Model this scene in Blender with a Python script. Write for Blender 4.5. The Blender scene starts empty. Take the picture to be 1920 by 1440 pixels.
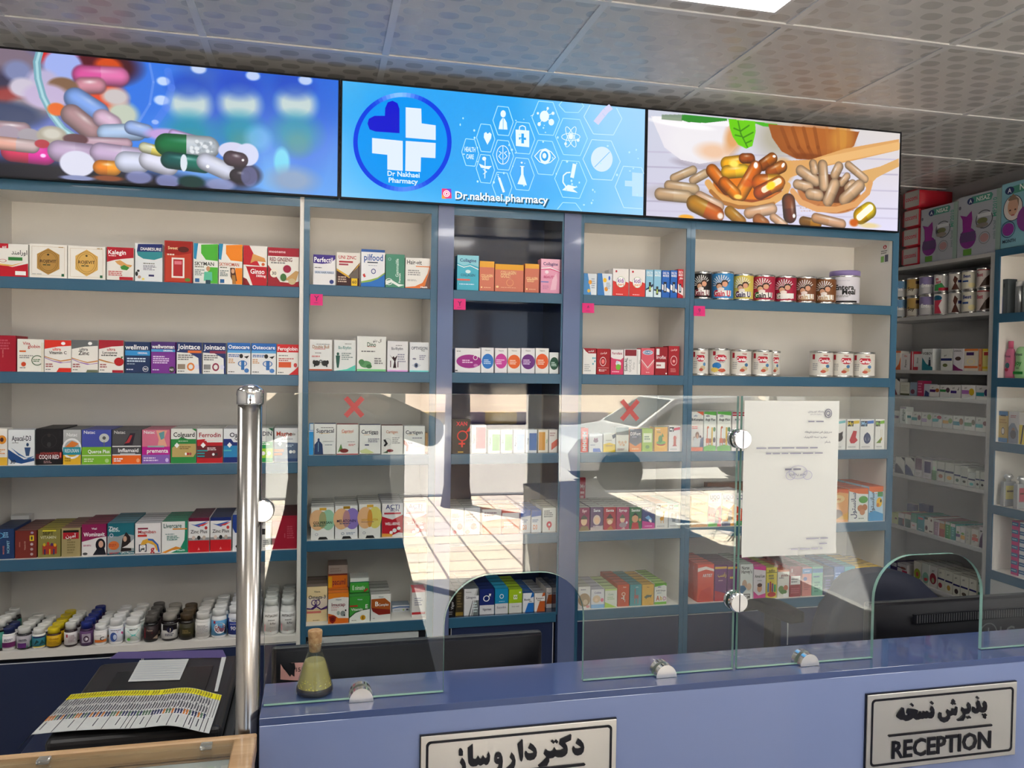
import bpy, bmesh, math, random
import numpy as np
from mathutils import Vector, Matrix
random.seed(7)
S = bpy.context.scene
COL = S.collection
H = 1.6
F = 1519.7
def _R(yaw, pitch, roll):
    cy, sy = math.cos(yaw), math.sin(yaw)
    f = np.array([sy, cy, 0.]); r = np.array([cy, -sy, 0.]); u = np.array([0, 0, 1.])
    cp, sp = math.cos(pitch), math.sin(pitch)
    f2 = cp*f+sp*u; u2 = -sp*f+cp*u
    cr, sr = math.cos(roll), math.sin(roll)
    return np.array([cr*r+sr*u2, -(-sr*r+cr*u2), f2])
M = _R(0.23469, -0.0239, 0.015725)
def ray(x, y): return M.T @ np.array([(x-960)/F, (y-720)/F, 1])
def onY(x, y, Y): r = ray(x, y); t = Y/r[1]; return (r[0]*t, H+r[2]*t)
def onX(x, y, X): r = ray(x, y); t = X/r[0]; return (r[1]*t, H+r[2]*t)
def onZ(x, y, Z): r = ray(x, y); t = (Z-H)/r[2]; return (r[0]*t, r[1]*t)

# ---------- materials
MATS = {}
def s2l(c): return c/12.92 if c <= .04045 else ((c+.055)/1.055)**2.4
def hexc(h):
    if len(h) == 3: h = ''.join(a*2 for a in h)
    return [s2l(int(h[i:i+2], 16)/255) for i in (0, 2, 4)]
def mat(name, color=(.8, .8, .8), rough=.5, metal=0, emit=None, es=1, spec=.5, coat=0, trans=0, ior=1.45, alpha=1):
    if name in MATS: return MATS[name]
    m = bpy.data.materials.new(name); m.use_nodes = True
    b = m.node_tree.nodes['Principled BSDF']
    if isinstance(color, str): color = hexc(color)
    b.inputs['Base Color'].default_value = (*color, 1)
    b.inputs['Roughness'].default_value = rough
    b.inputs['Metallic'].default_value = metal
    b.inputs['Specular IOR Level'].default_value = spec
    b.inputs['Coat Weight'].default_value = coat
    b.inputs['Transmission Weight'].default_value = trans
    b.inputs['IOR'].default_value = ior
    b.inputs['Alpha'].default_value = alpha
    if emit is not None:
        if isinstance(emit, str): emit = hexc(emit)
        b.inputs['Emission Color'].default_value = (*emit, 1)
        b.inputs['Emission Strength'].default_value = es
    MATS[name] = m
    return m
def ink(h):  # printed card
    return mat('card_'+h, h, .42, spec=.35)
def nodes(m): return m.node_tree.nodes, m.node_tree.links

def noise_bump(m, scale=200, strength=.1, dist=.001, stretch=(1, 1, 1)):
    n, l = nodes(m)
    tc = n.new('ShaderNodeTexCoord'); mp = n.new('ShaderNodeMapping'); mp.inputs['Scale'].default_value = stretch
    no = n.new('ShaderNodeTexNoise'); no.inputs['Scale'].default_value = scale
    b = n.new('ShaderNodeBump'); b.inputs['Strength'].default_value = strength; b.inputs['Distance'].default_value = dist
    l.new(tc.outputs['Object'], mp.inputs['Vector']); l.new(mp.outputs[0], no.inputs['Vector'])
    l.new(no.outputs['Fac'], b.inputs['Height']); l.new(b.outputs[0], n['Principled BSDF'].inputs['Normal'])
    return no
def vary(m, c1, c2, scale=3, stretch=(1, 1, 1), detail=4):
    n, l = nodes(m)
    tc = n.new('ShaderNodeTexCoord'); mp = n.new('ShaderNodeMapping'); mp.inputs['Scale'].default_value = stretch
    no = n.new('ShaderNodeTexNoise'); no.inputs['Scale'].default_value = scale; no.inputs['Detail'].default_value = detail
    r = n.new('ShaderNodeValToRGB'); r.color_ramp.elements[0].position = .3; r.color_ramp.elements[1].position = .7
    if isinstance(c1, str): c1 = hexc(c1); c2 = hexc(c2)
    r.color_ramp.elements[0].color = (*c1, 1); r.color_ramp.elements[1].color = (*c2, 1)
    l.new(tc.outputs['Object'], mp.inputs['Vector']); l.new(mp.outputs[0], no.inputs['Vector'])
    l.new(no.outputs['Fac'], r.inputs[0]); l.new(r.outputs[0], n['Principled BSDF'].inputs['Base Color'])
def clear_glass(name, tint=(.97, .99, .98), refl=1.0, rough=0.0):
    if name in MATS: return MATS[name]
    m = bpy.data.materials.new(name); m.use_nodes = True
    n, l = nodes(m); n.clear()
    o = n.new('ShaderNodeOutputMaterial'); mx = n.new('ShaderNodeMixShader'); fr = n.new('ShaderNodeFresnel'); fr.inputs[0].default_value = 1.5
    tr = n.new('ShaderNodeBsdfTransparent'); tr.inputs[0].default_value = (*tint, 1)
    gl = n.new('ShaderNodeBsdfGlossy'); gl.inputs['Roughness'].default_value = rough; gl.inputs['Color'].default_value = (refl, refl, refl, 1)
    geo = n.new('ShaderNodeNewGeometry'); inv = n.new('ShaderNodeMath'); inv.operation = 'MULTIPLY'
    # the fresnel node flips the ior on back faces, so feed 1/1.5 there to keep the pane symmetric
    ma = n.new('ShaderNodeMath'); ma.operation = 'MULTIPLY_ADD'; ma.inputs[1].default_value = (1/1.5-1.5); ma.inputs[2].default_value = 1.5
    l.new(geo.outputs['Backfacing'], ma.inputs[0])
    l.new(ma.outputs[0], fr.inputs[0])
    l.new(fr.outputs[0], mx.inputs[0]); l.new(tr.outputs[0], mx.inputs[1]); l.new(gl.outputs[0], mx.inputs[2]); l.new(mx.outputs[0], o.inputs[0])
    MATS[name] = m
    return m

# ---------- mesh builder
class MB:
    def __init__(s): s.v = []; s.f = []; s.m = []; s.mats = []; s.sm = []
    def mi(s, m):
        if m not in s.mats: s.mats.append(m)
        return s.mats.index(m)
    def poly(s, pts, m, smooth=False):
        k = len(s.v); s.v += [tuple(p) for p in pts]; s.f.append(list(range(k, k+len(pts)))); s.m.append(s.mi(m)); s.sm.append(smooth)
    def mesh(s, verts, faces, m, smooth=False):
        k = len(s.v); s.v += [tuple(p) for p in verts]; i = s.mi(m)
        for f in faces: s.f.append([k+a for a in f]); s.m.append(i); s.sm.append(smooth)
    def box(s, x0, x1, y0, y1, z0, z1, m, top=None, front=None):
        v = [(x0, y0, z0), (x1, y0, z0), (x1, y1, z0), (x0, y1, z0), (x0, y0, z1), (x1, y0, z1), (x1, y1, z1), (x0, y1, z1)]
        F_ = [(0, 3, 2, 1), (4, 5, 6, 7), (0, 1, 5, 4), (1, 2, 6, 5), (2, 3, 7, 6), (3, 0, 4, 7)]
        ms = [m, top or m, front or m, m, m, m]
        k = len(s.v); s.v += v
        for f, mm in zip(F_, ms): s.f.append([k+a for a in f]); s.m.append(s.mi(mm)); s.sm.append(False)
        return s
    def bbox(s, x0, x1, y0, y1, z0, z1, m, b=.003, seg=2):
        bm = bmesh.new(); bmesh.ops.create_cube(bm, size=1)
        for v in bm.verts: v.co = Vector(((x0+x1)/2+v.co.x*(x1-x0), (y0+y1)/2+v.co.y*(y1-y0), (z0+z1)/2+v.co.z*(z1-z0)))
        bmesh.ops.bevel(bm, geom=bm.edges[:], offset=b, segments=seg, affect='EDGES', profile=.5)
        s.addbm(bm, m); return s
    def addbm(s, bm, m, mtx=None, smooth=False):
        bm.verts.index_update(); k = len(s.v)
        for v in bm.verts: s.v.append(tuple(mtx @ v.co if mtx else v.co))
        i = s.mi(m)
        for f in bm.faces: s.f.append([k+v.index for v in f.verts]); s.m.append(i); s.sm.append(smooth)
        bm.free()
    def lathe(s, prof, m, c=(0, 0, 0), n=24, smooth=True, axis='Z', ms=None):
        k = len(s.v)
        for r, z in prof:
            for a in range(n):
                t = 2*math.pi*a/n
                p = (r*math.cos(t), r*math.sin(t), z)
                if axis == 'Y': p = (p[0], p[2], p[1])
                if axis == 'X': p = (p[2], p[0], p[1])
                s.v.append((c[0]+p[0], c[1]+p[1], c[2]+p[2]))
        for j in range(len(prof)-1):
            i = s.mi(ms[j] if ms else m)
            for a in range(n):
                b = (a+1) % n
                s.f.append([k+j*n+a, k+j*n+b, k+(j+1)*n+b, k+(j+1)*n+a]); s.m.append(i); s.sm.append(smooth)
        i0 = s.mi(ms[0] if ms else m); i1 = s.mi(ms[-1] if ms else m)
        s.f.append([k+a for a in range(n)][::-1]); s.m.append(i0); s.sm.append(False)
        s.f.append([k+(len(prof)-1)*n+a for a in range(n)]); s.m.append(i1); s.sm.append(False)
        return s
    def tube(s, p0, p1, r, m, n=12, r1=None):
        p0 = Vector(p0); p1 = Vector(p1); d = (p1-p0); q = d.to_track_quat('Z', 'Y').to_matrix().to_4x4(); q.translation = p0
        L = d.length; r1 = r if r1 is None else r1; k = len(s.v)
        for rr, z in ((r, 0), (r1, L)):
            for a in range(n):
                t = 2*math.pi*a/n; s.v.append(tuple(q @ Vector((rr*math.cos(t), rr*math.sin(t), z))))
        i = s.mi(m)
        for a in range(n):
            b = (a+1) % n; s.f.append([k+a, k+b, k+n+b, k+n+a]); s.m.append(i); s.sm.append(True)
        s.f.append([k+a for a in range(n)][::-1]); s.m.append(i); s.sm.append(False)
        s.f.append([k+n+a for a in range(n)]); s.m.append(i); s.sm.append(False)
        return s
    def data(s, name):
        me = bpy.data.meshes.new(name); me.from_pydata(s.v, [], s.f)
        for m in s.mats: me.materials.append(m)
        me.polygons.foreach_set('material_index', s.m); me.polygons.foreach_set('use_smooth', s.sm)
        me.update(); return me
    def build(s, name, parent=None, loc=None, rotz=0):
        o = bpy.data.objects.new(name, s.data(name)); COL.objects.link(o)
        if parent: o.parent = parent
        if loc: o.location = loc
        o.rotation_euler.z = rotz
        return o
def tag(o, label=None, cat=None, group=None, kind=None):
    if label: o['label'] = label
    if cat: o['category'] = cat
    if group: o['group'] = group
    if kind: o['kind'] = kind
    return o
def empty(name, loc=(0, 0, 0), rotz=0):
    o = bpy.data.objects.new(name, None); COL.objects.link(o); o.location = loc; o.rotation_euler.z = rotz; o.empty_display_size = .05
    return o
def struct(name, mb, **k): return tag(mb.build(name, **k), kind='structure')

# ---------- lettering
_TC = {}
# joining letters: isolated, final, initial, medial presentation forms
AR = {'ا': 'ﺍﺎ', 'ب': 'ﺏﺐﺑﺒ', 'پ': 'ﭖﭗﭘﭙ', 'ت': 'ﺕﺖﺗﺘ', 'خ': 'ﺥﺦﺧﺨ', 'د': 'ﺩﺪ', 'ذ': 'ﺫﺬ', 'ر': 'ﺭﺮ', 'ز': 'ﺯﺰ', 'س': 'ﺱﺲﺳﺴ', 'ش': 'ﺵﺶﺷﺸ',
      'ک': 'ﮎﮏﮐﮑ', 'گ': 'ﮒﮓﮔﮕ', 'ل': 'ﻝﻞﻟﻠ', 'م': 'ﻡﻢﻣﻤ', 'ن': 'ﻥﻦﻧﻨ', 'و': 'ﻭﻮ', 'ه': 'ﻩﻪﻫﻬ', 'ی': 'ﯼﯽﯾﯿ', 'ف': 'ﻑﻒﻓﻔ', 'ق': 'ﻕﻖﻗﻘ', 'ح': 'ﺡﺢﺣﺤ', 'ص': 'ﺹﺺﺻﺼ'}
def shape_ar(t):
    out = []
    for i, c in enumerate(t):
        if c not in AR: out.append(c); continue
        prev = i > 0 and t[i-1] in AR and len(AR[t[i-1]]) == 4
        nxt = i+1 < len(t) and t[i+1] in AR and len(AR[c]) == 4
        f = AR[c]; k = (3 if prev else 2) if nxt else (1 if prev else 0)
        out.append(f[k])
    return ''.join(out[::-1])
def glyphs(t, bold=.015):
    """triangulated outline of a line of text: verts (x,y) with height normalised by cap height, centred in x"""
    if t and any(c in AR for c in t): t = shape_ar(t)
    key = (t, bold)
    if key in _TC: return _TC[key]
    c = bpy.data.curves.new('t', 'FONT'); c.body = t; c.resolution_u = 2; c.offset = bold; c.fill_mode = 'FRONT'
    o = bpy.data.objects.new('t', c); COL.objects.link(o)
    dg = bpy.context.evaluated_depsgraph_get(); ev = o.evaluated_get(dg); me = ev.to_mesh()
    vs = [(v.co.x, v.co.y) for v in me.vertices]; fs = [tuple(p.vertices) for p in me.polygons]
    ev.to_mesh_clear(); bpy.data.objects.remove(o); bpy.data.curves.remove(c)
    if vs:
        x0 = min(v[0] for v in vs); x1 = max(v[0] for v in vs)
        vs = [((v[0]-(x0+x1)/2)/.7, v[1]/.7) for v in vs]; w = (x1-x0)/.7
    else: w = 0
    _TC[key] = (vs, fs, w); return _TC[key]
def art(mb, W, Hh, spec, put=None, off0=.00025):
    """flat print on a front face of size W x Hh; put(x,z,k) -> 3D; local x from 0..W, z from 0..Hh"""
    put = put or (lambda x, z, k: (x, -off0*(k+1), z))
    k = 0
    for op in spec.split(';'):
        op = op.strip()
        if not op: continue
        a = op.split(' '); c = a[0]
        if c == 'r':
            x0, y0, x1, y1 = [float(q) for q in a[1:5]]
            mb.poly([put(x*W, y*Hh, k) for x, y in ((x0, y0), (x1, y0), (x1, y1), (x0, y1))], ink(a[5]))
        elif c == 'e' or c == 'o':
            cx, cy, rx, ry = [float(q) for q in a[1:5]]; n = 20
            P = [(cx+rx*math.cos(2*math.pi*i/n), cy+ry*math.sin(2*math.pi*i/n)) for i in range(n)]
            if c == 'e': mb.poly([put(x*W, y*Hh, k) for x, y in P], ink(a[5]))
            else:
                q = float(a[6]) if len(a) > 6 else .75
                for i in range(n):
                    j = (i+1) % n; A, B = P[i], P[j]
                    C_ = (cx+(B[0]-cx)*q, cy+(B[1]-cy)*q); D = (cx+(A[0]-cx)*q, cy+(A[1]-cy)*q)
                    mb.poly([put(x*W, y*Hh, k) for x, y in (A, B, C_, D)], ink(a[5]))
        elif c == 'p':
            P = [tuple(float(z) for z in q.split(',')) for q in a[1:-1]]
            ar = sum(P[i][0]*P[(i+1) % len(P)][1]-P[(i+1) % len(P)][0]*P[i][1] for i in range(len(P)))
            if ar < 0: P = P[::-1]
            mb.poly([put(x*W, y*Hh, k) for x, y in P], ink(a[-1]))
        elif c in 'tv':
            cx, cy, h, mw = [float(q) for q in a[1:5]]; txt = ' '.join(a[6:])
            vs, fs, w = glyphs(txt)
            if vs:
                s = h*Hh; lim = mw*(W if c == 't' else Hh)
                sx = min(s, lim/w)
                if c == 't': V = [put(cx*W+x*sx, cy*Hh+(y-.5)*s, k) for x, y in vs]
                else:
                    s = h*W; sx = min(s, lim/w); V = [put(cx*W-(y-.5)*s, cy*Hh+x*sx, k) for x, y in vs]
                mb.mesh(V, fs, ink(a[5]))
        elif c == 'm':
            x0, y0, x1, y1 = [float(q) for q in a[1:5]]; n = int(a[5]); st = (y1-y0)/n; rr = random.Random(int(x0*97+y0*31+n))
            for i in range(n):
                yy = y1-(i+.5)*st; L = x0+(x1-x0)*rr.uniform(.6, 1); hh = st*.28
                x = x0
                while x < L-.02:
                    e = min(L, x+rr.uniform(.05, .14)); mb.poly([put(p*W, q*Hh, k) for p, q in ((x, yy-hh), (e, yy-hh), (e, yy+hh), (x, yy+hh))], ink(a[6])); x = e+.018
        k += 1
LED = 13; SCR = 1.15; SUN_E = 72; SKY_E = 1.6; EXPO = 0.0
# ---------- shared surface materials
WHITE = mat('white_melamine', (.74, .715, .675), .45); noise_bump(WHITE, 90, .05)
BLUE = mat('petrol_blue_edging', (.032, .115, .2), .28, coat=.3)
SLATE = mat('slate_blue_gloss', (.12, .155, .29), .09, coat=.5)
SLATED = mat('navy_gloss', (.02, .032, .075), .09, coat=.3)
NAVY = mat('navy_door', (.018, .028, .075), .35)
GREYP = mat('pale_grey_panel', (.52, .54, .55), .5)
STEEL = mat('brushed_steel', (.46, .44, .42), .2, metal=1)
CHROME = mat('chrome', (.8, .8, .8), .08, metal=1)
BLACKP = mat('black_plastic', (.010, .010, .013), .45, spec=.15)
DARKP = mat('dark_grey_plastic', (.03, .032, .034), .45)
CZ = 2.685
# floor
fl = mat('floor_stone', (.45, .44, .42), .18)
n, l = nodes(fl)
tc = n.new('ShaderNodeTexCoord'); br = n.new('ShaderNodeTexBrick'); br.offset = 0; br.squash = 1
br.inputs['Scale'].default_value = 1; br.inputs['Brick Width'].default_value = .6; br.inputs['Row Height'].default_value = .6; br.inputs['Mortar Size'].default_value = .003
br.inputs['Color1'].default_value = (.36, .35, .34, 1); br.inputs['Color2'].default_value = (.33, .325, .315, 1); br.inputs['Mortar'].default_value = (.2, .2, .2, 1)
l.new(tc.outputs['Object'], br.inputs['Vector']); l.new(br.outputs[0], n['Principled BSDF'].inputs['Base Color'])
struct('floor', MB().box(-2.6, 3.62, -3.15, 4.35, -.1, 0, fl))
# ceiling: vinyl faced tiles printed with staggered ovals
ct = mat('ceiling_tile', (.5, .5, .5), .35)
n, l = nodes(ct)
def math_(op, a, b=None, c=None):
    q = n.new('ShaderNodeMath'); q.operation = op
    for i, z in enumerate((a, b, c)):
        if z is None: continue
        if isinstance(z, (int, float)): q.inputs[i].default_value = z
        else: l.new(z, q.inputs[i])
    return q.outputs[0]
tc = n.new('ShaderNodeTexCoord'); sp = n.new('ShaderNodeSeparateXYZ'); l.new(tc.outputs['Object'], sp.inputs[0])
def oval(off):
    fu = math_('SUBTRACT', math_('FRACT', math_('ADD', math_('DIVIDE', sp.outputs[0], .11), 20+off)), .5)
    fv = math_('SUBTRACT', math_('FRACT', math_('ADD', math_('DIVIDE', sp.outputs[1], .13), 20+off)), .5)
    d = math_('ADD', math_('POWER', math_('MULTIPLY', math_('ABSOLUTE', fu), 3.4), 2.6), math_('POWER', math_('MULTIPLY', math_('ABSOLUTE', fv), 5.4), 2.6))
    return math_('LESS_THAN', d, 1.0)
mask = math_('MAXIMUM', oval(0), oval(.5))
mx = n.new('ShaderNodeMix'); mx.data_type = 'RGBA'; l.new(mask, mx.inputs['Factor'])
mx.inputs['A'].default_value = (.50, .495, .49, 1); mx.inputs['B'].default_value = (.425, .42, .415, 1)
l.new(mx.outputs['Result'], n['Principled BSDF'].inputs['Base Color'])
l.new(math_('MULTIPLY_ADD', mask, -.18, .45), n['Principled BSDF'].inputs['Roughness'])
struct('ceiling', MB().box(-2.6, 3.62, -3.15, 4.35, CZ, CZ+.03, ct))
tb = MB(); tg = mat('ceiling_grid', (.55, .56, .57), .35)
for k in range(-5, 7):
    x = .218+.605*k
    if -2.6 < x < 3.6: tb.box(x-.012, x+.012, -3.15, 4.35, CZ-.004, CZ+.001, tg)
for k in range(-3, 12):
    y = 2.92-.605*k
    if -3.1 < y < 4.35: tb.box(-2.6, 3.62, y-.012, y+.012, CZ-.005, CZ+.001, tg)
struct('trim_1', tb)
wl = mat('painted_wall', (.55, .55, .56), .7); noise_bump(wl, 60, .05)
wd = mat('painted_wall_grey', (.35, .35, .37), .7)
struct('wall_back', MB().box(-2.6, 3.62, 4.35, 4.45, 0, CZ, wl))
struct('wall_right', MB().box(3.62, 3.72, -3.15, 4.45, 0, CZ, wd))
struct('wall_left', MB().box(-2.7, -2.6, -3.15, 4.45, 0, CZ, wl))
# street front with glazed opening
FY = -3.15
fr = MB(); fr.box(-2.6, 3.72, FY-.12, FY, 2.3, CZ, wl).box(-2.7, -1.25, FY-.12, FY, 0, 2.3, wl)
struct('wall_front', fr)
def window(nm, x0, x1, z0, z1, rail=None):
    alu = mat('white_aluminium', (.75, .75, .74), .4)
    w = empty(nm, (0, 0, 0)); tag(w, kind='structure')
    b = MB(); t = .045
    b.box(x0, x0+t, FY-.06, FY, z0, z1, alu).box(x1-t, x1, FY-.06, FY, z0, z1, alu).box(x0, x1, FY-.06, FY, z1-t, z1, alu).box(x0, x1, FY-.06, FY, z0, z0+t, alu)
    if rail: b.box(x0, x1, FY-.06, FY, rail, rail+t, alu)
    b.build('window_frame', w)
    MB().box(x0+t, x1-t, FY-.035, FY-.027, z0+t, z1-t, clear_glass('street_glass')).build('pane', w)
window('window_1', -1.25, .56, 0, 2.3, .3); window('window_2', 1.62, 3.62, 0, 2.3, .3)
dj = MB(); alu = mat('white_aluminium', (.75, .75, .74), .4)
dj.box(.56, .62, FY-.06, FY, 0, 2.3, alu).box(1.55, 1.62, FY-.06, FY, 0, 2.3, alu).box(.56, 1.62, FY-.06, FY, 2.24, 2.3, alu)
struct('door_1', dj)
# ---------- outside street
pv = mat('paving', (.6, .52, .42), .8)
n, l = nodes(pv)
tc = n.new('ShaderNodeTexCoord'); br = n.new('ShaderNodeTexBrick'); br.offset = 0
br.inputs['Scale'].default_value = 1; br.inputs['Brick Width'].default_value = .34; br.inputs['Row Height'].default_value = .34; br.inputs['Mortar Size'].default_value = .012
br.inputs['Color1'].default_value = (.82, .70, .54, 1); br.inputs['Color2'].default_value = (.68, .60, .56, 1); br.inputs['Mortar'].default_value = (.26, .2, .17, 1)
l.new(tc.outputs['Object'], br.inputs['Vector']); l.new(br.outputs[0], n['Principled BSDF'].inputs['Base Color'])
struct('trim_2', MB().box(-12, 16, -7.45, FY-.12, -.25, -.1, pv))
asph = mat('asphalt', (.36, .34, .33), .9); vary(asph, (.46, .43, .41), (.58, .55, .52), 3)
struct('trim_3', MB().box(-30, 40, -21.6, -7.45, -.35, -.25, asph))
dirt = mat('dry_ground', (.6, .48, .36), 1); vary(dirt, (.75, .6, .45), (.4, .3, .25), .35, (1, 3, 1))
struct('trim_4', MB().box(-40, 50, -45, -21.9, -.35, .05, dirt))
cu = MB(); yl = mat('curb_yellow', (.62, .4, .08), .7); pu = mat('curb_purple', (.16, .08, .14), .7)
for i in range(-16, 26): cu.box(i*1.0, i*1.0+1.0, -21.9, -21.6, -.3, .12, yl if i % 2 else pu)
struct('trim_5', cu)
dk = mat('near_curb', (.14, .13, .14), .8)
struct('trim_6', MB().box(-12, 16, -7.6, -7.45, -.3, -.09, dk))
bark = mat('bark', (.12, .10, .09), .9); leaf = mat('tree_leaves', (.06, .11, .03), .8)
noise_bump(bark, 30, .6, .01, (1, 1, .2))
for i, (x, y, r, lb) in enumerate(((1.62, -6.75, .15, 'grey-brown street tree with a crown, on paving opposite the open doorway'), (2.72, -6.8, .17, 'thick street tree on paving, in line with the glazed window frame')  )):
    t = tag(empty('street_tree', (x, y, -.1)), lb, 'tree', 'trees along the kerb')
    b = MB(); b.lathe([(r*1.3, 0), (r*1.05, .25), (r, 1.2), (r*.85, 2.4), (r*.7, 3.4), (r*.5, 8.0)], bark, n=14); b.build('trunk', t)
    b = MB(); rr = random.Random(i)
    for j in range(160):
        a, c_, q = rr.uniform(0, 6.28), rr.uniform(-1, 1), rr.random()**.4*.5
        p = Vector((math.cos(a)*q*math.sqrt(1-c_*c_), math.sin(a)*q*math.sqrt(1-c_*c_), 8.2+c_*q*1.6))
        w_ = Vector((rr.uniform(-1, 1), rr.uniform(-1, 1), rr.uniform(-1, 1))).normalized()*.16; h_ = w_.orthogonal().normalized()*.09
        b.poly([p-w_, p-h_, p+w_, p+h_], leaf)
    b.build('crown', t)
# parked white car at the kerb, nose in front of the glazed window
car = tag(empty('car', (5.6, -9.0, -.25)), 'white parked car by the kerb seen through the street window', 'car')
cw = mat('car_white', (.8, .8, .8), .2, coat=.6); cg = mat('car_glass', (.05, .07, .08), .05); ty = mat('tyre', (.02, .02, .02), .8)
prof = [(-2.1, .35), (-2.15, .6), (-2.0, .8), (-1.1, .95), (-.45, 1.38), (.9, 1.42), (1.55, 1.0), (2.1, .95), (2.15, .4)]
b = MB(); nP = len(prof)
V = [(x, s_*(.82 if z < 1 else .66), z) for s_ in (-1, 1) for x, z in prof]
Fs = [[i, i+1, nP+i+1, nP+i] for i in range(nP-1)]+[[nP-1, 0, nP, 2*nP-1], list(range(nP))[::-1], [nP+i for i in range(nP)]]
b.mesh(V, Fs, cw); b.build('body', car)
b = MB()
for s_ in (-1, 1): b.poly([(x, s_*y_, z) for x, y_, z in ((-.95, .81, 1.0), (-.42, .70, 1.3), (.85, .69, 1.34), (1.3, .8, 1.03))], cg)
b.poly([(-1.08, -.7, .98), (-1.08, .7, .98), (-.5, .6, 1.36), (-.5, -.6, 1.36)], cg)
b.build('windows', car)
for x in (-1.35, 1.35):
    for s_ in (-1, 1): MB().lathe([(.31, -.1), (.33, -.08), (.33, .08), (.31, .1)], ty, c=(x, s_*.78, .33), axis='Y', n=20).build('wheel', car)
# ---------- ceiling lights
led = mat('led_diffuser', (.9, .9, .9), .5, emit=(1, .975, .94), es=LED)
for i, (x, y) in enumerate(((1.12, 2.01), (-.09, 2.01), (2.33, 2.01), (1.12, .8), (-.09, .8), (-1.3, .8), (2.33, .8), (1.12, -.41), (-.09, -.41), (2.33, -.41), (.5, -1.6), (-1.3, 2.01), (2.935, 1.4), (2.935, .2))):  # the pair nearest the side wall is out of view, added to brighten it
    if (x, y) == (2.33, 2.01): continue
    t = tag(empty('ceiling_light', (x, y, CZ-.006)), ('square white led ceiling panel, lit, its lower edge peeking in above the screens' if i == 0 else 'square white led ceiling panel, lit, out over the customer floor'), 'ceiling light', None if i == 0 else 'led panels in the ceiling tiles')
    MB().box(-.2, .2, -.2, .2, -.008, 0, led).build('diffuser', t)
    b = MB()
    for s_ in (-1, 1): b.box(s_*.205-.006, s_*.205+.006, -.211, .211, -.012, .002, tg).box(-.199, .199, s_*.205-.006, s_*.205+.006, -.012, .002, tg)
    b.build('frame', t)
# ---------- shelving
YS = 3.1; DEP = .265
ZR = [1.885, 1.566, 1.25, .93, .61]; ZA = [1.874, 1.549, 1.225, .90, .58]
def unit(name, label, x0, x1, fl_, fr_, zs, inner, ztop=2.177, last_white=False, ext_l=None):
    """x0,x1 interior; fl_,fr_ widths of the blue front stiles"""
    t = tag(empty(name, ((x0+x1)/2, YS, 0)), label, 'shelves'); cx = (x0+x1)/2
    a, b_ = x0-cx, x1-cx
    for s_, xa, xb in ((0, a-fl_, a), (1, b_, b_+fr_)):
        if xb-xa < .002: continue
        m = MB().box(xa, xb, .004, DEP+.01, 0, 2.26, inner)
        p = m.build('side_panel', t)
        MB().box(xa, xb, -.002, .004, .0 if inner is not SLATED else .6, 2.26, WHITE if name == 'wall_shelving_unit' else BLUE).build('front_stile', p)
    MB().box(a, b_, DEP, DEP+.012, .55, 2.26, inner).build('back_panel', t)
    m = MB().box(a, b_, .004, DEP, ztop, 2.26, inner); p = m.build('top_panel', t); MB().box(a, b_, -.003, .004, ztop-.006, 2.26, BLUE).build('edge_strip', p)
    for i, z in enumerate(zs):
        if last_white and i == len(zs)-1:
            MB().box(a, b_, -.004, DEP, z-.024, z, inner).build('shelf', t); continue
        p = MB().box(a, b_, .004, DEP, z-.02, z, inner).build('shelf', t)
        MB().bbox(a, b_, -.004, .005, z-.04, z, BLUE, .0015, 1).build('edge_strip', p)
    return t, a, b_
def base(t, a, b_, ztop, splits, band=None):
    MB().box(a, b_, .02, DEP, .08, ztop-.005, mat('dark_carcass', (.01, .012, .02), .6)).build('base_carcass', t)
    for q0, q1, zt in splits:
        d = MB().bbox(q0, q1, .0, .018, .09, zt, NAVY, .001, 1); dd = d.build('door', t)
        e = MB(); w = .0022; wm = mat('door_lipping', (.6, .62, .66), .4)
        e.box(q0, q1, -.001, .002, zt, zt+w, wm).box(q1, q1+w, -.001, .002, .09, zt, wm).box(q0-w, q0, -.001, .002, .09, zt, wm)
        e.build('lipping', dd)
    if band: MB().box(a+.01, b_-.03, -.006, .02, band[0], band[1], GREYP).build('drawer_front', t)
tA, a, b_ = unit('wall_shelving_unit', 'wide white shelving bay behind the steel post, blue shelf edges, pill bottles at the bottom', -1.11, -.071, .02, .0141, ZA, WHITE, 2.175, True)
base(tA, a, b_, .556, ((a, a+.505, .538), (a+.512, b_, .55)))
tB, a, b_ = unit('shelving_unit', 'narrow white shelving bay with blue frame above the corked flask', -.036, .415, .020, .025, ZR, WHITE)
base(tB, a, b_, .57, ((a, b_, .52),), (.525, .565))
tC, a, b_ = unit('shelving_niche', 'navy gloss shelving niche between two slate-blue pilasters, below the pharmacy logo screen', .502, .937, .0, .006, ZR, SLATED)
base(tC, a, b_, .57, ((a+.012, b_-.012, .57),))
for xa, xb, nm in ((.4405, .5015, 0), (.9435, 1.0135, 1)):
    MB().box(xa-.7195, xb-.7195, -.008, .25, 0, 2.26, SLATE).build('pilaster', tC)
tD, a, b_ = unit('shelving_unit', 'narrow white shelving bay with blue frame beside the navy niche, small cartons on it', 1.028, 1.472, .013, .018, ZR, WHITE)
base(tD, a, b_, .57, ((a, b_, .565),))
tE, a, b_ = unit('shelving_unit', 'wide white shelving bay holding rows of milk powder tins, below the capsule screen', 1.511, 2.457, .02, .030, ZR, WHITE)
base(tE, a, b_, .57, ((a, a+.47, .565), (a+.474, b_, .565)))

# side wall units, fronts facing -X at X = XR, seen running towards the camera
XR = 3.35
def rot(o): o.rotation_euler.z = -math.pi/2
t = tag(empty('side_shelving_unit', (XR, 4.18, 0)), 'white side-wall shelving bay with thin white shelves, packed with small cartons', 'shelves'); rot(t)
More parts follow.
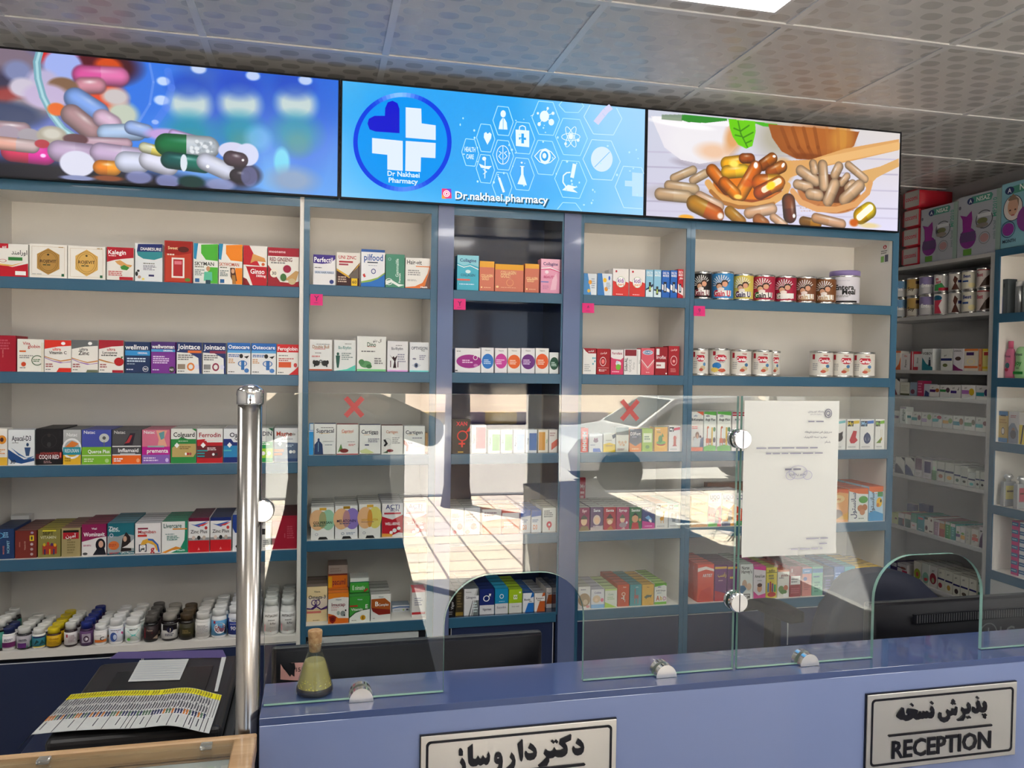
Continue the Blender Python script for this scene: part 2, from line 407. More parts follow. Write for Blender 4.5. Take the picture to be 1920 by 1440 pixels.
# local x -> world -Y ; local y -> world +X
L = 4.18-3.49
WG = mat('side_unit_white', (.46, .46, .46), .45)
ZW = [2.214, 1.913, 1.605, 1.456, 1.287, .99, .684, .385]
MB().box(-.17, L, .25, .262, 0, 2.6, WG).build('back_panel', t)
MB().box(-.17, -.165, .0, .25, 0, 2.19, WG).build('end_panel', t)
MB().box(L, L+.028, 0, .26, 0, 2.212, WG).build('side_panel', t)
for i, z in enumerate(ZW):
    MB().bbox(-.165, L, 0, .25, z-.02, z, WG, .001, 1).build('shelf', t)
tV = tag(empty('side_shelving_unit', (XR, 3.46, 0)), 'blue-edged side-wall shelving bay with toiletries, at the edge of view', 'shelves'); rot(tV)
ZV = [1.896, 1.572, 1.247, .925, .592]
MB().box(0, .03, .004, .26, 0, 2.222, WHITE).build('side_panel', tV); MB().box(0, .03, -.004, .004, 0, 2.222, BLUE).build('front_stile', tV)
MB().box(.93, .96, .0, .26, 0, 2.222, WHITE).build('side_panel', tV)
MB().box(.03, .93, .25, .26, .5, 2.222, WHITE).build('back_panel', tV)
p = MB().box(.03, .93, .004, .25, 2.19, 2.222, WHITE).build('top_panel', tV); MB().box(.03, .93, -.004, .004, 2.185, 2.222, BLUE).build('edge_strip', p)
for z in ZV:
    p = MB().box(.03, .93, .004, .25, z-.02, z, WHITE).build('shelf', tV); MB().box(.03, .93, -.004, .004, z-.045, z, BLUE).build('edge_strip', p)
MB().box(.03, .93, -.002, .016, .05, .545, GREYP).build('door', tV)

# ---------- goods
BAY = {'A': 'behind post', 'B': 'above flask', 'C': 'in navy niche', 'D': 'beside niche', 'E': 'in tin bay', 'W': 'of white side-wall bay', 'V': 'of blue side-wall bay'}
LIM = {'A': (-1.109, -.0715), 'B': (-.0355, .4145), 'C': (.5025, .9365), 'D': (1.0285, 1.4715), 'E': (1.5115, 2.4565), 'W': (-4.3, -3.492), 'V': (-3.43, -2.4)}
KIND = lambda bay, row: {'A': 'vitamin_box', 'B': 'vitamin_box', 'C': 'supplement_box', 'W': 'herbal_remedy_box', 'V': 'skincare_box'}.get(bay) or ('syrup_box' if row > 1 else 'supplement_box')
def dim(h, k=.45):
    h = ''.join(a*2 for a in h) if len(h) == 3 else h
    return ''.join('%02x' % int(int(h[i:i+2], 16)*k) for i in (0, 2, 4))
ROWN = ['top', 'second', 'third', 'fourth', 'fifth', 'sixth', 'seventh', 'lowest']
ORD = ['', '', 'second', 'third', 'fourth', 'fifth', 'sixth', 'seventh', 'eighth', 'ninth']
def place(bay, row):
    if bay in 'ABCDE': rn = ['top', 'second', 'third', 'fourth', 'bottom'][row]
    elif bay == 'W': rn = ROWN[row]
    else: rn = ['first', 'second', 'third', 'fourth', 'bottom'][row]
    return f'{rn} shelf {BAY[bay]}'
def surf(bay, row, x, y):
    """px -> (s along the shelf, height) in the plane of that bay's goods"""
    if bay in 'ABCDE': return onY(x, y, YS+.012)
    r = onX(x, y, XR+.012); return (-r[0], r[1])
def zof(bay, row): return {'A': ZA, 'W': ZW, 'V': ZV}.get(bay, ZR)[row]
def put(o, bay, s, setback, z):
    if bay in 'ABCDE': o.location = (s, YS+.012+setback, z)
    else: o.location = (XR+.012+setback, -s, z); o.rotation_euler.z = -math.pi/2
def carton(bay, row, x0, x1, yt, desc, col, spec, n=1, dep=.05, top=None, sb=0, z0=None, name=None, cat='box', tilt=0, side=None):
    zb = zof(bay, row) if z0 is None else z0
    xm = (x0+x1)/2
    sa, _ = surf(bay, row, x0, (yt+20)); sb_, _ = surf(bay, row, x1, (yt+20))
    k = (YS+.012+sb)/(YS+.012) if bay in 'ABCDE' else (XR+.012+sb)/(XR+.012)
    name = name or KIND(bay, row); dmax = .248 if bay in 'ABCDE' else .235
    while n > 1 and sb+n*(dep+.0025) > dmax: n -= 1
    sa *= k; sb_ *= k; sa = max(sa, LIM[bay][0]) if name != 'device_carton' else sa; sb_ = min(sb_, LIM[bay][1]) if name != 'device_carton' else sb_
    zt = H+(surf(bay, row, xm, yt)[1]-H)*k
    w = sb_-sa-.0016; h = zt-zb
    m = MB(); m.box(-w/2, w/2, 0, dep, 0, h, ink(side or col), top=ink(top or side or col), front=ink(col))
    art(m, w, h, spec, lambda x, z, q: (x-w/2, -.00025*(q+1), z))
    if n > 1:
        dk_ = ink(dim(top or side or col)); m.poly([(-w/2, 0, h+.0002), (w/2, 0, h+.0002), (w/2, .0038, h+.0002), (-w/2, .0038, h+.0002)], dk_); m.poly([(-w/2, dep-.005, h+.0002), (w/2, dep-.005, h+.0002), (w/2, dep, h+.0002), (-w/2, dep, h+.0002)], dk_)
    me = m.data(name)
    pl = place(bay, row)
    for i in range(n):
        o = bpy.data.objects.new(name, me); COL.objects.link(o)
        if i == 0: lb = f'{desc}, {pl}'
        else: lb = f'{desc}, {pl}, {ORD[i+1]} back'
        tag(o, lb, cat, (f'{desc}s, {pl}' if n > 1 else None))
        put(o, bay, (sa+sb_)/2+(random.uniform(-.0006, .0006) if i else 0), sb+i*(dep+.0015)+(random.uniform(0, .001) if i else 0), zb+.0003)
        if tilt and i == 0: o.rotation_euler.z += tilt
def can(bay, row, x0, x1, yt, desc, body, spec, lid='ddd', base_='999', z0=None, sb=0, name='milk_powder_tin', arcw=1.9, cat='tin', lidh=0):
    zb = zof(bay, row) if z0 is None else z0
    sa, _ = surf(bay, row, x0, yt+20); sb_, _ = surf(bay, row, x1, yt+20)
    r = (sb_-sa)/2*.985; k = 1+(sb+r)/3.1; r *= k
    zt = H+(surf(bay, row, (x0+x1)/2, yt)[1]-H)*(1+(sb+r*.3)/(3.1 if bay in 'ABCDE' else 3.35)); h = zt-zb
    t = tag(empty(name), f'{desc}, {place(bay, row)}', cat)
    mt = mat('tin_metal', (.6, .6, .58), .25, metal=1)
    b = MB(); hb = h-lidh
    b.lathe([(r*.97, 0), (r, .003), (r, .006), (r*.975, .009), (r*.975, hb-.009), (r, hb-.006), (r, hb-.002), (r*.96, hb)], ink(body), ms=[mt, mt, mt, ink(body), mt, mt, mt], n=32)
    b.build('body', t)
    if lidh: MB().lathe([(r*1.01, hb-.002), (r*1.01, h-.004), (r*.98, h)], ink(lid), n=32).build('lid', t)
    else: MB().lathe([(r*.93, hb-.003), (r*.93, hb-.0005), (r*.4, hb-.0004)], ink(lid), n=32).build('lid', t)
    m = MB(); W = arcw*r; hh = hb-.02
    NX, NZ = 44, 56
    # printed wrap: cells take the colour of the topmost shape under them
    shapes = []
    for op in spec.split(';'):
        q = op.strip().split(' ')
        if q[0] in 'reop' and q[0]: shapes.append(q)
    def colour(u_, v_):
        c = body
        for q in shapes:
            if q[0] == 'r':
                x0_, y0_, x1_, y1_ = map(float, q[1:5])
                if x0_ <= u_ <= x1_ and y0_ <= v_ <= y1_: c = q[5]
            elif q[0] == 'e':
                cx, cy, rx, ry = map(float, q[1:5])
                if ((u_-cx)/rx)**2+((v_-cy)/ry)**2 <= 1: c = q[5]
            elif q[0] == 'o':
                cx, cy, rx, ry = map(float, q[1:5]); dd = ((u_-cx)/rx)**2+((v_-cy)/ry)**2; iq = float(q[6]) if len(q) > 6 else .75
                if iq*iq <= dd <= 1: c = q[5]
            elif q[0] == 'p':
                P = [tuple(map(float, z.split(','))) for z in q[1:-1]]; ins = False; j = len(P)-1
                for i in range(len(P)):
                    if (P[i][1] > v_) != (P[j][1] > v_) and u_ < (P[j][0]-P[i][0])*(v_-P[i][1])/(P[j][1]-P[i][1])+P[i][0]: ins = not ins
                    j = i
                if ins: c = q[-1]
        return c
    # face the print towards the viewer
    fa = math.atan2(-((sa+sb_)/2), YS) if bay in 'ABCDE' else .55
    def P3(u_, v_, off=.0006):
        th = (u_-.5)*arcw*1.0+fa*(-1 if 0 else 1)
        R_ = r*.975+off
        return (R_*math.sin(th), -R_*math.cos(th), .01+v_*hh)
    if len(shapes):
        for i in range(NX):
            for j in range(NZ):
                c = colour((i+.5)/NX, (j+.5)/NZ)
                if c != body: m.poly([P3(i/NX, j/NZ), P3((i+1)/NX, j/NZ), P3((i+1)/NX, (j+1)/NZ), P3(i/NX, (j+1)/NZ)], ink(c))
    for op in spec.split(';'):
        q = op.strip().split(' ')
        if q[0] in ('t', 'm'):
            art(m, 1, 1, op.strip(), lambda x, z, kk: P3(x, z, .0012)) if q[0] == 'm' else None
            if q[0] == 't':
                cx, cy, hgt, mw = map(float, q[1:5]); vs, fs, w_ = glyphs(' '.join(q[6:]), .03)
                s_ = hgt*hh; sx = min(s_, mw*W/w_); m.mesh([P3(cx+x*sx/W, cy+(y-.5)*s_/hh, .0012) for x, y in vs], fs, ink(q[5]))
    if m.v: m.build('label', t)
    put(t, bay, (sa+sb_)/2*k, sb+r, zb+.0003)
    return t
W_ = 'e8e6e0'
def rows(bay, row, text):
    for ln in text.strip().split('\n'):
        a, d, c, s = [q.strip() for q in ln.split('|')]
        q = a.split(); x0, x1, yt = map(float, q[:3]); n = int(q[3]) if len(q) > 3 else 1; dep = float(q[4]) if len(q) > 4 else .055; sb = float(q[5]) if len(q) > 5 else .004+random.random()*.004
        cc = c.split(':'); top = cc[1] if len(cc) > 1 else None; side = cc[2] if len(cc) > 2 else None
        carton(bay, row, x0, x1, yt, d, cc[0], s, n, dep, top, sb, side=side)
rows('A', 0, '''
-22 53 457 1 .05|white carton with red wave bottom and Persian title|eceae4|r 0 0 1 .22 c01028;p 0,.22 0,.4 .3,.38 .6,.3 1,.42 1,.22 c01028;p .2,.4 .6,.36 .9,.46 .6,.32 .3,.34 e0b060;r .28 .86 .5 1 c01028;t .78 .75 .13 .4 444 اورامند;r .5 .5 .86 .6 2f7d3a;o .36 .48 .1 .05 c88;r .68 .06 .95 .18 eee;t .4 .9 .07 .2 fff aid
55 126 458 1 .06|square white carton with dark gold hexagon, nearer blister cards|ece9e2|r .06 .08 .94 .085 b08d50;r .06 .92 .94 .925 b08d50;r .06 .08 .065 .92 b08d50;r .935 .08 .94 .92 b08d50;p .5,.88 .8,.7 .8,.28 .5,.1 .2,.28 .2,.7 b88c45;o .5 .49 .27 .33 7d5c28 .96;o .5 .49 .23 .28 7d5c28 .96;t .5 .5 .085 .55 2a1c10 ROJEVIT;m .36 .36 .64 .42 1 553;p .46,.69 .5,.72 .54,.69 .5,.66 221;r .86 .06 .93 .14 1d5a3c;m .78 .9 .93 .94 1 b08d50;m .08 .1 .4 .13 1 999
127 198 462 1 .06|square white carton with bright gold hexagon, touching red-topped carton|ece9e2|r .06 .08 .94 .085 b08d50;r .06 .92 .94 .925 b08d50;r .06 .08 .065 .92 b08d50;r .935 .08 .94 .92 b08d50;p .5,.9 .8,.7 .8,.3 .5,.1 .2,.3 .2,.7 dcb05e;o .5 .5 .28 .34 9a7433 .96;o .5 .5 .23 .28 9a7433 .96;t .5 .52 .09 .6 2a1c10 ROJEVIT;m .36 .38 .64 .44 1 553;p .46,.71 .5,.74 .54,.71 .5,.68 221;r .86 .06 .93 .14 1d5a3c;m .78 .92 .93 .96 1 b08d50
200 251 464 1 .05|white carton with red top and ginger root|eae8e2:a01025|p 0,1 1,1 1,.7 .6,.66 .3,.62 0,.55 b50f26;t .38 .85 .13 .66 fff Kalegin;m .06 .72 .4 .76 1 fdd;p .3,.58 .5,.62 .75,.5 .95,.48 .9,.42 .6,.42 .4,.5 d8a05c;p .5,.42 .65,.48 .85,.4 .75,.32 .55,.34 3c8a36;m .06 .14 .8 .3 3 c66;r .47 .03 .98 .12 b01a2a;r 0 0 1 .02 222
253 305 457 1 .05|tall silver carton with navy and teal top|e2e6ea:cfd3da|p .1,.98 1,1 1,.8 .06,.78 1a2a6c;p .06,.78 1,.8 1,.65 .7,.58 .3,.6 .1,.68 2f8c96;t .58 .86 .075 .76 fff DIABESURE;m .3 .5 .9 .46 1 665;m .3 .3 .8 .44 4 889;e .06 .2 .05 .06 222;e .16 .12 .06 .04 b98;e .12 .28 .05 .03 333;r .5 .14 .7 .19 336;e .3 .07 .05 .03 e8d36a
308 361 452 1 .02|red blister card with white dispenser window|a8261e|r .04 .03 .96 .97 c03a22;p .04,.97 .96,.97 .96,.72 .5,.66 .04,.7 a0180e;e .68 .8 .2 .07 5a120a;t .3 .83 .07 .35 f4d9a8 Sweet;r .26 .12 .72 .6 efe9e2;r .32 .16 .66 .56 b3222a;r .36 .44 .62 .52 d78;m .1 .7 .5 .64 1 edc;e .84 .08 .1 .04 5a8a30
363 409 457 1 .05|white carton with green panel and standing man|e8ebe6|p .3,.97 1,1 1,.58 .5,.6 .3,.76 4cb336;p 0,1 .18,1 .1,.6 0,.62 1a86b4;t .44 .5 .09 .8 333 SKYMAN;m .05 .4 .6 .44 1 665;m .05 .2 .45 .36 4 788;p .6,.42 1,.42 1,.02 .6,.02 4cb336;e .6 .38 .08 .06 c99470;p .44,.3 .76,.3 .78,.08 .42,.08 5fc0a0;r .5 .0 .7 .1 245;r .06 .04 .24 .13 1c5f96
410 455 458 1 .05|white carton with orange panel and long-haired woman|ebe9e3|p .3,.97 1,1 1,.58 .5,.6 .3,.76 f08818;p 0,1 .18,1 .1,.6 0,.62 1a86b4;t .44 .5 .085 .84 c04a20 SKYWOMAN;m .05 .4 .5 .44 1 665;m .05 .2 .42 .36 4 788;p .7,.42 1,.42 1,.02 .7,.02 f08818;p .48,.42 .68,.42 .78,.1 .6,.08 .5,.2 5a3422;e .6 .34 .07 .06 d8a583;p .56,.24 .7,.24 .74,.02 .58,.02 a8763a;r .06 .04 .24 .13 1c5f96
456 501 461 1 .05|white and red carton with crossed red wedges and root|ebe8e3|p 0,1 .25,1 .7,.5 0,.52 c01528;p .1,.5 .1,.48 1,.48 1,0 .4,0 c01528;p .4,.8 .9,.7 .95,.6 .5,.62 .3,.56 d89a58;t .6 .36 .12 .6 fff Ginso;t .75 .25 .06 .4 fff 1000mg;e .84 .54 .07 .04 d06030;p 0,0 .3,0 .15,.16 0,.2 8a1018
502 561 465 1 .05|maroon and white carton with red berries and root|e9e6df|r 0 .78 1 1 a3132c;t .3 .9 .07 .55 f3c9cf mooneme;t .42 .7 .1 .72 6b1020 RED GINSENG;m .1 .58 .8 .64 1 888;p 0,0 1,0 1,.15 .8,.1 .4,.12 .1,.45 0,.55 9a1228;e .2 .34 .13 .11 ede6d8;t .2 .34 .08 .2 333 30;e .62 .46 .13 .1 a01040;p .4,.2 .9,.14 1,.4 .9,.42 .6,.22 c49a60;e .78 .14 .12 .08 c8b489;e .5 .24 .1 .1 3d6e35''')
rows('A', 1, '''
-20 30 629 2 .06|deep red carton with rotated fine print|a5122b|v .5 .5 .05 .8 d88 Iron tablets;m .2 .6 .8 .9 4 c05060
32 83 636 1 .06|white carton with orange lid and green ring emblem|eae8e0:d8702c|t .34 .87 .09 .5 b8312c Vita;t .62 .78 .1 .55 b8312c globin;r .08 .6 .32 .65 d86a30;m .08 .4 .6 .52 2 999;o .75 .35 .22 .16 4e6c50 .84;m .6 .3 .9 .4 2 575;e .24 .23 .09 .07 cc4a28;m .1 .1 .4 .14 1 666;r .9 0 1 .9 e0dccb
83 134 638 1 .06|white carton with red cap band reading vitamin C|ece9e3:d2301e|p 0,1 1,1 1,.83 .5,.8 0,.72 d9301f;e .7 .9 .08 .05 fff;t .46 .72 .09 .4 d9301f ultra;t .5 .61 .09 .66 333 Vitamin C;p 0,.5 .3,.42 .6,.36 1,.42 1,.38 .6,.33 .3,.4 0,.47 c84;p 0,.46 .3,.36 .7,.3 1,.34 1,.32 .6,.28 .3,.34 0,.44 96b;m .05 .14 .4 .28 2 a66;p .45,.0 1,0 1,.13 .55,.13 d9301f;m .05 .06 .3 .1 1 666
134 184 638 1 .06|white carton with grey cap band reading zinc|ece9e3:5a5c5e|p 0,1 1,1 1,.83 .5,.8 0,.72 666a6c;e .7 .9 .08 .05 fff;t .46 .72 .09 .4 444 ultra;t .46 .6 .12 .44 222 Zinc;p 0,.46 .3,.38 .6,.32 1,.38 1,.34 .6,.29 .3,.36 0,.43 c84;p 0,.42 .3,.32 .7,.26 1,.3 1,.28 .6,.24 .3,.3 0,.4 96b;m .05 .14 .4 .28 2 a66;p .55,.0 1,0 1,.08 .6,.08 69705a;m .05 .06 .3 .1 1 666
185 232 638 1 .06|white carton with crimson cap band and tomato|ece9e3:9a1228|p 0,1 1,1 1,.83 .5,.8 0,.72 a8152c;t .5 .72 .09 .4 a8152c ultra;t .45 .62 .08 .6 333 Lycopene;m .1 .5 .8 .56 1 555;e .82 .34 .2 .13 b8151c;p .9,.5 1,.5 .9,.4 3a6a2c;p 0,.42 .3,.36 .6,.3 .7,.27 .3,.32 0,.38 c84;m .05 .14 .4 .28 2 a66;r .55 0 1 .08 a8152c;m .05 .06 .3 .1 1 666
234 282 641 1 .06|navy carton with light blue band|18315c:14284c|r 0 .56 1 .72 2f8fd0;t .46 .83 .15 .9 fff wellman;t .7 .64 .06 .4 fff ORIGINAL;m .08 .34 .85 .5 2 cde;m .08 .26 .5 .32 1 9ab;o .82 .13 .12 .09 d8dfe8 .85;t .82 .13 .07 .2 fff N1;m .06 .08 .4 .14 1 dde
283 329 641 1 .06|purple carton with light blue band|7a2f92:5c2070|r 0 .76 1 1 4a2a74;r 0 .68 1 .76 4a9cd4;t .5 .85 .12 .94 fff wellwoman;t .7 .72 .05 .4 fff ORIGINAL;m .08 .3 .8 .56 4 e6cdf0;e .86 .12 .12 .1 333;t .85 .12 .07 .2 fff N1;m .06 .08 .4 .14 1 dde
331 379 642 1 .06|navy and white carton with orange target|e9e9e6:1c2c5a|p 0,1 1,1 1,0 .9,0 .86,.5 .5,.66 0,.68 1b2f66;t .48 .86 .16 .9 fff Jointace;r .44 .66 .98 .74 e07030;m .05 .42 .7 .62 3 777;o .56 .22 .15 .13 e0803c .6;e .8 .22 .09 .08 dde;r .04 .14 .34 .3 987;m .05 .05 .4 .1 1 666
380 424 643 1 .06|navy and white carton with maroon target|e9e9e6:1c2c5a|p 0,1 1,1 1,0 .92,0 .9,.5 .5,.66 0,.68 1b2f66;t .5 .86 .15 .92 fff Jointace;r .3 .66 1 .74 8a2a4a;m .05 .42 .7 .62 3 777;o .56 .22 .15 .13 8c2b49 .6;e .84 .22 .09 .08 dde;r .04 .14 .34 .3 888;m .05 .05 .4 .1 1 666
426 470 643 1 .06|white carton with blue top and figures, beside target carton|e8e8e8:2a62a8|r 0 .76 1 1 2566b4;r 0 .68 1 .76 5aa6dc;t .5 .87 .12 .92 fff Osteocare;m .05 .54 .6 .64 2 36a;e .6 .58 .08 .07 222;p .72,.56 .95,.6 .85,.5 222;m .05 .34 .4 .5 3 c96;o .66 .34 .2 .1 2f6db0 .8;r .6 .14 .74 .44 2f6db0;e .84 .12 .1 .07 4a7fc0;m .05 .05 .4 .1 1 666
471 518 644 1 .06|white carton with blue top and figures, beside red-topped carton|e8e8e8:2a62a8|r 0 .76 1 1 2566b4;r 0 .68 1 .76 5aa6dc;t .5 .87 .12 .92 fff Osteocare;m .05 .54 .6 .64 2 36a;e .6 .58 .08 .07 222;p .72,.56 .95,.6 .85,.5 222;m .05 .34 .4 .5 3 c96;o .66 .34 .2 .1 2f6db0 .8;r .6 .14 .74 .44 2f6db0;e .84 .12 .1 .07 4a7fc0;m .05 .05 .4 .1 1 666
519 560 646 1 .06|white carton with scarlet title band|eae7e2:a02026|r 0 .74 1 1 cf2229;t .5 .86 .12 .92 fff Feroglobin;m .08 .6 .6 .66 1 888;m .08 .44 .8 .56 2 b66;r .08 .24 .66 .42 d9582e;p .55,0 1,0 1,.28 .8,.14 c9252b;e .86 .32 .08 .07 c44;m .05 .05 .4 .1 1 666''')
rows('A', 2, '''
-20 14 804 1 .055|white carton with yellow base and orange eye|eeeae2|r 0 0 1 .22 e8b83a;e .7 .7 .25 .12 e0902c;e .7 .7 .1 .06 422;m .1 .3 .9 .45 3 e8a060
15 65 806 1 .055|white carton with navy swoosh and blue figure|e6eaec:b9bec6|t .5 .76 .14 .74 223 Apacal-D3;p 0,.45 .2,.35 .6,.16 1,.2 1,.12 .5,.04 .15,.1 0,.2 1d4a86;p .1,.5 .4,.28 .8,.16 1,.26 .7,.2 .4,.34 456fa8;e .74 .58 .05 .05 2f4c70;p .62,.5 .86,.5 .8,.26 .68,.26 33507a;t .18 .1 .1 .2 223 30;m .15 .62 .5 .65 1 888
67 117 804 3 .06|black carton with red letters|18161a:231c1e|p 0,.3 1,.36 1,.16 0,.16 5e1216;t .5 .22 .11 .76 fff COQ10 RED;t .5 .32 .06 .7 a8403c ADVANCED;o .5 .66 .3 .2 2c2a2e .92;e .5 .56 .08 .07 3a3a3c;e .5 .82 .06 .05 3a3433;r .92 .2 .97 .34 f06050;m .3 .04 .7 .12 2 a88
118 152 806 3 .06|silver carton with dial, teal band and yellow base|b4b6b6:777a7c|r 0 .28 1 .5 1f8fa0;r 0 0 1 .28 e2b42c;t .5 .86 .1 .6 eee Natac;o .5 .46 .55 .3 eee .8;p .1,.5 .5,.68 .9,.6 .6,.5 d87a30;t .5 .4 .1 .8 2a6f8c REDUXAN;r 0 .28 1 .5 1f8fa0;t .5 .4 .1 .8 dfeef2 REDUXAN;m .1 .08 .6 .22 2 a82
153 209 806 3 .06|blue carton with dandelion and lime base|4450a8:565ca6|r 0 0 1 .5 7cb82f;r 0 .24 1 .26 e8f0d8;t .26 .93 .09 .4 e8e8f0 Natac;e .76 .76 .17 .13 c8ccc8;e .76 .76 .06 .05 555;r .75 .52 .77 .66 7a8a5c;t .58 .37 .1 .74 fff Querce Plus;m .08 .06 .5 .18 2 dfeec0;e .86 .1 .07 .06 b8d890
210 265 806 3 .06|dark grey carton with red foot and orange base|4a4a4e:56565a|r 0 0 1 .27 ee6a1e;r 0 .25 1 .28 eee;t .26 .93 .09 .4 ccc Natac;p .4,.54 .7,.56 .8,.9 .62,.9 .5,.7 2c2030;p .42,.6 .6,.62 .7,.84 .62,.84 .5,.66 b03038;r 0 .5 1 .53 ddd;t .56 .4 .11 .76 fff Inflamaid;r .28 .27 .8 .31 ccc;m .06 .06 .5 .18 2 fff;e .9 .1 .06 .06 fbb080
266 319 806 3 .06|pink carton with torso drawing and lilac base|d8738f:c26a80|r 0 0 1 .26 8a62b8;r 0 .26 1 .5 c01890;t .26 .93 .09 .4 eee Natac;p .55,.5 .6,.7 .5,.98 .9,.98 .8,.75 .9,.5 e8a890;p .6,.9 .68,.7 .8,.75 .8,.96 609aa0;r .2 .48 .8 .53 9ab0b0;t .56 .38 .12 .76 fff prementa;m .06 .06 .6 .2 2 e8d8f0;e .9 .1 .06 .06 d8c0f0
320 368 804 3 .055|white carton with green and gold base panel|e9e8e2:c5c6c2|p 0,.7 .3,.7 .4,.76 1,.62 1,0 0,0 2b8a44;p .05,.18 .9,.18 1,.3 1,.56 .3,.56 .05,.45 c3a868;p 0,.7 1,.7 1,.58 .4,.58 0,.5 2b8a44;t .52 .83 .13 .84 222 Colguard;p .24,.6 .34,.52 .24,.44 .14,.52 fff;m .3 .62 .9 .66 1 bdb;m .35 .4 .9 .5 2 8a7040;e .68 .27 .05 .04 b33;e .78 .27 .05 .04 a55;e .6 .27 .04 .04 fff;p .84,1 1,1 1,.92 2b8a44
369 418 804 3 .055|white carton with red base panel|ebe9e4:c5c6c2|p 0,.68 .3,.7 .4,.6 1,.6 1,.0 0,0 c01a26;p .0,.5 .3,.5 1,.5 1,.2 .9,.14 .05,.14 6c1c26;t .5 .82 .13 .84 a01a2a Ferrodin;p .24,.6 .34,.52 .24,.44 .14,.52 fff;r 0 .34 .42 .38 2f9aa0;r 0 .26 .3 .3 2f9aa0;r 0 .18 .3 .22 2f9aa0;m .4 .36 .9 .46 2 edd;e .64 .25 .05 .04 fff;e .76 .25 .05 .04 333;m .3 .64 .9 .68 1 fdd
419 466 804 3 .055|white carton with navy and ocean blue base panel|e8eaec:c5c6ca|p 0,.7 .3,.7 .4,.6 1,.6 1,.0 0,0 1b2f78;p .0,.5 .3,.5 1,.5 1,.2 .9,.16 .0,.16 2a8ac0;t .58 .82 .13 .84 223 Osteo;t .7 .71 .08 .6 223 Quinox;p .24,.6 .34,.52 .24,.44 .14,.52 fff;r 0 .34 .32 .38 5ac0c0
467 512 803 3 .055|white carton with emerald and lime base panel|e9ece8:c5cac6|p 0,.7 .3,.7 .4,.6 1,.6 1,.0 0,0 1f9a4a;p .0,.4 1,.4 1,.12 .0,.12 a5d838;t .55 .84 .13 .8 334 GINDIN;e .6 .26 .08 .06 fff;e .84 .26 .08 .06 fff;m .2 .5 .9 .6 2 e8f8e8;p .8,1 1,1 1,.9 1f6a44
514 560 803 3 .055|white carton with slate base panel and orange tags|e6e6e8:bcbec4|p 0,.6 1,.56 1,0 0,0 5e6f8c;p 0,.1 1,.1 1,0 0,0 334c78;t .42 .84 .13 .66 b8402a Magne;t .7 .83 .08 .4 555 Fortis;p .24,.62 .34,.54 .24,.46 .14,.54 fff;r 0 .3 .4 .38 e88058;r 0 .2 .34 .27 e88058;e .7 .3 .07 .05 fff;e .84 .3 .07 .05 ddd;m .3 .66 .9 .7 1 99a;m .5 .44 .9 .52 2 cde''')
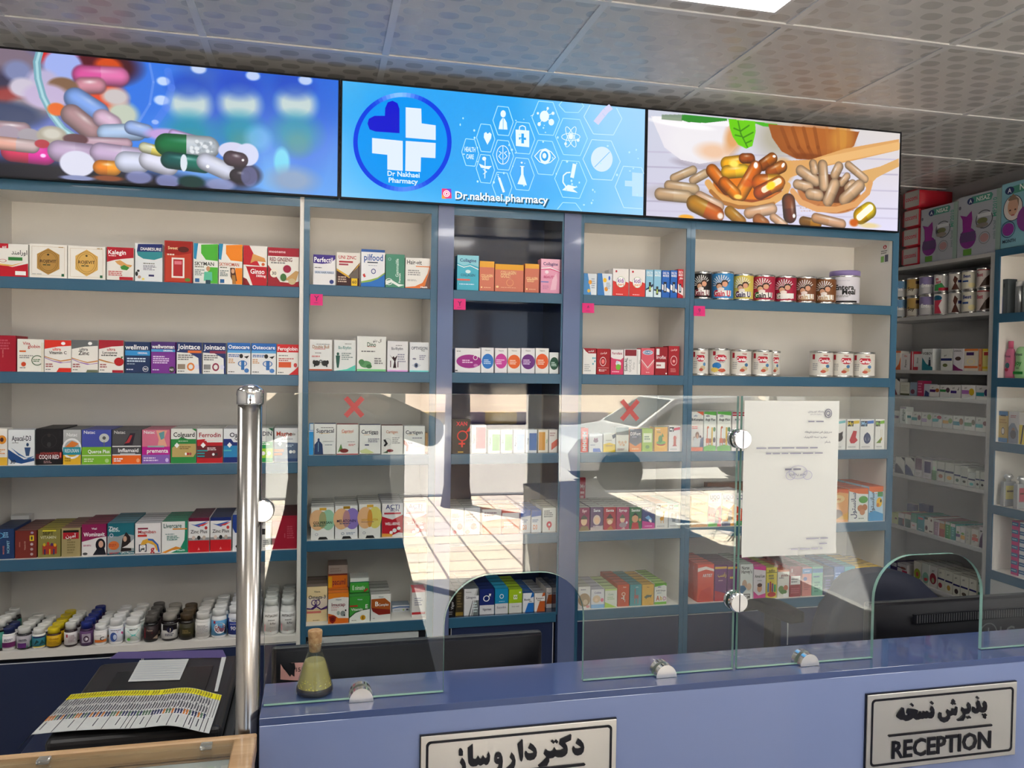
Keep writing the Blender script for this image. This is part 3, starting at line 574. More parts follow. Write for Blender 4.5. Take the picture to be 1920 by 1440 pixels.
rows('A', 3, '''
-14 27 992 4 .042|navy carton with rotated cyan print|203a66:1e2c4c|o .3 .78 .22 .1 5ab0d8 .8;v .72 .4 .12 .6 9cd NCRIPET;v .5 .3 .08 .4 d87a6a MAGNES;m .5 .7 .8 .9 3 8bd
28 69 995 6 .04|maroon carton with yellow badge and rotated print|7c3028:6e4440|v .45 .45 .07 .7 c8a090 Vitamin D3;v .2 .5 .07 .6 c07a6a tablets;r .68 .62 .88 .82 e0c02c;r .74 .66 .82 .78 443;e .78 .5 .07 .05 c8b0b8;e .78 .32 .07 .05 b8a0a0;e .78 .14 .07 .05 b8a0a0;e .8 .92 .07 .04 a898b8
71 114 993 6 .04|olive gold carton with row of silhouettes|8e8638:988c30|r 0 0 1 .98 8a8244;r .2 .93 .8 .98 e8d83a;t .45 .87 .12 .6 3a3410 SEPT;t .45 .72 .1 .7 d8d4b0 VITAMIN;r .2 .12 .84 .44 a83c28;e .28 .46 .06 .06 c8a828;e .45 .5 .06 .06 b83020;e .62 .46 .06 .06 5a2a68;e .76 .44 .06 .06 e0a020;r .28 .1 .34 .3 3a2c60;r .5 .1 .56 .3 d8b028;r .68 .1 .74 .3 2c3868
115 151 990 5 .04|pale gold carton with red and black title block|a8986a:80584c|r .08 .62 .92 .86 b01c2a;r .08 .84 .92 .92 1c1814;t .5 .73 .12 .6 fff آمین;m .3 .1 .8 .55 5 8a7c50;m .3 .56 .6 .6 1 443
153 200 983 4 .045|magenta carton with smiling woman|8c1c52:7c2440|p 0,.45 .3,.5 .6,.56 1,.6 1,0 0,0 e8e4e2;t .5 .68 .13 .86 fff Wominavit;t .5 .86 .06 .3 fff Vital;e .76 .34 .2 .2 1c1a22;e .78 .36 .1 .11 d8a890;p .45,.02 .62,.22 .92,.22 1,.02 1c1c26;m .06 .3 .45 .36 2 b68;e .14 .07 .1 .04 555
201 252 981 5 .04|teal carton with orange sun and woman drinking|1f6c7a:4a7c8c|p 0,.6 .4,.58 .7,.66 1,.6 1,.1 0,.05 9aa4a6;t .22 .84 .12 .36 fff Zinc;m .06 .72 .55 .78 1 bdd;o .15 .62 .07 .06 dde .7;e .24 .3 .2 .14 d8743a;m .06 .26 .42 .36 3 b8442a;p .5,.1 .56,.5 .7,.72 .86,.56 .9,.12 2a2020;e .66 .5 .07 .09 cfa58c;p .55,.22 .75,.3 1,.5 1,.2 e4e0dc;t .76 .06 .06 .5 e8f0f0 UPO Pharma;t .26 .06 .06 .36 c84048 IMPORT
253 302 981 5 .04|white carton with rainbow and red letters|ece8e6:c8c8cc|r .1 .8 .5 .85 8a2040;t .46 .72 .1 .74 c02028 Magniban;r .1 .56 .46 .63 d03c30;p .2,.3 .3,.45 .5,.5 .7,.48 .9,.3 .97,.1 .84,.1 .74,.28 .5,.36 .36,.3 e8b040;p .5,.5 .7,.48 .9,.3 .97,.05 .9,.05 .84,.28 .66,.42 .5,.44 3b6cc0;t .3 .2 .24 .4 2a2c48 M;t .3 .2 .18 .34 fff M;t .68 .16 .2 .3 d02830 g;r 0 0 1 .02 223
303 352 978 6 .038|white carton with green curve and orange stripe|ecedea:2c8c6c|p .9,1 1,1 1,0 .35,0 .7,.12 .88,.4 .9,.7 1f8a68;p 0,.02 .3,.12 .55,.2 .8,.14 .6,.1 .4,.08 .15,0 e09030;t .42 .87 .14 .7 1c5c54 Livercare;r .42 .74 .98 .78 e8963c;m .14 .58 .7 .62 1 688;m .2 .4 .7 .56 3 6a9a90;t .76 .08 .06 .34 d8f0e8 Health
353 393 971 6 .038|white and red carton with maroon top strip|ecebe8:5c2440|r 0 .9 1 1 6c1838;p .1,.82 .5,.72 .95,.9 .6,.84 .3,.8 3a66b8;p .4,.76 .7,.82 .98,.86 .7,.76 d84038;e .84 .7 .07 .05 d04040;t .5 .6 .1 .8 555 Zinc Plus;r 0 .34 1 .42 999;e .25 .42 .08 .06 d8c4b8;e .5 .42 .08 .06 222;e .75 .42 .08 .06 c8b8a8;r 0 0 1 .34 cc1f28;p .44,.06 .5,.14 .56,.06 e88
394 434 970 6 .038|white and red carton with navy top strip|ecebe8:283058|r 0 .9 1 1 1c2c6c;p .1,.82 .5,.72 .95,.9 .6,.84 .3,.8 3a66b8;p .4,.76 .7,.82 .98,.86 .7,.76 d84038;e .84 .7 .07 .05 d04040;t .5 .6 .1 .8 555 Zinc Plus;r 0 .34 1 .42 999;e .25 .42 .08 .06 d8c4b8;e .5 .42 .08 .06 222;e .75 .42 .08 .06 c8b8a8;r 0 0 1 .34 cc1f28;p .44,.06 .5,.14 .56,.06 e88
436 482 965 5 .04|white carton with large navy panel|e8e9ec:c8ccd4|p 0,1 1,1 1,.4 .1,.5 0,.64 22408c;e .22 .12 .1 .05 322;m .3 .5 .8 .8 4 6f8ac8
491 508 985 3 .05|narrow white carton with black block|e8e6e0|r .0 .62 .4 .86 222;m .1 .1 .9 .4 4 888
510 559 967 5 .045|plain dark red carton behind glass edge|96132a:4c0c18|r 0 .0 1 .92 a0162e;v .5 .4 .05 .6 c86878 tablets;m .6 .3 .9 .7 6 b84858''')
carton('A', 3, 20, 55, 967, 'small white carton with black lettering lying at the back', 'd8d8d4', 'r .45 .1 .75 .8 22262c;m .1 .2 .4 .7 4 666;m .78 .2 .95 .7 3 666', 1, .05, None, .19)
rows('B', 0, '''
587 629 478 1 .05|white carton with purple curved top|ebe9ea|p 0,1 1,1 1,.88 .8,.74 .4,.7 0,.72 3d2a86;t .46 .84 .16 .84 fff Perfectil;m .06 .55 .4 .6 1 777;r .06 .38 .95 .47 c8d0e4;t .5 .42 .06 .84 567 SKIN HAIR NAILS;e .84 .12 .1 .07 2a3a80
631 675 474 1 .05|white and brown carton with gold diagonals|ebe6de|t .46 .86 .1 .76 b81c30 UNI ZINC;r .1 .7 .7 .75 b02030;r .1 .62 .5 .67 a04050;p 0,.5 .5,.3 1,.72 1,0 0,0 3c1a1c;p 0,.52 .55,.3 1,.7 1,.66 .55,.24 0,.46 d8a838;p .5,.3 .95,.6 .95,.25 .75,.2 6c6058;r .64 .02 .9 .24 e8c020;t .77 .13 .09 .2 322 60;m .06 .1 .5 .3 3 c8b0a0
677 722 468 1 .05|tall white carton with blue wave base|e8eaee:24487c|r 0 .93 1 1 2858a0;t .52 .79 .17 .8 2458a0 pilfood;r .26 .64 .7 .67 345;m .3 .56 .8 .59 1 aab;o .52 .42 .1 .07 2a3c80 .7;p .06,.32 .14,.36 .2,.27 .12,.25 c03030;p 0,.1 .4,.16 .7,.24 1,.36 1,0 0,0 2470c0;p 0,.14 .4,.2 .7,.26 1,.4 1,.36 .7,.22 .4,.14 0,.1 8cb050
723 759 477 1 .05|sea green carton with white swirl|4a8c74|v .6 .6 .16 .6 d8ece4 Gammalife;v .74 .3 .1 .4 fff Premium;o .2 .85 .08 .04 cde .8;p 0,.08 .3,.16 .7,.04 1,.1 .7,.12 .3,.24 0,.2 eef4f0;o .18 .18 .2 .1 eef4f0 .8
760 807 484 1 .05|white carton with orange curve and brown corner|eae7e2|t .36 .86 .14 .6 333 Hair-vit;r .42 .71 .98 .74 e08040;m .1 .42 .7 .62 3 999;m .08 .24 .5 .3 2 aaa;p 0,.04 .4,.08 .7,.2 .9,.5 1,.8 1,.7 .8,.1 .6,0 0,0 e07838;p .55,0 .8,.1 1,.66 1,0 7c5850;t .76 .06 .06 .34 fff Health''')
rows('B', 1, '''
580 623 637 1 .05|white carton with two black bulls|e2e3e1|r 0 0 1 .05 b8563c;t .5 .77 .1 .74 a06a3c Double Bull;r .2 .69 .7 .705 c44;m .25 .54 .6 .6 1 999;m .1 .42 .5 .5 1 c88;e .32 .24 .14 .09 222;e .68 .24 .14 .09 222;e .2 .27 .06 .07 222;e .8 .27 .06 .07 222;o .5 .3 .07 .05 222 .6;r .2 .12 .26 .2 222;r .74 .12 .8 .2 222;m .3 .84 .9 .87 1 888
626 667 638 1 .05|white carton with teal standing man|e1e4e2|p 0,0 1,0 1,.2 .6,.06 5cc8b4;t .5 .76 .1 .6 4a8c88 Bio-Rhythm;e .18 .55 .06 .05 28584c;p .08,.5 .28,.5 .26,.3 .22,.1 .14,.1 .1,.3 28584c;m .35 .35 .9 .6 4 8a9a98;m .5 .86 .9 .9 1 888
669 724 631 1 .06|tall white carton with green leaf spray|e3e4df|r 0 0 1 .06 78c888;t .5 .77 .12 .3 2a5c3c Dino;r .36 .7 .64 .71 c44;t .7 .88 .07 .3 444 آل دنو;m .15 .54 .9 .6 1 777;e .3 .2 .2 .1 5a9460;e .16 .26 .1 .08 4a8450;e .42 .14 .1 .06 3c7444;m .6 .2 .95 .4 3 888
726 765 640 1 .05|white carton with dancing black figures and pink base|e2e1e2|r 0 0 1 .05 e0a0dc;t .48 .76 .09 .56 556 Bio-Rhythm;p .28,.12 .34,.34 .1,.56 .3,.42 .5,.54 .4,.34 .44,.12 3a2028;e .3 .46 .05 .04 3a2028;r .14 .14 .18 .36 5a3038;r .5 .14 .54 .36 5a3038;m .5 .3 .95 .6 4 99a;m .4 .84 .8 .88 1 888
768 806 642 1 .05|white carton with drawn eye and turquoise base|e0e2e4|r 0 0 1 .05 78d8d8;t .5 .8 .1 .84 24304c OPTIVISION;t .7 .72 .05 .3 555 Plus;e .24 .44 .1 .03 889;p .1,.22 .35,.32 .6,.22 .35,.12 c8ccd4;e .34 .22 .1 .08 506080;e .34 .22 .04 .04 111;m .5 .4 .95 .58 3 99a''')
rows('B', 2, '''
579 588 795 1 .05|sliver of blue and white carton|2e9ce0|r .2 .8 1 1 d8e4ec;r 0 .75 1 .78 eef
589 630 795 1 .055|white carton with navy back and shoulders|e4e5e3:2a3566|t .5 .78 .13 .82 26283c Supracal;r .2 .69 .7 .7 da4;m .3 .86 .9 .9 1 777;p .0,.0 .02,.34 .14,.44 .26,.44 .38,.34 .42,.0 223c68;e .2 .48 .05 .06 223c68;r .18 .1 .2 .4 9cd;m .5 .3 .9 .34 1 789;m .4 .42 .9 .45 1 999;r 0 0 1 .02 223
631 672 796 1 .055|white carton with cocoa leaf and red edges|e3e4e0:9c2c3c|t .5 .78 .1 .54 d05838 Caprinol;r .22 .71 .7 .72 da4;p .06,.08 .2,.36 .3,.14 5a8a44;e .35 .13 .2 .07 7c2c28;m .5 .4 .95 .44 1 999;m .55 .28 .95 .36 2 d88;r 0 0 1 .03 b03c48
674 714 797 1 .055|white carton with pale green crescents|e4e5e2:2a2c58|t .48 .77 .13 .8 26283c Cartigen;t .78 .7 .06 .24 26283c Max;r .2 .66 .5 .67 e8963c;p .0,.12 .3,.2 .7,.06 .5,.02 .1,.04 c8d098;m .4 .4 .95 .55 3 889;r .25 .3 .45 .34 336;r 0 0 1 .02 335
715 756 798 1 .055|white carton with black joint and berries|e3e2de:6c3c38|t .48 .78 .1 .54 c07a58 Cartigen;o .28 .42 .18 .13 bbb .9;p .08,.5 .18,.52 .3,.36 .16,.26 .1,.3 .18,.38 222;e .4 .12 .16 .05 7c1c24;p .06,.05 .3,.12 .3,.04 2c4c2c;m .5 .36 .95 .6 4 999
757 797 799 1 .055|white carton with bent knee picture|e4e5e2:c8c8c8|t .48 .78 .13 .8 26283c Cartigen;r .2 .68 .5 .69 e0b040;p .0,.5 .12,.44 .22,.3 .2,.1 .1,.1 .12,.28 .0,.36 b8604c;t .3 .4 .06 .2 446 Forte;m .4 .54 .9 .6 1 889;m .5 .24 .95 .3 2 bcc
797 806 812 1 .05|small tan carton at frame|c8a070|r 0 0 1 .1 8c5a30''')
rows('B', 3, '''
583 627 951 4 .05|white carton with peach and mint petals|e6e6e2:c8c8c4|e .28 .6 .36 .32 e8b888;e .74 .6 .3 .32 98c8a8;e .5 .6 .16 .26 a8a878;r 0 0 1 .26 e4e4e2;r .36 .9 .66 .98 d8a838;t .5 .52 .08 .82 2a4c3c COLPERSAN;m .1 .4 .8 .46 2 576;o .24 .16 .07 .04 99a .7;p .3,0 .36,.08 .66,.08 .74,0 222
628 671 948 4 .05|white carton with peach and violet petals|e6e6e4:c8c8c4|e .28 .6 .36 .32 e8b888;e .76 .6 .34 .32 8c78c0;e .5 .6 .16 .26 b8888c;r 0 0 1 .26 e4e4e4;r .36 .9 .66 .98 a8801c;t .5 .54 .08 .84 2a2050 MELATONIN;m .2 .44 .8 .48 1 557;o .34 .16 .07 .04 89a .7;m .5 .12 .9 .2 2 9ab;p .3,0 .36,.08 .66,.08 .74,0 222
673 714 945 4 .05|white carton with peach and yellow petals|e7e6e0:c8c8c4|e .28 .6 .36 .32 e8b888;e .74 .6 .32 .32 e0d470;e .5 .58 .12 .26 d8963c;r 0 0 1 .26 e4e4e0;r .36 .9 .66 .98 d8a838;t .5 .54 .06 .8 d8a020 HONEYVITA;m .1 .46 .8 .5 1 a86;o .24 .16 .07 .04 99a .7;p .3,0 .36,.08 .66,.08 .74,0 222
716 756 944 5 .045|white and crimson carton with white pills, nearest petals|e8e6e6:c4c4c8|t .5 .9 .13 .7 202c70 ACTI;t .6 .8 .08 .4 202c70 IRON;r .1 .68 .9 .73 c03040;p 0,.62 .5,.52 1,.66 1,.12 .8,.14 .5,.06 0,.1 c01c2e;t .5 .4 .08 .7 fff WELL-BEING;e .6 .2 .1 .06 f0f0f0;e .8 .26 .09 .05 e8e8e8;e .44 .14 .08 .05 fff;p 0,.12 .5,.1 .5,.02 0,.02 e0a040
757 800 943 5 .045|white and crimson carton with white pills, furthest from petals|e8e6e6:c4c4c8|t .5 .9 .13 .7 202c70 ACTI;t .6 .8 .08 .4 202c70 IRON;r .1 .68 .9 .73 c03040;p 0,.62 .5,.52 1,.66 1,.12 .8,.14 .5,.06 0,.1 c01c2e;t .5 .4 .08 .7 fff WELL-BEING;e .6 .2 .1 .06 f0f0f0;e .8 .26 .09 .05 e8e8e8;e .44 .14 .08 .05 fff;p 0,.12 .5,.1 .5,.02 0,.02 e0a040''')
rows('B', 4, '''
575 614 1100 4 .05 .04|cream carton with purple heart ribbon|f0d8a8:94847c|r 0 .36 1 .7 f2e2d2;t .5 .7 .1 .84 222 Omega-3;o .36 .54 .15 .09 4a2a70 .72;o .52 .54 .15 .09 4a2a70 .72;p 0,.4 .2,.38 .45,.48 .5,.42 .3,.34 0,.36 4a2a70;p .45,.46 .7,.36 1,.44 1,.36 .7,.32 .45,.42 4a2a70;r 0 .24 .7 .3 d87870;m .3 .02 .7 .05 1 543;t .5 .86 .05 .3 333 Vitane
615 654 1112 4 .045 .002|orange and white carton with shield|eeebe6:d8752c|p 0,1 1,1 1,.84 .7,.86 .3,.84 0,.8 e88420;t .5 .62 .11 .72 7c2038 Imucap;m .15 .5 .8 .54 1 c99;m .15 .42 .5 .48 2 caa;e .5 .34 .08 .07 a8b4ac;e .72 .32 .12 .09 889090;e .86 .42 .04 .03 222;e .8 .26 .04 .03 333;p 0,.34 .3,.28 .5,.18 1,.16 1,0 0,0 e07020;p .04,.24 .24,.28 .4,.22 .36,.08 .22,.0 .08,.08 8c1c14;e .22 .15 .09 .06 601010;t .5 .79 .05 .3 467 Vitane
655 694 1118 3 .045 .002|green carton with curved white base|3d9a38:3c8c40|p 0,.2 .3,.38 .6,.45 1,.5 1,0 0,0 eceee8;p 0,.22 .3,.4 .6,.47 1,.52 1,.49 .6,.44 .3,.36 0,.17 1c3c20;r .0 .6 .4 .66 b02c20;t .36 .5 .1 .66 f0f4e8 Vitamin;t .84 .6 .15 .2 fff E;e .66 .17 .13 .1 d8a020;t .66 .17 .1 .16 2c1c08 E;t .5 .88 .05 .34 cde Vitane;m .1 .06 .4 .1 1 888
695 733 1114 4 .045 .004|white carton with brown leaf-shaped panel|e6e6e2:a8a8a4|p .02,.82 .7,.84 .98,.66 .98,.26 .98,.24 .4,.22 .1,.36 .02,.5 a8541c;p .02,.5 .1,.36 .4,.22 .98,.24 .98,.4 8c2418;t .3 .64 .17 .3 fff B;t .62 .6 .09 .56 fff -Complex;m .1 .08 .3 .12 1 999;t .5 .9 .05 .34 667 Vitane''')
carton('B', 4, 735, 768, 1135, 'low white carton with blue wave', 'd8dce4', 'p 0,.7 .4,.84 1,.76 1,.6 .4,.66 0,.56 3a68a8;r .6 .2 .7 .4 ac5;r .8 .2 .94 .45 667;m .1 .2 .5 .35 2 aaa', 1, .06, '8c9cb0', .10)
carton('B', 4, 772, 800, 1104, 'narrow white carton with red ends', 'ebe6e4', 'r 0 .88 1 1 d85058;r 0 .1 1 .18 c83038;m .2 .4 .8 .7 4 99a', 1, .06, 'd86068', .02)
rows('C', 0, '''
857 898 479 1 .05|turquoise carton with white curved cap|4ab4cc|p 0,1 1,1 1,.68 .6,.76 .3,.7 0,.78 8ccddc;p 0,.74 .3,.67 .6,.72 1,.62 1,.6 .6,.7 .3,.65 0,.72 fff;t .5 .86 .09 .76 283c78 Collagine;t .5 .44 .07 .66 2a6080 COLLAGEN;r .0 .28 .6 .33 e07068;e .5 .54 .12 .05 d8f0f4;m .1 .16 .8 .2 1 def
899 927 490 1 .05|salmon carton with gold lid, beside turquoise carton|d27860:d8a040|r 0 .8 1 1 e8a83c;t .5 .52 .09 .8 f8d8a0 COLLAGEN;t .4 .42 .09 .5 f8d8a0 GOLD;e .14 .13 .06 .03 f8d8a0;m .3 .1 .9 .15 1 eb9
928 982 496 1 .06|wide salmon carton with gold lid and droplet outline|d27860:d8a040|r 0 .8 1 1 e8a830;t .46 .7 .12 .54 f8d8a0 COLLAGEN;t .36 .58 .12 .34 f8d8a0 GOLD;o .52 .34 .13 .13 f0b080 .85;p .45,.44 .52,.58 .59,.44 d88a70;e .08 .18 .05 .04 f8d8a0;m .2 .14 .8 .18 1 eb9
984 1011 495 1 .05|salmon carton with gold lid, beside pink carton|d27860:d8a040|r 0 .84 1 1 e8a83c;t .5 .5 .09 .8 f8d8a0 COLLAGEN;t .4 .42 .09 .5 f8d8a0 GOLD;e .14 .13 .06 .03 f8d8a0;m .3 .1 .9 .15 1 eb9
1014 1054 486 1 .05|pink carton with face profile|e8a0bc|p 0,1 1,1 1,.7 .5,.78 0,.76 f0b8cc;p 0,.74 .5,.76 1,.66 1,.64 .5,.73 0,.71 fff;p 0,.71 .5,.73 1,.64 1,.62 .5,.7 0,.69 d84878;t .5 .86 .09 .76 3c2c68 Collagine;t .45 .48 .07 .6 d05080 BEAUTY;p .5,.1 .6,.4 .8,.6 .86,.4 .8,.12 f4c4d4;r 0 .32 .4 .35 7888c8;e .3 .62 .1 .05 f8e0e8;m .1 .12 .5 .24 3 c8a''')
rows('C', 1, '''
853 901 653 1 .05|wide white carton with magenta oval|e8e6e8|e .55 .46 .5 .28 a02888;m .28 .38 .7 .54 2 f0c8e8;o .8 .62 .09 .1 fff .8;e .82 .3 .09 .06 c878b8;m .06 .84 .3 .9 1 888;r .0 .06 .1 .1 333
902 926 652 1 .05|white carton with blue oval|e8e8ea|e .52 .46 .47 .3 2a78c8;m .2 .34 .8 .54 3 cfe4f8;t .5 .9 .05 .6 777 Nature
928 951 653 1 .05|white carton with pink oval|eae6e8|e .5 .48 .5 .3 c83c98;m .1 .34 .8 .56 3 f4cce8;t .5 .9 .05 .6 777 Nature
952 976 653 1 .05|white carton with orange oval, beside pink oval|eae8e4|e .5 .46 .5 .28 e8682c;m .15 .34 .85 .54 3 fadcc8;t .5 .9 .05 .6 777 Nature
977 1003 653 1 .05|white carton with purple oval|e8e6ea|e .52 .46 .5 .3 6c2c80;m .15 .34 .85 .56 3 e8d0f0;t .5 .9 .05 .6 777 Nature
1004 1029 653 1 .05|white carton with orange oval, beside dark green|eae8e4|e .5 .48 .48 .3 e85c28;m .15 .34 .85 .56 3 fadcc8;t .5 .9 .05 .6 777 Nature
1030 1052 661 1 .05|short white carton with dark green oval|e6e8e6|e .52 .48 .48 .3 1c4c38;m .2 .34 .8 .56 3 c8e0d4''')
rows('C', 2, '''
848 883 787 1 .05|black carton with red gender symbols|40362e:2a2622|t .5 .88 .12 .6 f03040 XAN;o .55 .52 .3 .16 f04030 .78;r .48 .18 .58 .36 f04838;r .34 .26 .7 .31 f04838;p .7,.62 .95,.8 .95,.66 f04838;r .3 .02 .6 .06 c8a040
884 912 797 1 .05|white carton with rose block and rotated title|ece6e4:d8c8c8|r .3 .16 .96 .92 d83c50;v .14 .5 .14 .7 555 Vitamin
915 938 806 1 .05|white carton with green block, beside rose block|e8ece2|r .36 .1 .98 .8 66b43c;v .14 .5 .14 .7 486 Calcium
939 961 806 1 .05|white carton with green block, beside pale blue|e8ece2|r .36 .1 .98 .8 66b43c;v .14 .5 .14 .7 486 Zinc
963 984 806 1 .05|white carton with pale blue block|e4eaf0|r .3 .1 .98 .8 8cb0d8;v .14 .5 .14 .7 468 Magnesium
986 1007 806 1 .05|white carton with deep blue block|e0e6ee|r .3 .1 .98 .85 2c64b0;v .14 .5 .14 .7 468 Omega
1009 1028 806 1 .05|white carton with amber block|ece4d4|r .05 .1 .7 .9 d89838;v .86 .5 .14 .7 6a4 Folic
1029 1050 806 1 .05|white carton with faded red stripe|e8e0dc|p .3,.1 1,.3 1,.6 .3,.4 d86858;m .1 .7 .9 .9 2 b99''')
rows('C', 3, '''
845 870 952 4 .05|white carton with red blossoms, beside grey pilaster|e6e2e0:c8c8c4|e .7 .3 .2 .12 d83850;e .3 .1 .15 .08 d83850;m .1 .5 .8 .8 3 988
871 900 952 4 .05|white carton with red blossoms, beside orange panel|e6e2e0:c8c8c4|e .6 .3 .2 .12 d83850;e .2 .1 .15 .08 d83850;m .1 .5 .8 .8 3 988
904 940 955 4 .05|orange and white carton with slanted panel|ece2d8:d88858|p 0,0 1,0 1,.6 0,.5 e8723c;m .1 .7 .9 .9 2 a88
941 974 955 4 .05|orange carton with white title band|ec6c38:d88858|r 0 .6 1 .85 f0e8e0;m .1 .2 .8 .5 3 fcc
976 995 957 4 .05|white carton with blue cap and orange letter, outer|e8e8ea:3a68b8|p 0,1 1,1 1,.76 0,.7 2c5cb0;t .4 .24 .2 .4 e08030 D3;m .1 .45 .9 .6 2 78a
996 1015 957 4 .05|white carton with blue cap and orange letter, inner|e8e8ea:3a68b8|p 0,1 1,1 1,.76 0,.7 2c5cb0;t .4 .24 .2 .4 e08030 D3;m .1 .45 .9 .6 2 78a
1017 1044 952 5 .048|white carton with red flower print|e6e4de:b8b8a8|e .5 .3 .2 .14 c83040;e .5 .3 .07 .05 e8e0e0;r .46 .08 .54 .2 c83040;m .1 .6 .8 .9 4 888''')
rows('C', 4, '''
838 853 1105 4 .05|black carton with white letters|1c1818:242226|v .6 .4 .4 .6 ccc Vigor;m .1 .05 .9 .2 2 999
854 869 1105 4 .05|dark brown carton with gold foot|3c3424:4c4840|r 0 0 1 .14 8c7430;m .2 .3 .9 .9 6 7c6c48
870 898 1104 5 .045|white and grey carton with slanted lines|e0e2e2:5c6468|p .3,0 1,0 1,1 .8,1 6c7474;p .4,0 .5,0 .86,1 .78,1 d8dada;p .56,0 .6,0 .92,1 .88,1 d8dada;r 0 .56 1 .74 e4e6e6;t .46 .68 .09 .7 667 Calmagonic;m .6 .1 .95 .5 4 cdd;t .3 .88 .05 .4 777 Nutrax
899 927 1104 4 .05|navy and white carton with male symbol|1c2c70:1e2c5c|r 0 0 1 .36 d8dadc;o .46 .62 .22 .12 fff .74;p .58,.68 .66,.76 .62,.8 .78,.8 .74,.68 .7,.74 .62,.66 fff;t .5 .2 .09 .6 556 Vigormen
928 953 1103 4 .05|cyan and white carton with ring logo|1888b4:2c8cb0|r 0 0 1 .4 d4d6d8;o .5 .68 .16 .09 e8f4f8 .7;t .5 .25 .08 .7 889 Easyslim;m .3 .46 .9 .5 1 bde
954 979 1105 6 .04|lime and white carton with leaf tile|9cc020:8cac28|r 0 0 1 .42 d8dad4;r .34 .58 .64 .76 f0f4e0;t .5 .67 .12 .3 7a9c20 W;e .84 .86 .08 .04 e8f0c8;t .5 .28 .06 .7 888 liver-well
980 1001 1112 6 .04|white and blue carton with slanted base|dfe4e8:2c5898|p .2,0 1,0 1,.5 .5,.5 2070c0;p .7,.74 1,.8 1,1 .85,1 2070c0;r 0 .48 1 .7 e8eaec;t .4 .66 .1 .6 334 Biotin;t .7 .56 .06 .4 334 Zinc
1002 1022 1112 6 .04|white and rust carton, in front|e4e2de:8c9094|p .2,0 1,0 1,.56 .5,.56 b85a28;p .7,.8 1,.84 1,1 .8,1 b85a28;r 0 .56 1 .78 e8e6e2;t .5 .72 .09 .8 322 Brewers;t .4 .62 .07 .5 322 Yeast
1024 1038 1102 5 .04 .045|white and rust carton set back|d8d4d0:8c9094|r 0 0 1 .2 e0dedc;p .0,.2 1,.2 1,.7 .4,.7 a85428;r 0 .66 1 .82 dcd8d4;t .5 .74 .08 .8 322 Yeast''')
rows('D', 0, '''
1094 1119 513 2 .05|white and blue carton with orange fruit, at frame|dfe6ec|p 0,0 .6,0 .3,1 0,1 4a8cc8;e .5 .6 .14 .1 e8a030;e .4 .2 .12 .08 d8b040;m .6 .3 .95 .8 5 9ab
1120 1148 513 2 .05|white and blue carton with yellow fruit, inner|dfe6ec|p 0,0 .5,0 .3,1 0,1 3a7cc0;e .5 .7 .12 .1 f0c030;e .6 .3 .12 .1 e89828;e .8 .8 .06 .1 36c;m .6 .3 .95 .6 5 9ab
1149 1179 504 2 .05|white and red carton with child logo, first|eeeae8|p 0,0 1,0 1,.5 .7,.56 .3,.5 0,.56 d83834;e .5 .52 .3 .2 fff;o .5 .52 .3 .2 8ab87a .94;t .5 .58 .16 .4 7a3c9c kidi;t .5 .44 .1 .4 e08030 guard;e .2 .9 .06 .04 c03040;m .2 .05 .9 .1 1 fcc
1180 1210 505 2 .05|white and red carton with child logo, second|eeeae8|p 0,0 1,0 1,.5 .7,.56 .3,.5 0,.56 d83834;e .5 .52 .3 .2 fff;o .5 .52 .3 .2 8ab87a .94;t .5 .58 .16 .4 7a3c9c kidi;t .5 .44 .1 .4 e08030 guard;e .2 .9 .06 .04 c03040;m .2 .05 .9 .1 1 fcc
1211 1225 506 1 .05|pale blue slim carton with navy wave, outer|8cc4e0|t .5 .9 .08 .8 fff DELTA;t .5 .8 .08 .8 fff MARIS;p 0,.3 1,.5 1,.1 0,.02 1c2c4c;p 0,.25 1,.4 1,.0 0,0 d8ecf4;r .4 .2 .7 .55 223;r .48 .25 .62 .4 ce6
1226 1240 506 1 .05|pale blue slim carton with navy wave, inner|90c8e4|t .5 .9 .08 .8 fff DELTA;t .5 .8 .08 .8 fff MARIS;p 0,.3 1,.3 1,.1 0,.02 1c2c4c;p 0,.25 1,.2 1,.0 0,0 d8ecf4;r .3 .1 .6 .4 223;r .38 .15 .52 .3 ce6
1241 1256 507 1 .05|royal blue slim carton, outer|2468c0|t .5 .9 .08 .8 fff DELTA;t .5 .8 .08 .8 fff MARIS;p 0,.5 1,.3 1,.2 0,.3 fff;r .2 .2 .6 .58 223;r .3 .25 .5 .5 cde
1257 1270 507 1 .05|royal blue slim carton, inner|2468c0|t .5 .9 .08 .8 fff DELTA;t .5 .8 .08 .8 fff MARIS;p 0,.5 1,.3 1,.2 0,.3 fff;r .3 .2 .7 .58 223;r .4 .25 .6 .5 cde
1271 1286 505 1 .05|red slim carton|c82c38|t .5 .9 .08 .8 fff DELTA;t .5 .8 .08 .8 fff MARIS;t .6 .7 .08 .6 fff plus;p 0,.5 1,.35 1,.1 0,.2 f8e8e8;r .2 .2 .6 .5 223;r .3 .25 .5 .45 cde''')
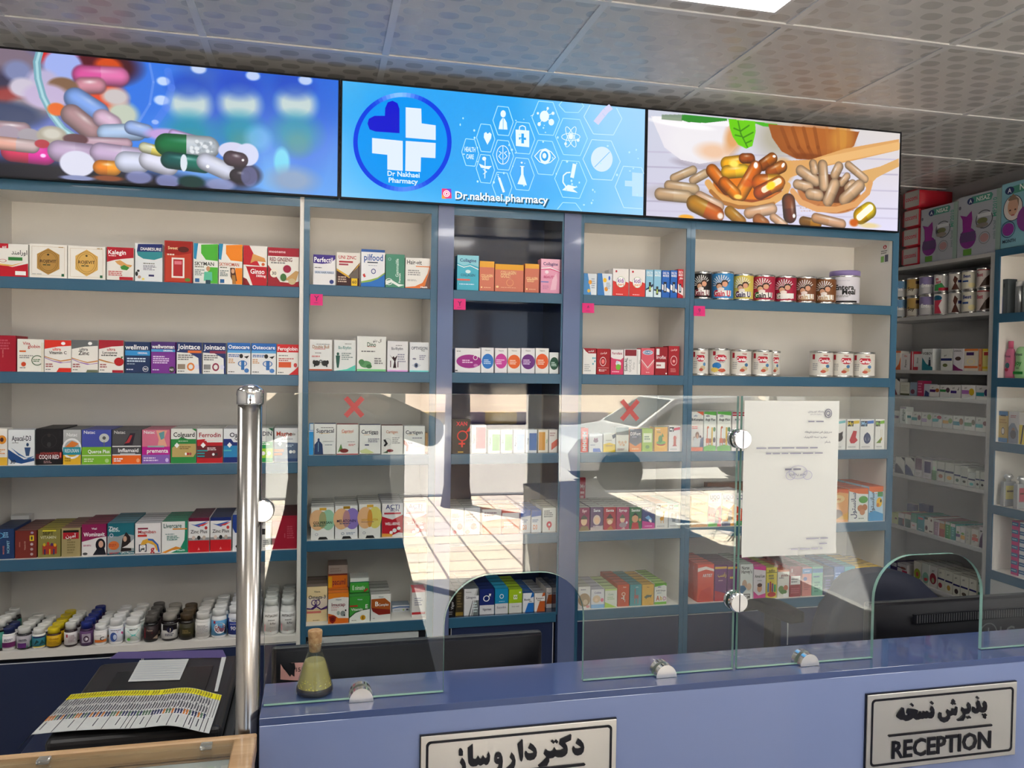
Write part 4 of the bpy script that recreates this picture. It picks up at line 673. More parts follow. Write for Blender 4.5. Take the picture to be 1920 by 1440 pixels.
rows('D', 1, '''
1093 1118 653 1 .05|white carton with dark red cap and blue dots|eceae6|p 0,1 1,1 1,.8 .4,.8 .2,.88 a01828;t .6 .9 .06 .5 fff فرامین;e .76 .62 .06 .04 6ab;e .9 .62 .06 .04 6ab;e .9 .5 .06 .04 6ab;e .76 .4 .06 .04 6ab;m .1 .1 .6 .4 4 bbb
1119 1144 654 1 .05|crimson carton with white drop face|a81420|t .5 .84 .07 .8 fdd فرامین;o .46 .5 .24 .18 f4e0e0 .86;e .46 .5 .12 .09 f08080;r .08 .25 .9 .26 fcc;m .2 .1 .8 .2 2 ecc;t .2 .16 .08 .1 fff F
1145 1169 656 1 .05|pink carton with green frog|d8406c|r 0 .7 1 1 ece6e6;t .5 .86 .1 .8 b02858 Ferrofant;p 0,.7 1,.7 .8,.6 .2,.64 ece6e6;e .6 .44 .22 .1 f0f0f0;e .6 .3 .2 .12 78b838;e .5 .5 .1 .06 cfe0f0;m .1 .08 .9 .14 1 fcd
1170 1201 655 1 .05|white carton with tall rotated black title|ece9e8|r .05 .74 .75 .98 8a1c2c;v .12 .4 .17 .72 222 SiderAL;v .36 .35 .15 .6 aaa GOCCE;v .58 .35 .13 .6 bbb Forte;r .8 .03 .82 .96 999;v .93 .5 .07 .8 888 ferro
1202 1227 653 1 .05|rose carton with blue oval and chevron|dc5c6c|e .5 .84 .4 .09 d0e4f0;e .5 .84 .34 .07 2c6ca0;t .5 .84 .07 .6 fff FOLIREX;p 0,.6 .5,.3 1,.6 1,.54 .5,.24 0,.54 f0d8d8;p 0,.5 .5,.2 1,.5 1,.48 .5,.18 0,.48 e8b0b0;t .5 .1 .05 .4 fdd forte
1228 1252 651 1 .055|dark red carton with white label patch|9a1424:641018|r .1 .72 .34 .94 eaeaea;t .5 .64 .12 .84 f8e8e8 Irofix;r .08 .24 .8 .46 ece6e4;m .12 .3 .7 .4 1 a55;e .9 .06 .05 .03 fff
1253 1274 649 1 .055|crimson carton with white drop, beside label patch|a81828|t .5 .88 .06 .8 fdd فرامین;o .5 .5 .3 .17 f4d0d0 .86;e .5 .48 .12 .05 f0a0a0;m .2 .1 .8 .24 3 d88''')
rows('D', 2, '''
1089 1103 803 1 .05|scarlet slim carton with upright white title|d83c24|v .5 .45 .55 .8 fff IMMIMM
1104 1130 814 1 .05|white carton with grey rabbit|dde0e4|e .5 .62 .18 .1 9a8c9c;e .42 .72 .05 .07 9a6c8c;e .58 .72 .05 .07 9a6c8c;p .3,.2 .8,.2 .9,.0 .3,.0 4c70c0;m .1 .36 .6 .42 1 679
1131 1154 813 1 .05|white carton with yellow wave base|dfe2da|p 0,.42 .5,.5 1,.4 1,0 0,0 e8c838;p .8,.7 1,.8 1,1 .7,.9 345;m .2 .6 .9 .66 1 887;m .2 .3 .9 .36 1 a86
1155 1179 802 1 .05|pale carton with pebbles and grey title|d8d8cc|r 0 .7 1 1 4c5c54;t .5 .76 .12 .84 556 ultra D;e .25 .4 .1 .06 c8a888;e .5 .38 .1 .06 d0b090;e .75 .4 .1 .06 c8a888;e .35 .3 .1 .05 d8b898;e .6 .28 .1 .05 c8a888;m .1 .05 .9 .15 2 a88
1180 1203 804 1 .05|navy and orange carton with shield shape|e08838|p 0,.4 .5,.24 1,.4 1,1 0,1 2c3850;t .5 .78 .14 .84 fff D3Fort;m .2 .6 .8 .68 1 aab;m .2 .08 .8 .16 1 fda
1204 1224 804 1 .05|lime carton with pale label|9cc048|r .1 .4 .9 .8 d8e4c0;m .2 .5 .8 .7 2 686;e .5 .2 .2 .08 5c8c30
1227 1252 801 1 .05|yellow carton with avocado stack|e0a82c:3c7c3c|e .5 .26 .36 .1 e8c040;e .5 .3 .34 .07 c83c28;e .5 .36 .36 .08 70a838;e .44 .5 .16 .16 3c7c2c;p .5,.6 .6,.76 .7,.6 3c7c2c;t .3 .8 .08 .3 2c6c30 Vita;m .1 .88 .5 .92 1 fff
1254 1278 799 1 .05|white carton with red octopus|e8e4e4|r .02 .78 .42 .96 222;t .22 .87 .1 .3 fff My;p .42,.92 .95,.96 .95,.86 .42,.82 d03050;e .5 .52 .12 .1 b83838;r .4 .24 .62 .5 b04038;p .62,.5 .7,.7 .66,.5 b83838;p .3,.2 .7,.2 .56,.3 .44,.3 a83030;m .1 .04 .9 .12 1 bbb''')
rows('D', 3, '''
1086 1106 952 5 .045|magenta carton with cartoon child, at frame|8c2c50:c8c8c0|t .5 .86 .12 .7 fdd Syr;e .45 .42 .3 .2 f0c8a0;p .1,.5 .45,.7 .8,.5 .7,.6 .3,.64 443;p 0,0 1,0 .8,.2 .2,.2 88704c
1107 1131 951 5 .045|violet carton with hooded cartoon child|6c5070:c8c8c0|t .5 .86 .12 .8 fff Sana;e .5 .44 .3 .22 e8d0c0;e .5 .42 .2 .15 f4cca8;m .2 .1 .8 .2 2 f0e0e0;p 0,0 1,0 1,.2 0,.12 c8b8b8
1132 1155 951 5 .045|crimson carton with bearded cartoon figure|b02830:c8c8c0|t .5 .86 .12 .8 fff Santa;e .5 .42 .28 .2 d09868;p .2,.5 .5,.72 .8,.5 4c3020;e .5 .34 .2 .1 f4d0b0;p .2,.0 .8,.0 .6,.2 b87030
1156 1180 951 5 .045|rose carton with cartoon fairy child|b03c60:c8c8c0|t .5 .86 .12 .84 fff Syrup;e .46 .46 .2 .16 f0c8a8;p .2,.5 .46,.7 .7,.5 665;e .5 .2 .3 .12 a89098;e .8 .3 .08 .06 e8d8e8;p .3,0 .7,0 .6,.1 d8b0b0
1181 1203 951 5 .045|green carton with cheering cartoon boy|2c6c38:c8c8c0|t .5 .86 .12 .84 fff Sanito;e .44 .48 .28 .18 e0a070;p .1,.56 .44,.76 .8,.56 .44,.64 1c1410;p .1,0 .8,0 .7,.3 .2,.3 c02c30;e .86 .42 .1 .07 e0a070
1204 1228 950 5 .045|navy and magenta carton with toothpaste|283878:c8c8c0|p 0,0 1,0 1,.24 0,.36 c82c90;t .45 .86 .12 .7 fff Calci;p .2,.5 .5,.6 .8,.4 .6,.34 7cb4e4;p .5,.36 .7,.26 .76,.34 .6,.44 f0f0f0;m .2 .08 .8 .14 1 fbe
1229 1253 944 6 .04|white carton with yellow giraffe|e8e6e0:c07c44|r .02 .76 .4 .94 221c18;t .22 .86 .1 .3 fff My;p .44,.92 .94,.94 .94,.86 .44,.84 d89838;e .5 .38 .16 .08 e0a020;p .56,.4 .64,.64 .7,.64 .66,.38 e0a020;p .56,.66 .72,.68 .7,.6 .6,.6 e0a020;r .4 .2 .44 .36 e0a020;r .6 .2 .64 .36 e0a020;m .1 .04 .9 .12 1 bbb
1254 1278 944 6 .04|white carton with grey elephant|e4e6e4:5cb4a4|r .02 .76 .4 .94 18202c;t .22 .86 .1 .3 fff My;p .44,.92 .94,.94 .94,.86 .44,.84 50b498;e .5 .44 .3 .12 a0a4a4;r .34 .24 .66 .5 a0a4a4;e .3 .5 .12 .1 909494;e .7 .5 .12 .1 909494;m .1 .04 .9 .12 1 bbb''')
carton('D', 3, 1087, 1098, 896, 'tall red carton standing behind the first child carton', 'b01c34', 'r 0 .1 1 .4 7c2c24;t .5 .8 .1 .8 fdd My;m .1 .5 .9 .7 2 ecc', 1, .02, None, .225)
rows('D', 4, '''
1084 1107 1100 5 .048|white carton with brown oval, at frame|e2e0dc:a8a8a0|e .5 .4 .5 .3 b09878;e .6 .3 .2 .12 d8c4a8;m .2 .82 .8 .9 1 889;e .8 .1 .15 .06 e09898
1108 1133 1105 5 .048|white carton with baby face and pale blue base|e2e2e6:a8a8b4|t .5 .82 .1 .84 448 Colina;e .42 .48 .3 .2 d8c0a0;e .4 .44 .12 .09 ecd0b4;e .84 .42 .12 .1 e07890;r 0 0 1 .2 7cb0dc
1134 1157 1104 5 .048|white carton with pale lime edges|e4e8dc:b8c890|p 0,0 1,0 0,.3 a8cc50;r 0 .9 1 1 c8dc90;t .5 .7 .1 .7 8a9 Colic;m .2 .4 .8 .6 2 bca
1158 1180 1096 6 .042|brick orange carton with lion doodle|c4502c:a83c28|t .6 .88 .07 .5 f8d8c8 lion;e .5 .56 .18 .09 e8c8b0;e .5 .56 .1 .05 c4502c;r .46 .3 .58 .5 e8dccc;r .3 .36 .44 .4 eee;r .6 .2 .64 .32 eee
1181 1203 1096 6 .042|teal carton with giraffe doodle|4c98a0:3c7878|t .6 .88 .07 .5 c8e8e8 zra;r .4 .5 .48 .8 a86868;r .36 .34 .74 .5 a86868;r .38 .1 .44 .34 b87870;r .66 .1 .72 .34 b87870
1204 1226 1096 6 .042|mustard carton with leopard doodle|dcb04c:b89030|t .5 .88 .07 .5 8c5c20 leo;p .15,.4 .4,.5 .8,.48 .9,.64 .8,.42 .3,.34 5c6c60;r .3 .3 .36 .4 5c6c60;r .7 .36 .76 .46 5c6c60;m .6 .02 .95 .06 1 b83
1227 1250 1094 7 .036|white and green carton with letter blocks|e6e8e2:9cc468|p 0,1 1,1 1,.86 .8,.92 0,.84 6cb43c;r 0 0 1 .12 7cc048;t .4 .84 .07 .4 339 adio;t .5 .66 .07 .9 334 A+D Drops;t .26 .3 .24 .3 c85c3c A;t .56 .3 .2 .3 d8b040 b;t .84 .28 .18 .24 c878a8 D;m .2 .52 .7 .58 1 9ab''')
GH = 'e .5 .56 .62 .5 {b};o .5 .5 .55 .46 f4f4f0 .9;r 0 0 1 .1 {b};'
def gain(x0, x1, yt, desc, b, g, g2='30285c'):
    ray_ = ''.join(f'p .46,.52 {.46+.5*math.cos(a):.2f},{.52+.42*math.sin(a):.2f} {.46+.5*math.cos(a+.1):.2f},{.52+.42*math.sin(a+.1):.2f} f0f0ee;' for a in [.5+.26*i for i in range(11)])
    can('E', 0, x0, x1, yt, desc, b, ray_+f'e .36 .5 .17 .13 2c1c18;e .62 .6 .17 .14 3c2418;e .36 .46 .13 .11 dca888;e .62 .56 .13 .11 dca080;e .44 .36 .16 .07 f0e4e0;r .1 .08 .95 .3 f4f2ee;t .5 .18 .24 .8 {g2} Gain U;t .2 .2 .26 .2 {g} G')
gain(1300, 1333, 509, 'black patterned powder tin with two smiling faces', '1c1a1c', '8c2438', '7a2838')
gain(1335, 1374, 509, 'bright blue powder tin with two smiling faces', '3c8ccc', 'c02848', 'd0344c')
gain(1376, 1411, 513, 'pale yellow powder tin with two smiling faces', 'dcc860', '6c2430')
gain(1412, 1451, 515, 'rose-red powder tin with green G and faces', 'b8304c', '1f7c3c', '282430')
gain(1453, 1491, 517, 'plain red powder tin with green G and faces', 'a82040', '1f7c3c', 'f0f0f0')
gain(1493, 1528, 518, 'brown powder tin with chocolate swirl, beside red tin', '7c4c30', '8c2c24', 'c8a880')
gain(1530, 1565, 520, 'brown powder tin with chocolate swirl, beside lilac tub', '80502c', '8c2c24', 'c8a880')
can('E', 0, 1560, 1608, 507, 'white powder tub with broad lilac lid', 'dcdae4', 'r 0 0 1 .07 222;t .5 .6 .2 .8 111 Entera;t .66 .42 .2 .5 111 Meal;m .2 .2 .8 .3 2 999;m .1 .84 .9 .88 1 bbc', lid='9080b8', lidh=.02, name='powder_tub', cat='tub')
def cer(x0, x1, yt, desc, x, **k):
    can('E', 1, x0, x1, yt, desc, 'dedad2', f'r .06 .72 .2 .95 a01c2c;e {x} .7 .26 .16 c01c30;r .1 .8 .9 .97 dedad2;r .06 .72 .2 .95 a01c2c;e {x} .66 .27 .15 c01c34;t {x} .66 .16 .5 fff Cerelac;e .8 .4 .09 .08 4c7ca8;e .7 .24 .16 .1 ccb894;e .6 .16 .12 .07 b85038;m .1 .2 .4 .55 4 aaa;t .7 .9 .07 .4 a33 Nest', **k)
cer(1297, 1327, 653, 'cream cereal tin with red oval, half behind frame', .55)
can('E', 1, 1329, 1367, 653, 'cream cereal tin with red oval and blue fish', 'dedad2', 'e .6 .68 .3 .15 c01c34;r .2 .78 .34 .96 a01c2c;t .6 .68 .16 .52 fff Cerelac;e .4 .34 .22 .14 2c7cc0;e .3 .16 .2 .1 dcc060;e .66 .14 .18 .08 c85c40;m .5 .46 .9 .54 2 889')
cer(1370, 1407, 655, 'cream cereal tin with red oval and wheat, third along', .56)
cer(1410, 1446, 656, 'cream cereal tin with red oval and apples, fourth along', .56)
cer(1440, 1462, 658, 'cream cereal tin tucked behind the fourth one', .7, sb=.10)
cer(1521, 1559, 658, 'cream cereal tin first after the gap', .66)
cer(1561, 1597, 659, 'cream cereal tin in the middle after the gap', .72)
cer(1600, 1637, 660, 'cream cereal tin nearest the end panel', .6)
rows('E', 2, '''
1296 1319 772 2 .06|orange and white carton with family photo|e6e2de|r 0 0 1 .1 d85c2c;p 0,1 1,1 1,.9 .4,1 d85c30;e .34 .9 .2 .04 e8eef4;t .34 .9 .05 .3 335 adio;t .5 .8 .06 .94 333 B-Kumples;m .05 .56 .6 .64 2 d66;e .5 .4 .16 .09 7c5038;e .25 .3 .1 .07 8c6048;e .75 .32 .1 .08 6c4838;p .1,.1 .9,.1 .8,.34 .2,.34 c8ccd0;p .7,.1 1,.1 1,.36 .76,.3 34507c;e .5 .37 .09 .06 d0a080
1320 1343 772 2 .06|white and green carton with measuring giraffe, outer|e8eae4|p 0,1 1,1 1,.9 0,.94 58a83c;p 0,0 1,0 1,.12 .5,.16 0,.1 5cb040;t .3 .9 .05 .3 335 adio;t .5 .8 .06 .84 333 Argi Plus;r .24 .3 .3 .6 c85c28;e .32 .6 .08 .03 c85c28;r .16 .2 .42 .32 c85c28;r .18 .13 .22 .22 c85c28;r .36 .13 .4 .22 c85c28;r .6 .14 .72 .6 d8b030;e .84 .55 .1 .06 3c7c3c;e .84 .28 .1 .07 3c2c28;e .5 .26 .12 .06 9c5c34
1345 1371 772 2 .06|white and green carton with measuring giraffe, inner|e8eae4|p 0,1 1,1 1,.9 0,.94 58a83c;p 0,0 1,0 1,.12 .5,.16 0,.1 5cb040;t .3 .9 .05 .3 335 adio;t .5 .8 .06 .84 333 Argi Plus;r .24 .3 .3 .6 c85c28;e .32 .6 .08 .03 c85c28;r .16 .2 .42 .32 c85c28;r .18 .13 .22 .22 c85c28;r .36 .13 .4 .22 c85c28;r .6 .14 .72 .6 d8b030;e .84 .55 .1 .06 3c7c3c;e .84 .28 .1 .07 3c2c28;e .5 .26 .12 .06 9c5c34
1373 1396 773 2 .06|white carton with red top stripes, behind clamp|e6e0de|r 0 .9 1 .94 b02c3c;r 0 .96 1 1 b02c3c;t .4 .82 .06 .4 335 adio;m .1 .1 .9 .5 5 b99
1560 1586 786 1 .05|white carton with black bear and teal tag|e6e6e4|p .4,.92 .96,.96 .96,.88 .4,.84 6cb4bc;e .5 .4 .3 .14 3c3838;p .4,.5 .8,.6 .7,.3 3c3838;m .1 .04 .9 .12 1 bbb
1588 1612 786 1 .05|white carton with red ape and yellow tag|e8e6e2|r .04 .76 .5 .94 28282c;t .26 .86 .12 .4 e8d040 My;p .5,.94 .96,.96 .96,.86 .5,.84 e0c040;p .2,.3 .5,.62 .78,.6 .7,.4 .86,.3 .6,.2 .3,.2 b82c38;m .1 .04 .9 .12 1 bbb
1613 1639 786 1 .05|white carton with blue monkey and blue tag|e6e6e4|r .02 .76 .5 .94 18304c;t .26 .86 .12 .4 9ce My;p .5,.94 .96,.96 .96,.86 .5,.84 2c68c0;o .5 .36 .26 .18 24345c .6;e .5 .4 .14 .16 3c4c70;m .1 .04 .9 .12 1 bbb
1641 1667 786 1 .05|white carton with green antelope and lime tag|e8e8e4|r .02 .76 .5 .94 1c2018;t .26 .86 .12 .4 9c6 My;p .5,.94 .96,.96 .96,.86 .5,.84 7cb838;p .1,.2 .6,.2 .7,.4 .5,.34 6c8c38;r .56 .4 .58 .66 8c7428;r .7 .4 .72 .66 8c7428;e .64 .34 .09 .06 a88c30;m .1 .04 .9 .12 1 bbb''')
rows('E', 3, '''
1296 1327 931 4 .055|cream and amber carton with plain title|e8c890:c8c0a8|r 0 .8 1 1 e8d8b0;t .5 .76 .08 .8 a85c30 Calcident;m .2 .4 .8 .5 2 c9a;p 0,.04 .5,.12 1,.06 1,.0 0,0 d89c5c;m .2 .2 .5 .26 1 b96
1328 1353 924 3 .055|white and pink carton with child, first|e8e6e8:a8a8a8|p 0,0 1,0 1,.66 .6,.5 0,.62 d83c64;t .5 .87 .12 .7 28306c LIQO;t .5 .76 .05 .4 d05 MULTI;p 0,0 .7,0 .7,.1 0,.14 68b848;r .5 .1 .8 .4 485068;e .7 .42 .12 .07 c8a088;m .1 .3 .4 .4 1 fcc
1354 1377 924 3 .055|white and amber carton with child, second|e8e6e2:a8a8a8|p 0,0 1,0 1,.66 .6,.5 0,.62 e89c30;t .5 .87 .12 .8 28306c LIQO;t .5 .76 .05 .4 a50 MULTI;p 0,0 .7,0 .7,.14 0,.14 3c3c6c;r .5 .1 .8 .4 5c5c60;e .7 .42 .12 .07 c8a088;m .1 .3 .4 .4 1 fec
1378 1402 924 3 .055|white and red carton with child, third|e8e6e2:a8a8a8|p 0,0 1,0 1,.66 .6,.5 0,.62 d84c28;t .5 .87 .12 .8 28306c LIQO;p 0,0 .7,0 .7,.14 0,.14 3c8c4c;m .1 .3 .4 .4 1 fec
1556 1591 917 4 .055|orange carton with sunburst fruit|e8a868:c86038|p 0,1 1,1 1,.86 .5,.9 0,.8 d8602c;e .4 .7 .4 .12 f0d090;e .4 .24 .3 .14 786058;p .4,.1 1,.06 1,.3 e8b048;t .4 .7 .07 .4 c8503c Fruity
1592 1628 916 4 .055|white carton with upright Persian title and walnut|e6e8e2:d0603c|p 0,1 1,1 1,.82 .5,.84 0,.92 e0703c;v .22 .48 .24 .78 28305c سانستول;e .74 .66 .24 .11 5ca04c;e .6 .4 .16 .1 c08058;e .82 .42 .14 .1 b87850;e .7 .28 .14 .09 c88c64;m .5 .06 .9 .12 1 9a9
1629 1663 912 4 .055|pale blue carton with yellow bee cartoon|b8d8ec:d0603c|p 0,1 1,1 1,.86 .5,.78 0,.88 e0703c;r .34 .8 1 .84 e4eef0;r .6 .7 .96 .84 3c8c4c;v .22 .5 .26 .8 18203c سانستول;e .72 .54 .2 .14 e8b830;e .62 .46 .1 .06 c07828;e .82 .58 .05 .05 221;p 0,0 1,0 1,.2 .4,.3 0,.24 4c9cd0''')
carton('E', 3, 1326, 1398, 905, 'long olive and red carton lying along the back', '7c4c34', 'r 0 .0 1 .5 7c7430;m .1 .6 .9 .9 1 b98', 1, .035, None, .205)
rows('E', 4, '''
1308 1339 1058 6 .04|scarlet carton with white streak|d84c38:d04c3c|p 0,.9 .5,.94 1,.86 1,.8 .5,.86 0,.8 f0e0d8;t .6 .7 .08 .6 fff ARTIST;p 0,0 1,0 .8,.4 .2,.3 c83c30
1340 1363 1060 6 .04|purple carton with gold band, outer|6c2c6c:5c2c4c|r 0 .9 1 .96 d8a838;t .6 .74 .12 .7 e8c058 راسب;p 0,0 1,0 1,.2 0,.3 b82c3c;m .3 .55 .8 .6 1 c9a
1364 1386 1060 6 .04|purple carton with gold band, inner|6c2c6c:5c2c4c|r 0 .9 1 .96 d8a838;m .2 .6 .8 .7 1 e8c058;p 0,0 1,0 1,.2 0,.3 8c2c3c
1388 1412 1058 6 .04|white carton with tall serif title and baby|dfe2de:a8b4ac|t .4 .9 .1 .6 333 Nurse;t .5 .79 .1 .84 333 Harvey's;e .34 .42 .2 .14 c8a890;e .7 .36 .2 .1 d8b8a0;p 0,.1 .5,.3 .3,.4 0,.4 5c7c9c;r .15 .03 .8 .16 333;m .2 .05 .75 .14 2 eee
1413 1436 1062 6 .04|white and magenta carton with laughing child|e4dce0:c84c8c|p 0,1 1,1 1,.86 0,.92 d83c94;t .5 .7 .09 .84 444 Amul Las;p 0,0 1,0 1,.16 .4,.1 0,.24 c83088;e .5 .32 .2 .12 d8a080;e .5 .42 .2 .06 5c3424;m .3 .54 .7 .58 1 999
1437 1457 1064 6 .04|yellow carton with crowd of superheroes|dccc48:a8a850|r 0 .82 1 .84 5c5c28;t .5 .9 .09 .6 333 adio;r .1 .2 .24 .5 3c6cb0;r .3 .2 .44 .54 c03c34;r .5 .2 .64 .48 7c3c8c;r .7 .2 .9 .44 3c9c5c;e .5 .12 .4 .08 c03c34;m .2 .6 .8 .78 2 886
1458 1480 1068 6 .04|white carton with orange lid and garden|e4e2da:b85030|r 0 .92 1 1 c86030;t .6 .8 .09 .7 7c3030 guidis;m .1 .66 .8 .74 1 999;e .3 .3 .24 .12 6c8c4c;e .7 .34 .2 .1 c87c5c;e .5 .2 .3 .08 548040;r .5 .02 .9 .14 eee
1481 1502 1062 7 .036|dark red carton with white label|9a1428:601420|r .1 .8 .24 .92 e0c8c8;r .06 .4 .94 .68 ece8e6;m .12 .45 .88 .62 2 888;m .1 .1 .9 .3 3 c05868
1504 1522 1064 7 .036|salmon and blue carton with badge|d89088:9c6c70|r 0 .78 1 .96 4c88c0;e .3 .6 .2 .07 4c5ca8;m .2 .84 .8 .9 1 cdf;m .2 .2 .8 .5 4 b77
1523 1543 1062 7 .036|mint and blue carton with stripes|78b8a0:5c8c84|r 0 .78 1 .92 3c78b0;m .1 .6 .8 .7 1 2c5c8c;m .2 .1 .8 .5 4 4c8c7c
1544 1563 1066 7 .036|navy and slate carton|2c3c68:384868|r 0 .7 1 .74 889;m .2 .2 .8 .6 4 66a
1564 1583 1062 7 .036|mid blue carton with pale print|4470b8:4c6ca0|m .1 .5 .9 .8 3 9be
1584 1603 1062 7 .036|turquoise carton|38a8b4:489ca8|m .1 .5 .9 .8 3 bee
1604 1631 1062 6 .042|yellow carton, outer|e8bc2c:d8b030|m .1 .8 .9 .9 1 a82;e .6 .86 .1 .04 c83
1632 1656 1063 6 .042|yellow carton, inner|e8bc2c:d8b030|m .1 .8 .9 .9 1 a82;e .6 .86 .1 .04 c83''')
# white side-wall bay
can_w = lambda row, x0, x1, yt, d, b, s, z0=None, **k: can('W', row, x0, x1, yt, d, b, s, z0=z0, **k)
lo = [(1682, 1703, 559, 'pale blue', '6c9cc8', 'r 0 0 1 .5 c8ccd0;t .5 .5 .2 .8 fff Meal'), (1706, 1727, 556, 'tan', 'b89858', 'r 0 0 1 .4 c8c4b8;t .4 .4 .2 .5 432 Soy;r .7 .7 1 .9 4c2c20'), (1730, 1755, 553, 'lilac', '8c80b0', 'r 0 0 1 .55 c4c4c8;t .6 .5 .2 .8 fff Entera'), (1757, 1781, 548, 'white and pink', 'd8d4d4', 'e .3 .8 .3 .15 1c5c7c;p .1,.7 .6,.7 .4,.4 .6,0 .1,0 c83c54'),
      (1784, 1807, 546, 'white with chocolate splash', 'c8c4c0', 'p .3,0 .8,0 .6,.4 .7,.7 .5,.9 .4,.6 .5,.4 4c2418;r .7 .45 1 .6 1c2c6c'), (1809, 1834, 544, 'white with vanilla flower', 'd0ccbc', 't .4 .76 .18 .6 2c3c7c Best;r .1 .4 .5 .5 2c4c8c;e .7 .2 .2 .14 e0d4a0'), (1836, 1857, 541, 'white with red rim', 'c8bcb8', 'r 0 .95 1 1 a02028;t .3 .7 .2 .5 a03c4c Best;p .3,0 1,.1 1,.7 .7,.5 40281c')]
hz = .118
for i, (x0, x1, yt, nm, b, s) in enumerate(lo):
    can_w(1, x0, x1, yt, f'{nm} powder tin, lower of its pair', b, s)
up = [(1682, 1703, 524), (1706, 1727, 520), (1730, 1755, 516), (1757, 1781, 513), (1784, 1807, 510), (1809, 1834, 506), (1836, 1857, 501)]
for i, (x0, x1, yt) in enumerate(up):
    nm, b, s = lo[i][3:]
    if i == 3: nm, b, s = 'white and red lettered', 'd8d8d8', 't .3 .8 .2 .4 c02840 m;t .4 .6 .2 .6 c02840 ast;p .1,.4 .6,.5 .9,0 .1,0 3c9050;r .4 0 1 .2 c02840'
    z = surf('W', 1, (x0+x1)/2, lo[i][2])[1]+.002
    can_w(1, x0, x1, yt, f'{nm} powder tin, upper of its pair', b, s, z0=z)
rows('W', 2, '''
1677 1689 658|white carton with orange swoosh|dcd8d0|r 0 .9 1 1 d8602c;p 0,0 1,0 1,.7 .7,.3 d8602c
1690 1706 663|white carton with faint red print|dcd8d8|t .5 .85 .1 .8 c33 Zinc;v .5 .4 .2 .6 555 Panto
1707 1712 659|slim red and white carton|c83848|r .6 0 1 1 e8d8d8
1713 1727 664|white carton with red foot and rotated print|dcdcdc|r 0 0 .6 .2 c83848;v .5 .6 .2 .6 345 Sinus
1729 1749 654|white carton with teal wave and man|dce0e0|p 0,0 1,0 1,.14 .4,.3 0,.6 1c7c8c;t .5 .78 .12 .9 222 VOBOV;p .6,.2 .84,.2 .8,.5 .64,.5 1c3044;e .72 .56 .06 .04 1c3044
1764 1785 654|white carton with navy belt and olives|d8dad4|r 0 .45 1 .56 1c2868;e .4 .24 .22 .08 6c7440;t .4 .7 .08 .3 555 gol
1787 1806 654|white carton with liver drawing and plum wave|dcd8dc:8c2c5c|p 0,.3 .6,.1 1,.04 1,0 0,0 7c2060;e .5 .55 .3 .09 4c3430;t .45 .9 .07 .8 333 LIVERGOL
1808 1834 654|orange banded white carton|dcd4c4:c86838|r 0 .9 1 1 e0803c;r 0 .12 1 .22 e0703c;r .15 .7 .7 .84 3c1c5c;o .5 .42 .3 .14 e8d8a8 .7
1835 1840 654|slim orange carton|d89068|r 0 .2 1 .3 d06838
1842 1855 654|yellow banded carton with red oval|e0d480|r 0 .9 1 1 e0c030;r .2 .7 1 .85 b83030;r 0 .1 1 .2 e0c030''')
lz = lambda y: y
rows('W', 3, '''
1677 1687 710|white carton with dark corner and red figure|d0d0cc|p .3,1 1,1 1,.8 222;p 0,0 .6,0 0,.5 6c1c28
1688 1705 717|cream carton with olive foot|d0d0c4|r 0 0 1 .14 5c6040;m .1 .3 .9 .8 4 bba
1706 1719 717|pale blue carton with plum circle|8c9cb0|e .4 .3 .3 .18 6c2c44
1720 1731 714|raspberry slim carton|b02c58|m .1 .2 .9 .9 4 d8a
1732 1742 720|white carton with navy figure|c8ccd8|p .1,0 1,0 1,.3 .3,.5 1c3070
1743 1761 722|low white carton with purple label and spice|dcdad8|r 0 .4 .6 .62 4c1c6c;e .8 .56 .2 .16 a8642c;t .3 .8 .12 .4 444 gol
1762 1781 722|low white carton with green label and seeds|dcdad8|r 0 .44 .6 .64 2c7c3c;e .8 .6 .2 .2 4c3440;t .3 .8 .12 .4 444 gol
1782 1801 722|low white carton with violet label and vanilla pod|dcdad8|r 0 .36 .6 .56 3c1c7c;p .7,.6 .86,.9 .8,.6 222;t .3 .78 .12 .4 444 gol
1803 1828 722|low white carton with lilac label and sunflower|dcdad8|r 0 .34 .55 .62 a468b0;e .75 .5 .2 .26 c8a820;t .3 .8 .12 .4 444 gol
1830 1852 723|low white carton with teal label and plum|dcdad8|r 0 .24 .7 .5 2c8c94;e .88 .5 .18 .24 3c3464;t .4 .8 .12 .4 444 gol''')
rows('W', 4, '''
1675 1686 770|low white carton with purple pod|c8ccc8|r 0 .4 .9 .6 4c2c5c
1700 1708 772|slim white carton with sea green label|c8d0cc|r 0 .5 1 .7 2c7c80
1709 1727 773|low white carton with teal label and berries|d0d4d0|r 0 .36 .6 .6 2c8c90;e .8 .6 .16 .2 6c3c44;t .4 .84 .12 .4 444 gol
1728 1747 774|low white carton with mauve label and celery|d0d4d0|r 0 .3 .5 .56 a898c0;e .75 .7 .2 .2 6c9840;t .3 .8 .12 .4 444 gol
1748 1766 777|low white carton with aqua label and raspberries|d0d4d0|p 0,.4 .6,.44 .7,.66 0,.64 2ca0a8;e .72 .78 .24 .14 a02c44;t .3 .88 .12 .4 444 gol
1767 1786 779|low white carton with amber label and herbs|d0d4d0|r 0 .36 .6 .6 d8a850;e .78 .6 .2 .2 5c8438;t .3 .84 .12 .4 444 gol
1787 1806 780|low white carton with blue-green label and cinnamon|d0d4d0|r 0 .3 .65 .58 2c8498;e .8 .6 .2 .24 8c6044;t .3 .84 .12 .4 444 gol
1808 1828 781|low white carton with dark green label and star anise|d0d4d0|r 0 .3 .7 .56 3c8058;e .84 .6 .16 .2 3c3c28;t .3 .84 .12 .4 444 gol
1829 1852 783|low white carton with turquoise label and olives|d0d4d0|r 0 .28 .6 .52 2c98a0;e .8 .6 .2 .16 7c4c50;t .3 .84 .12 .4 444 gol''')
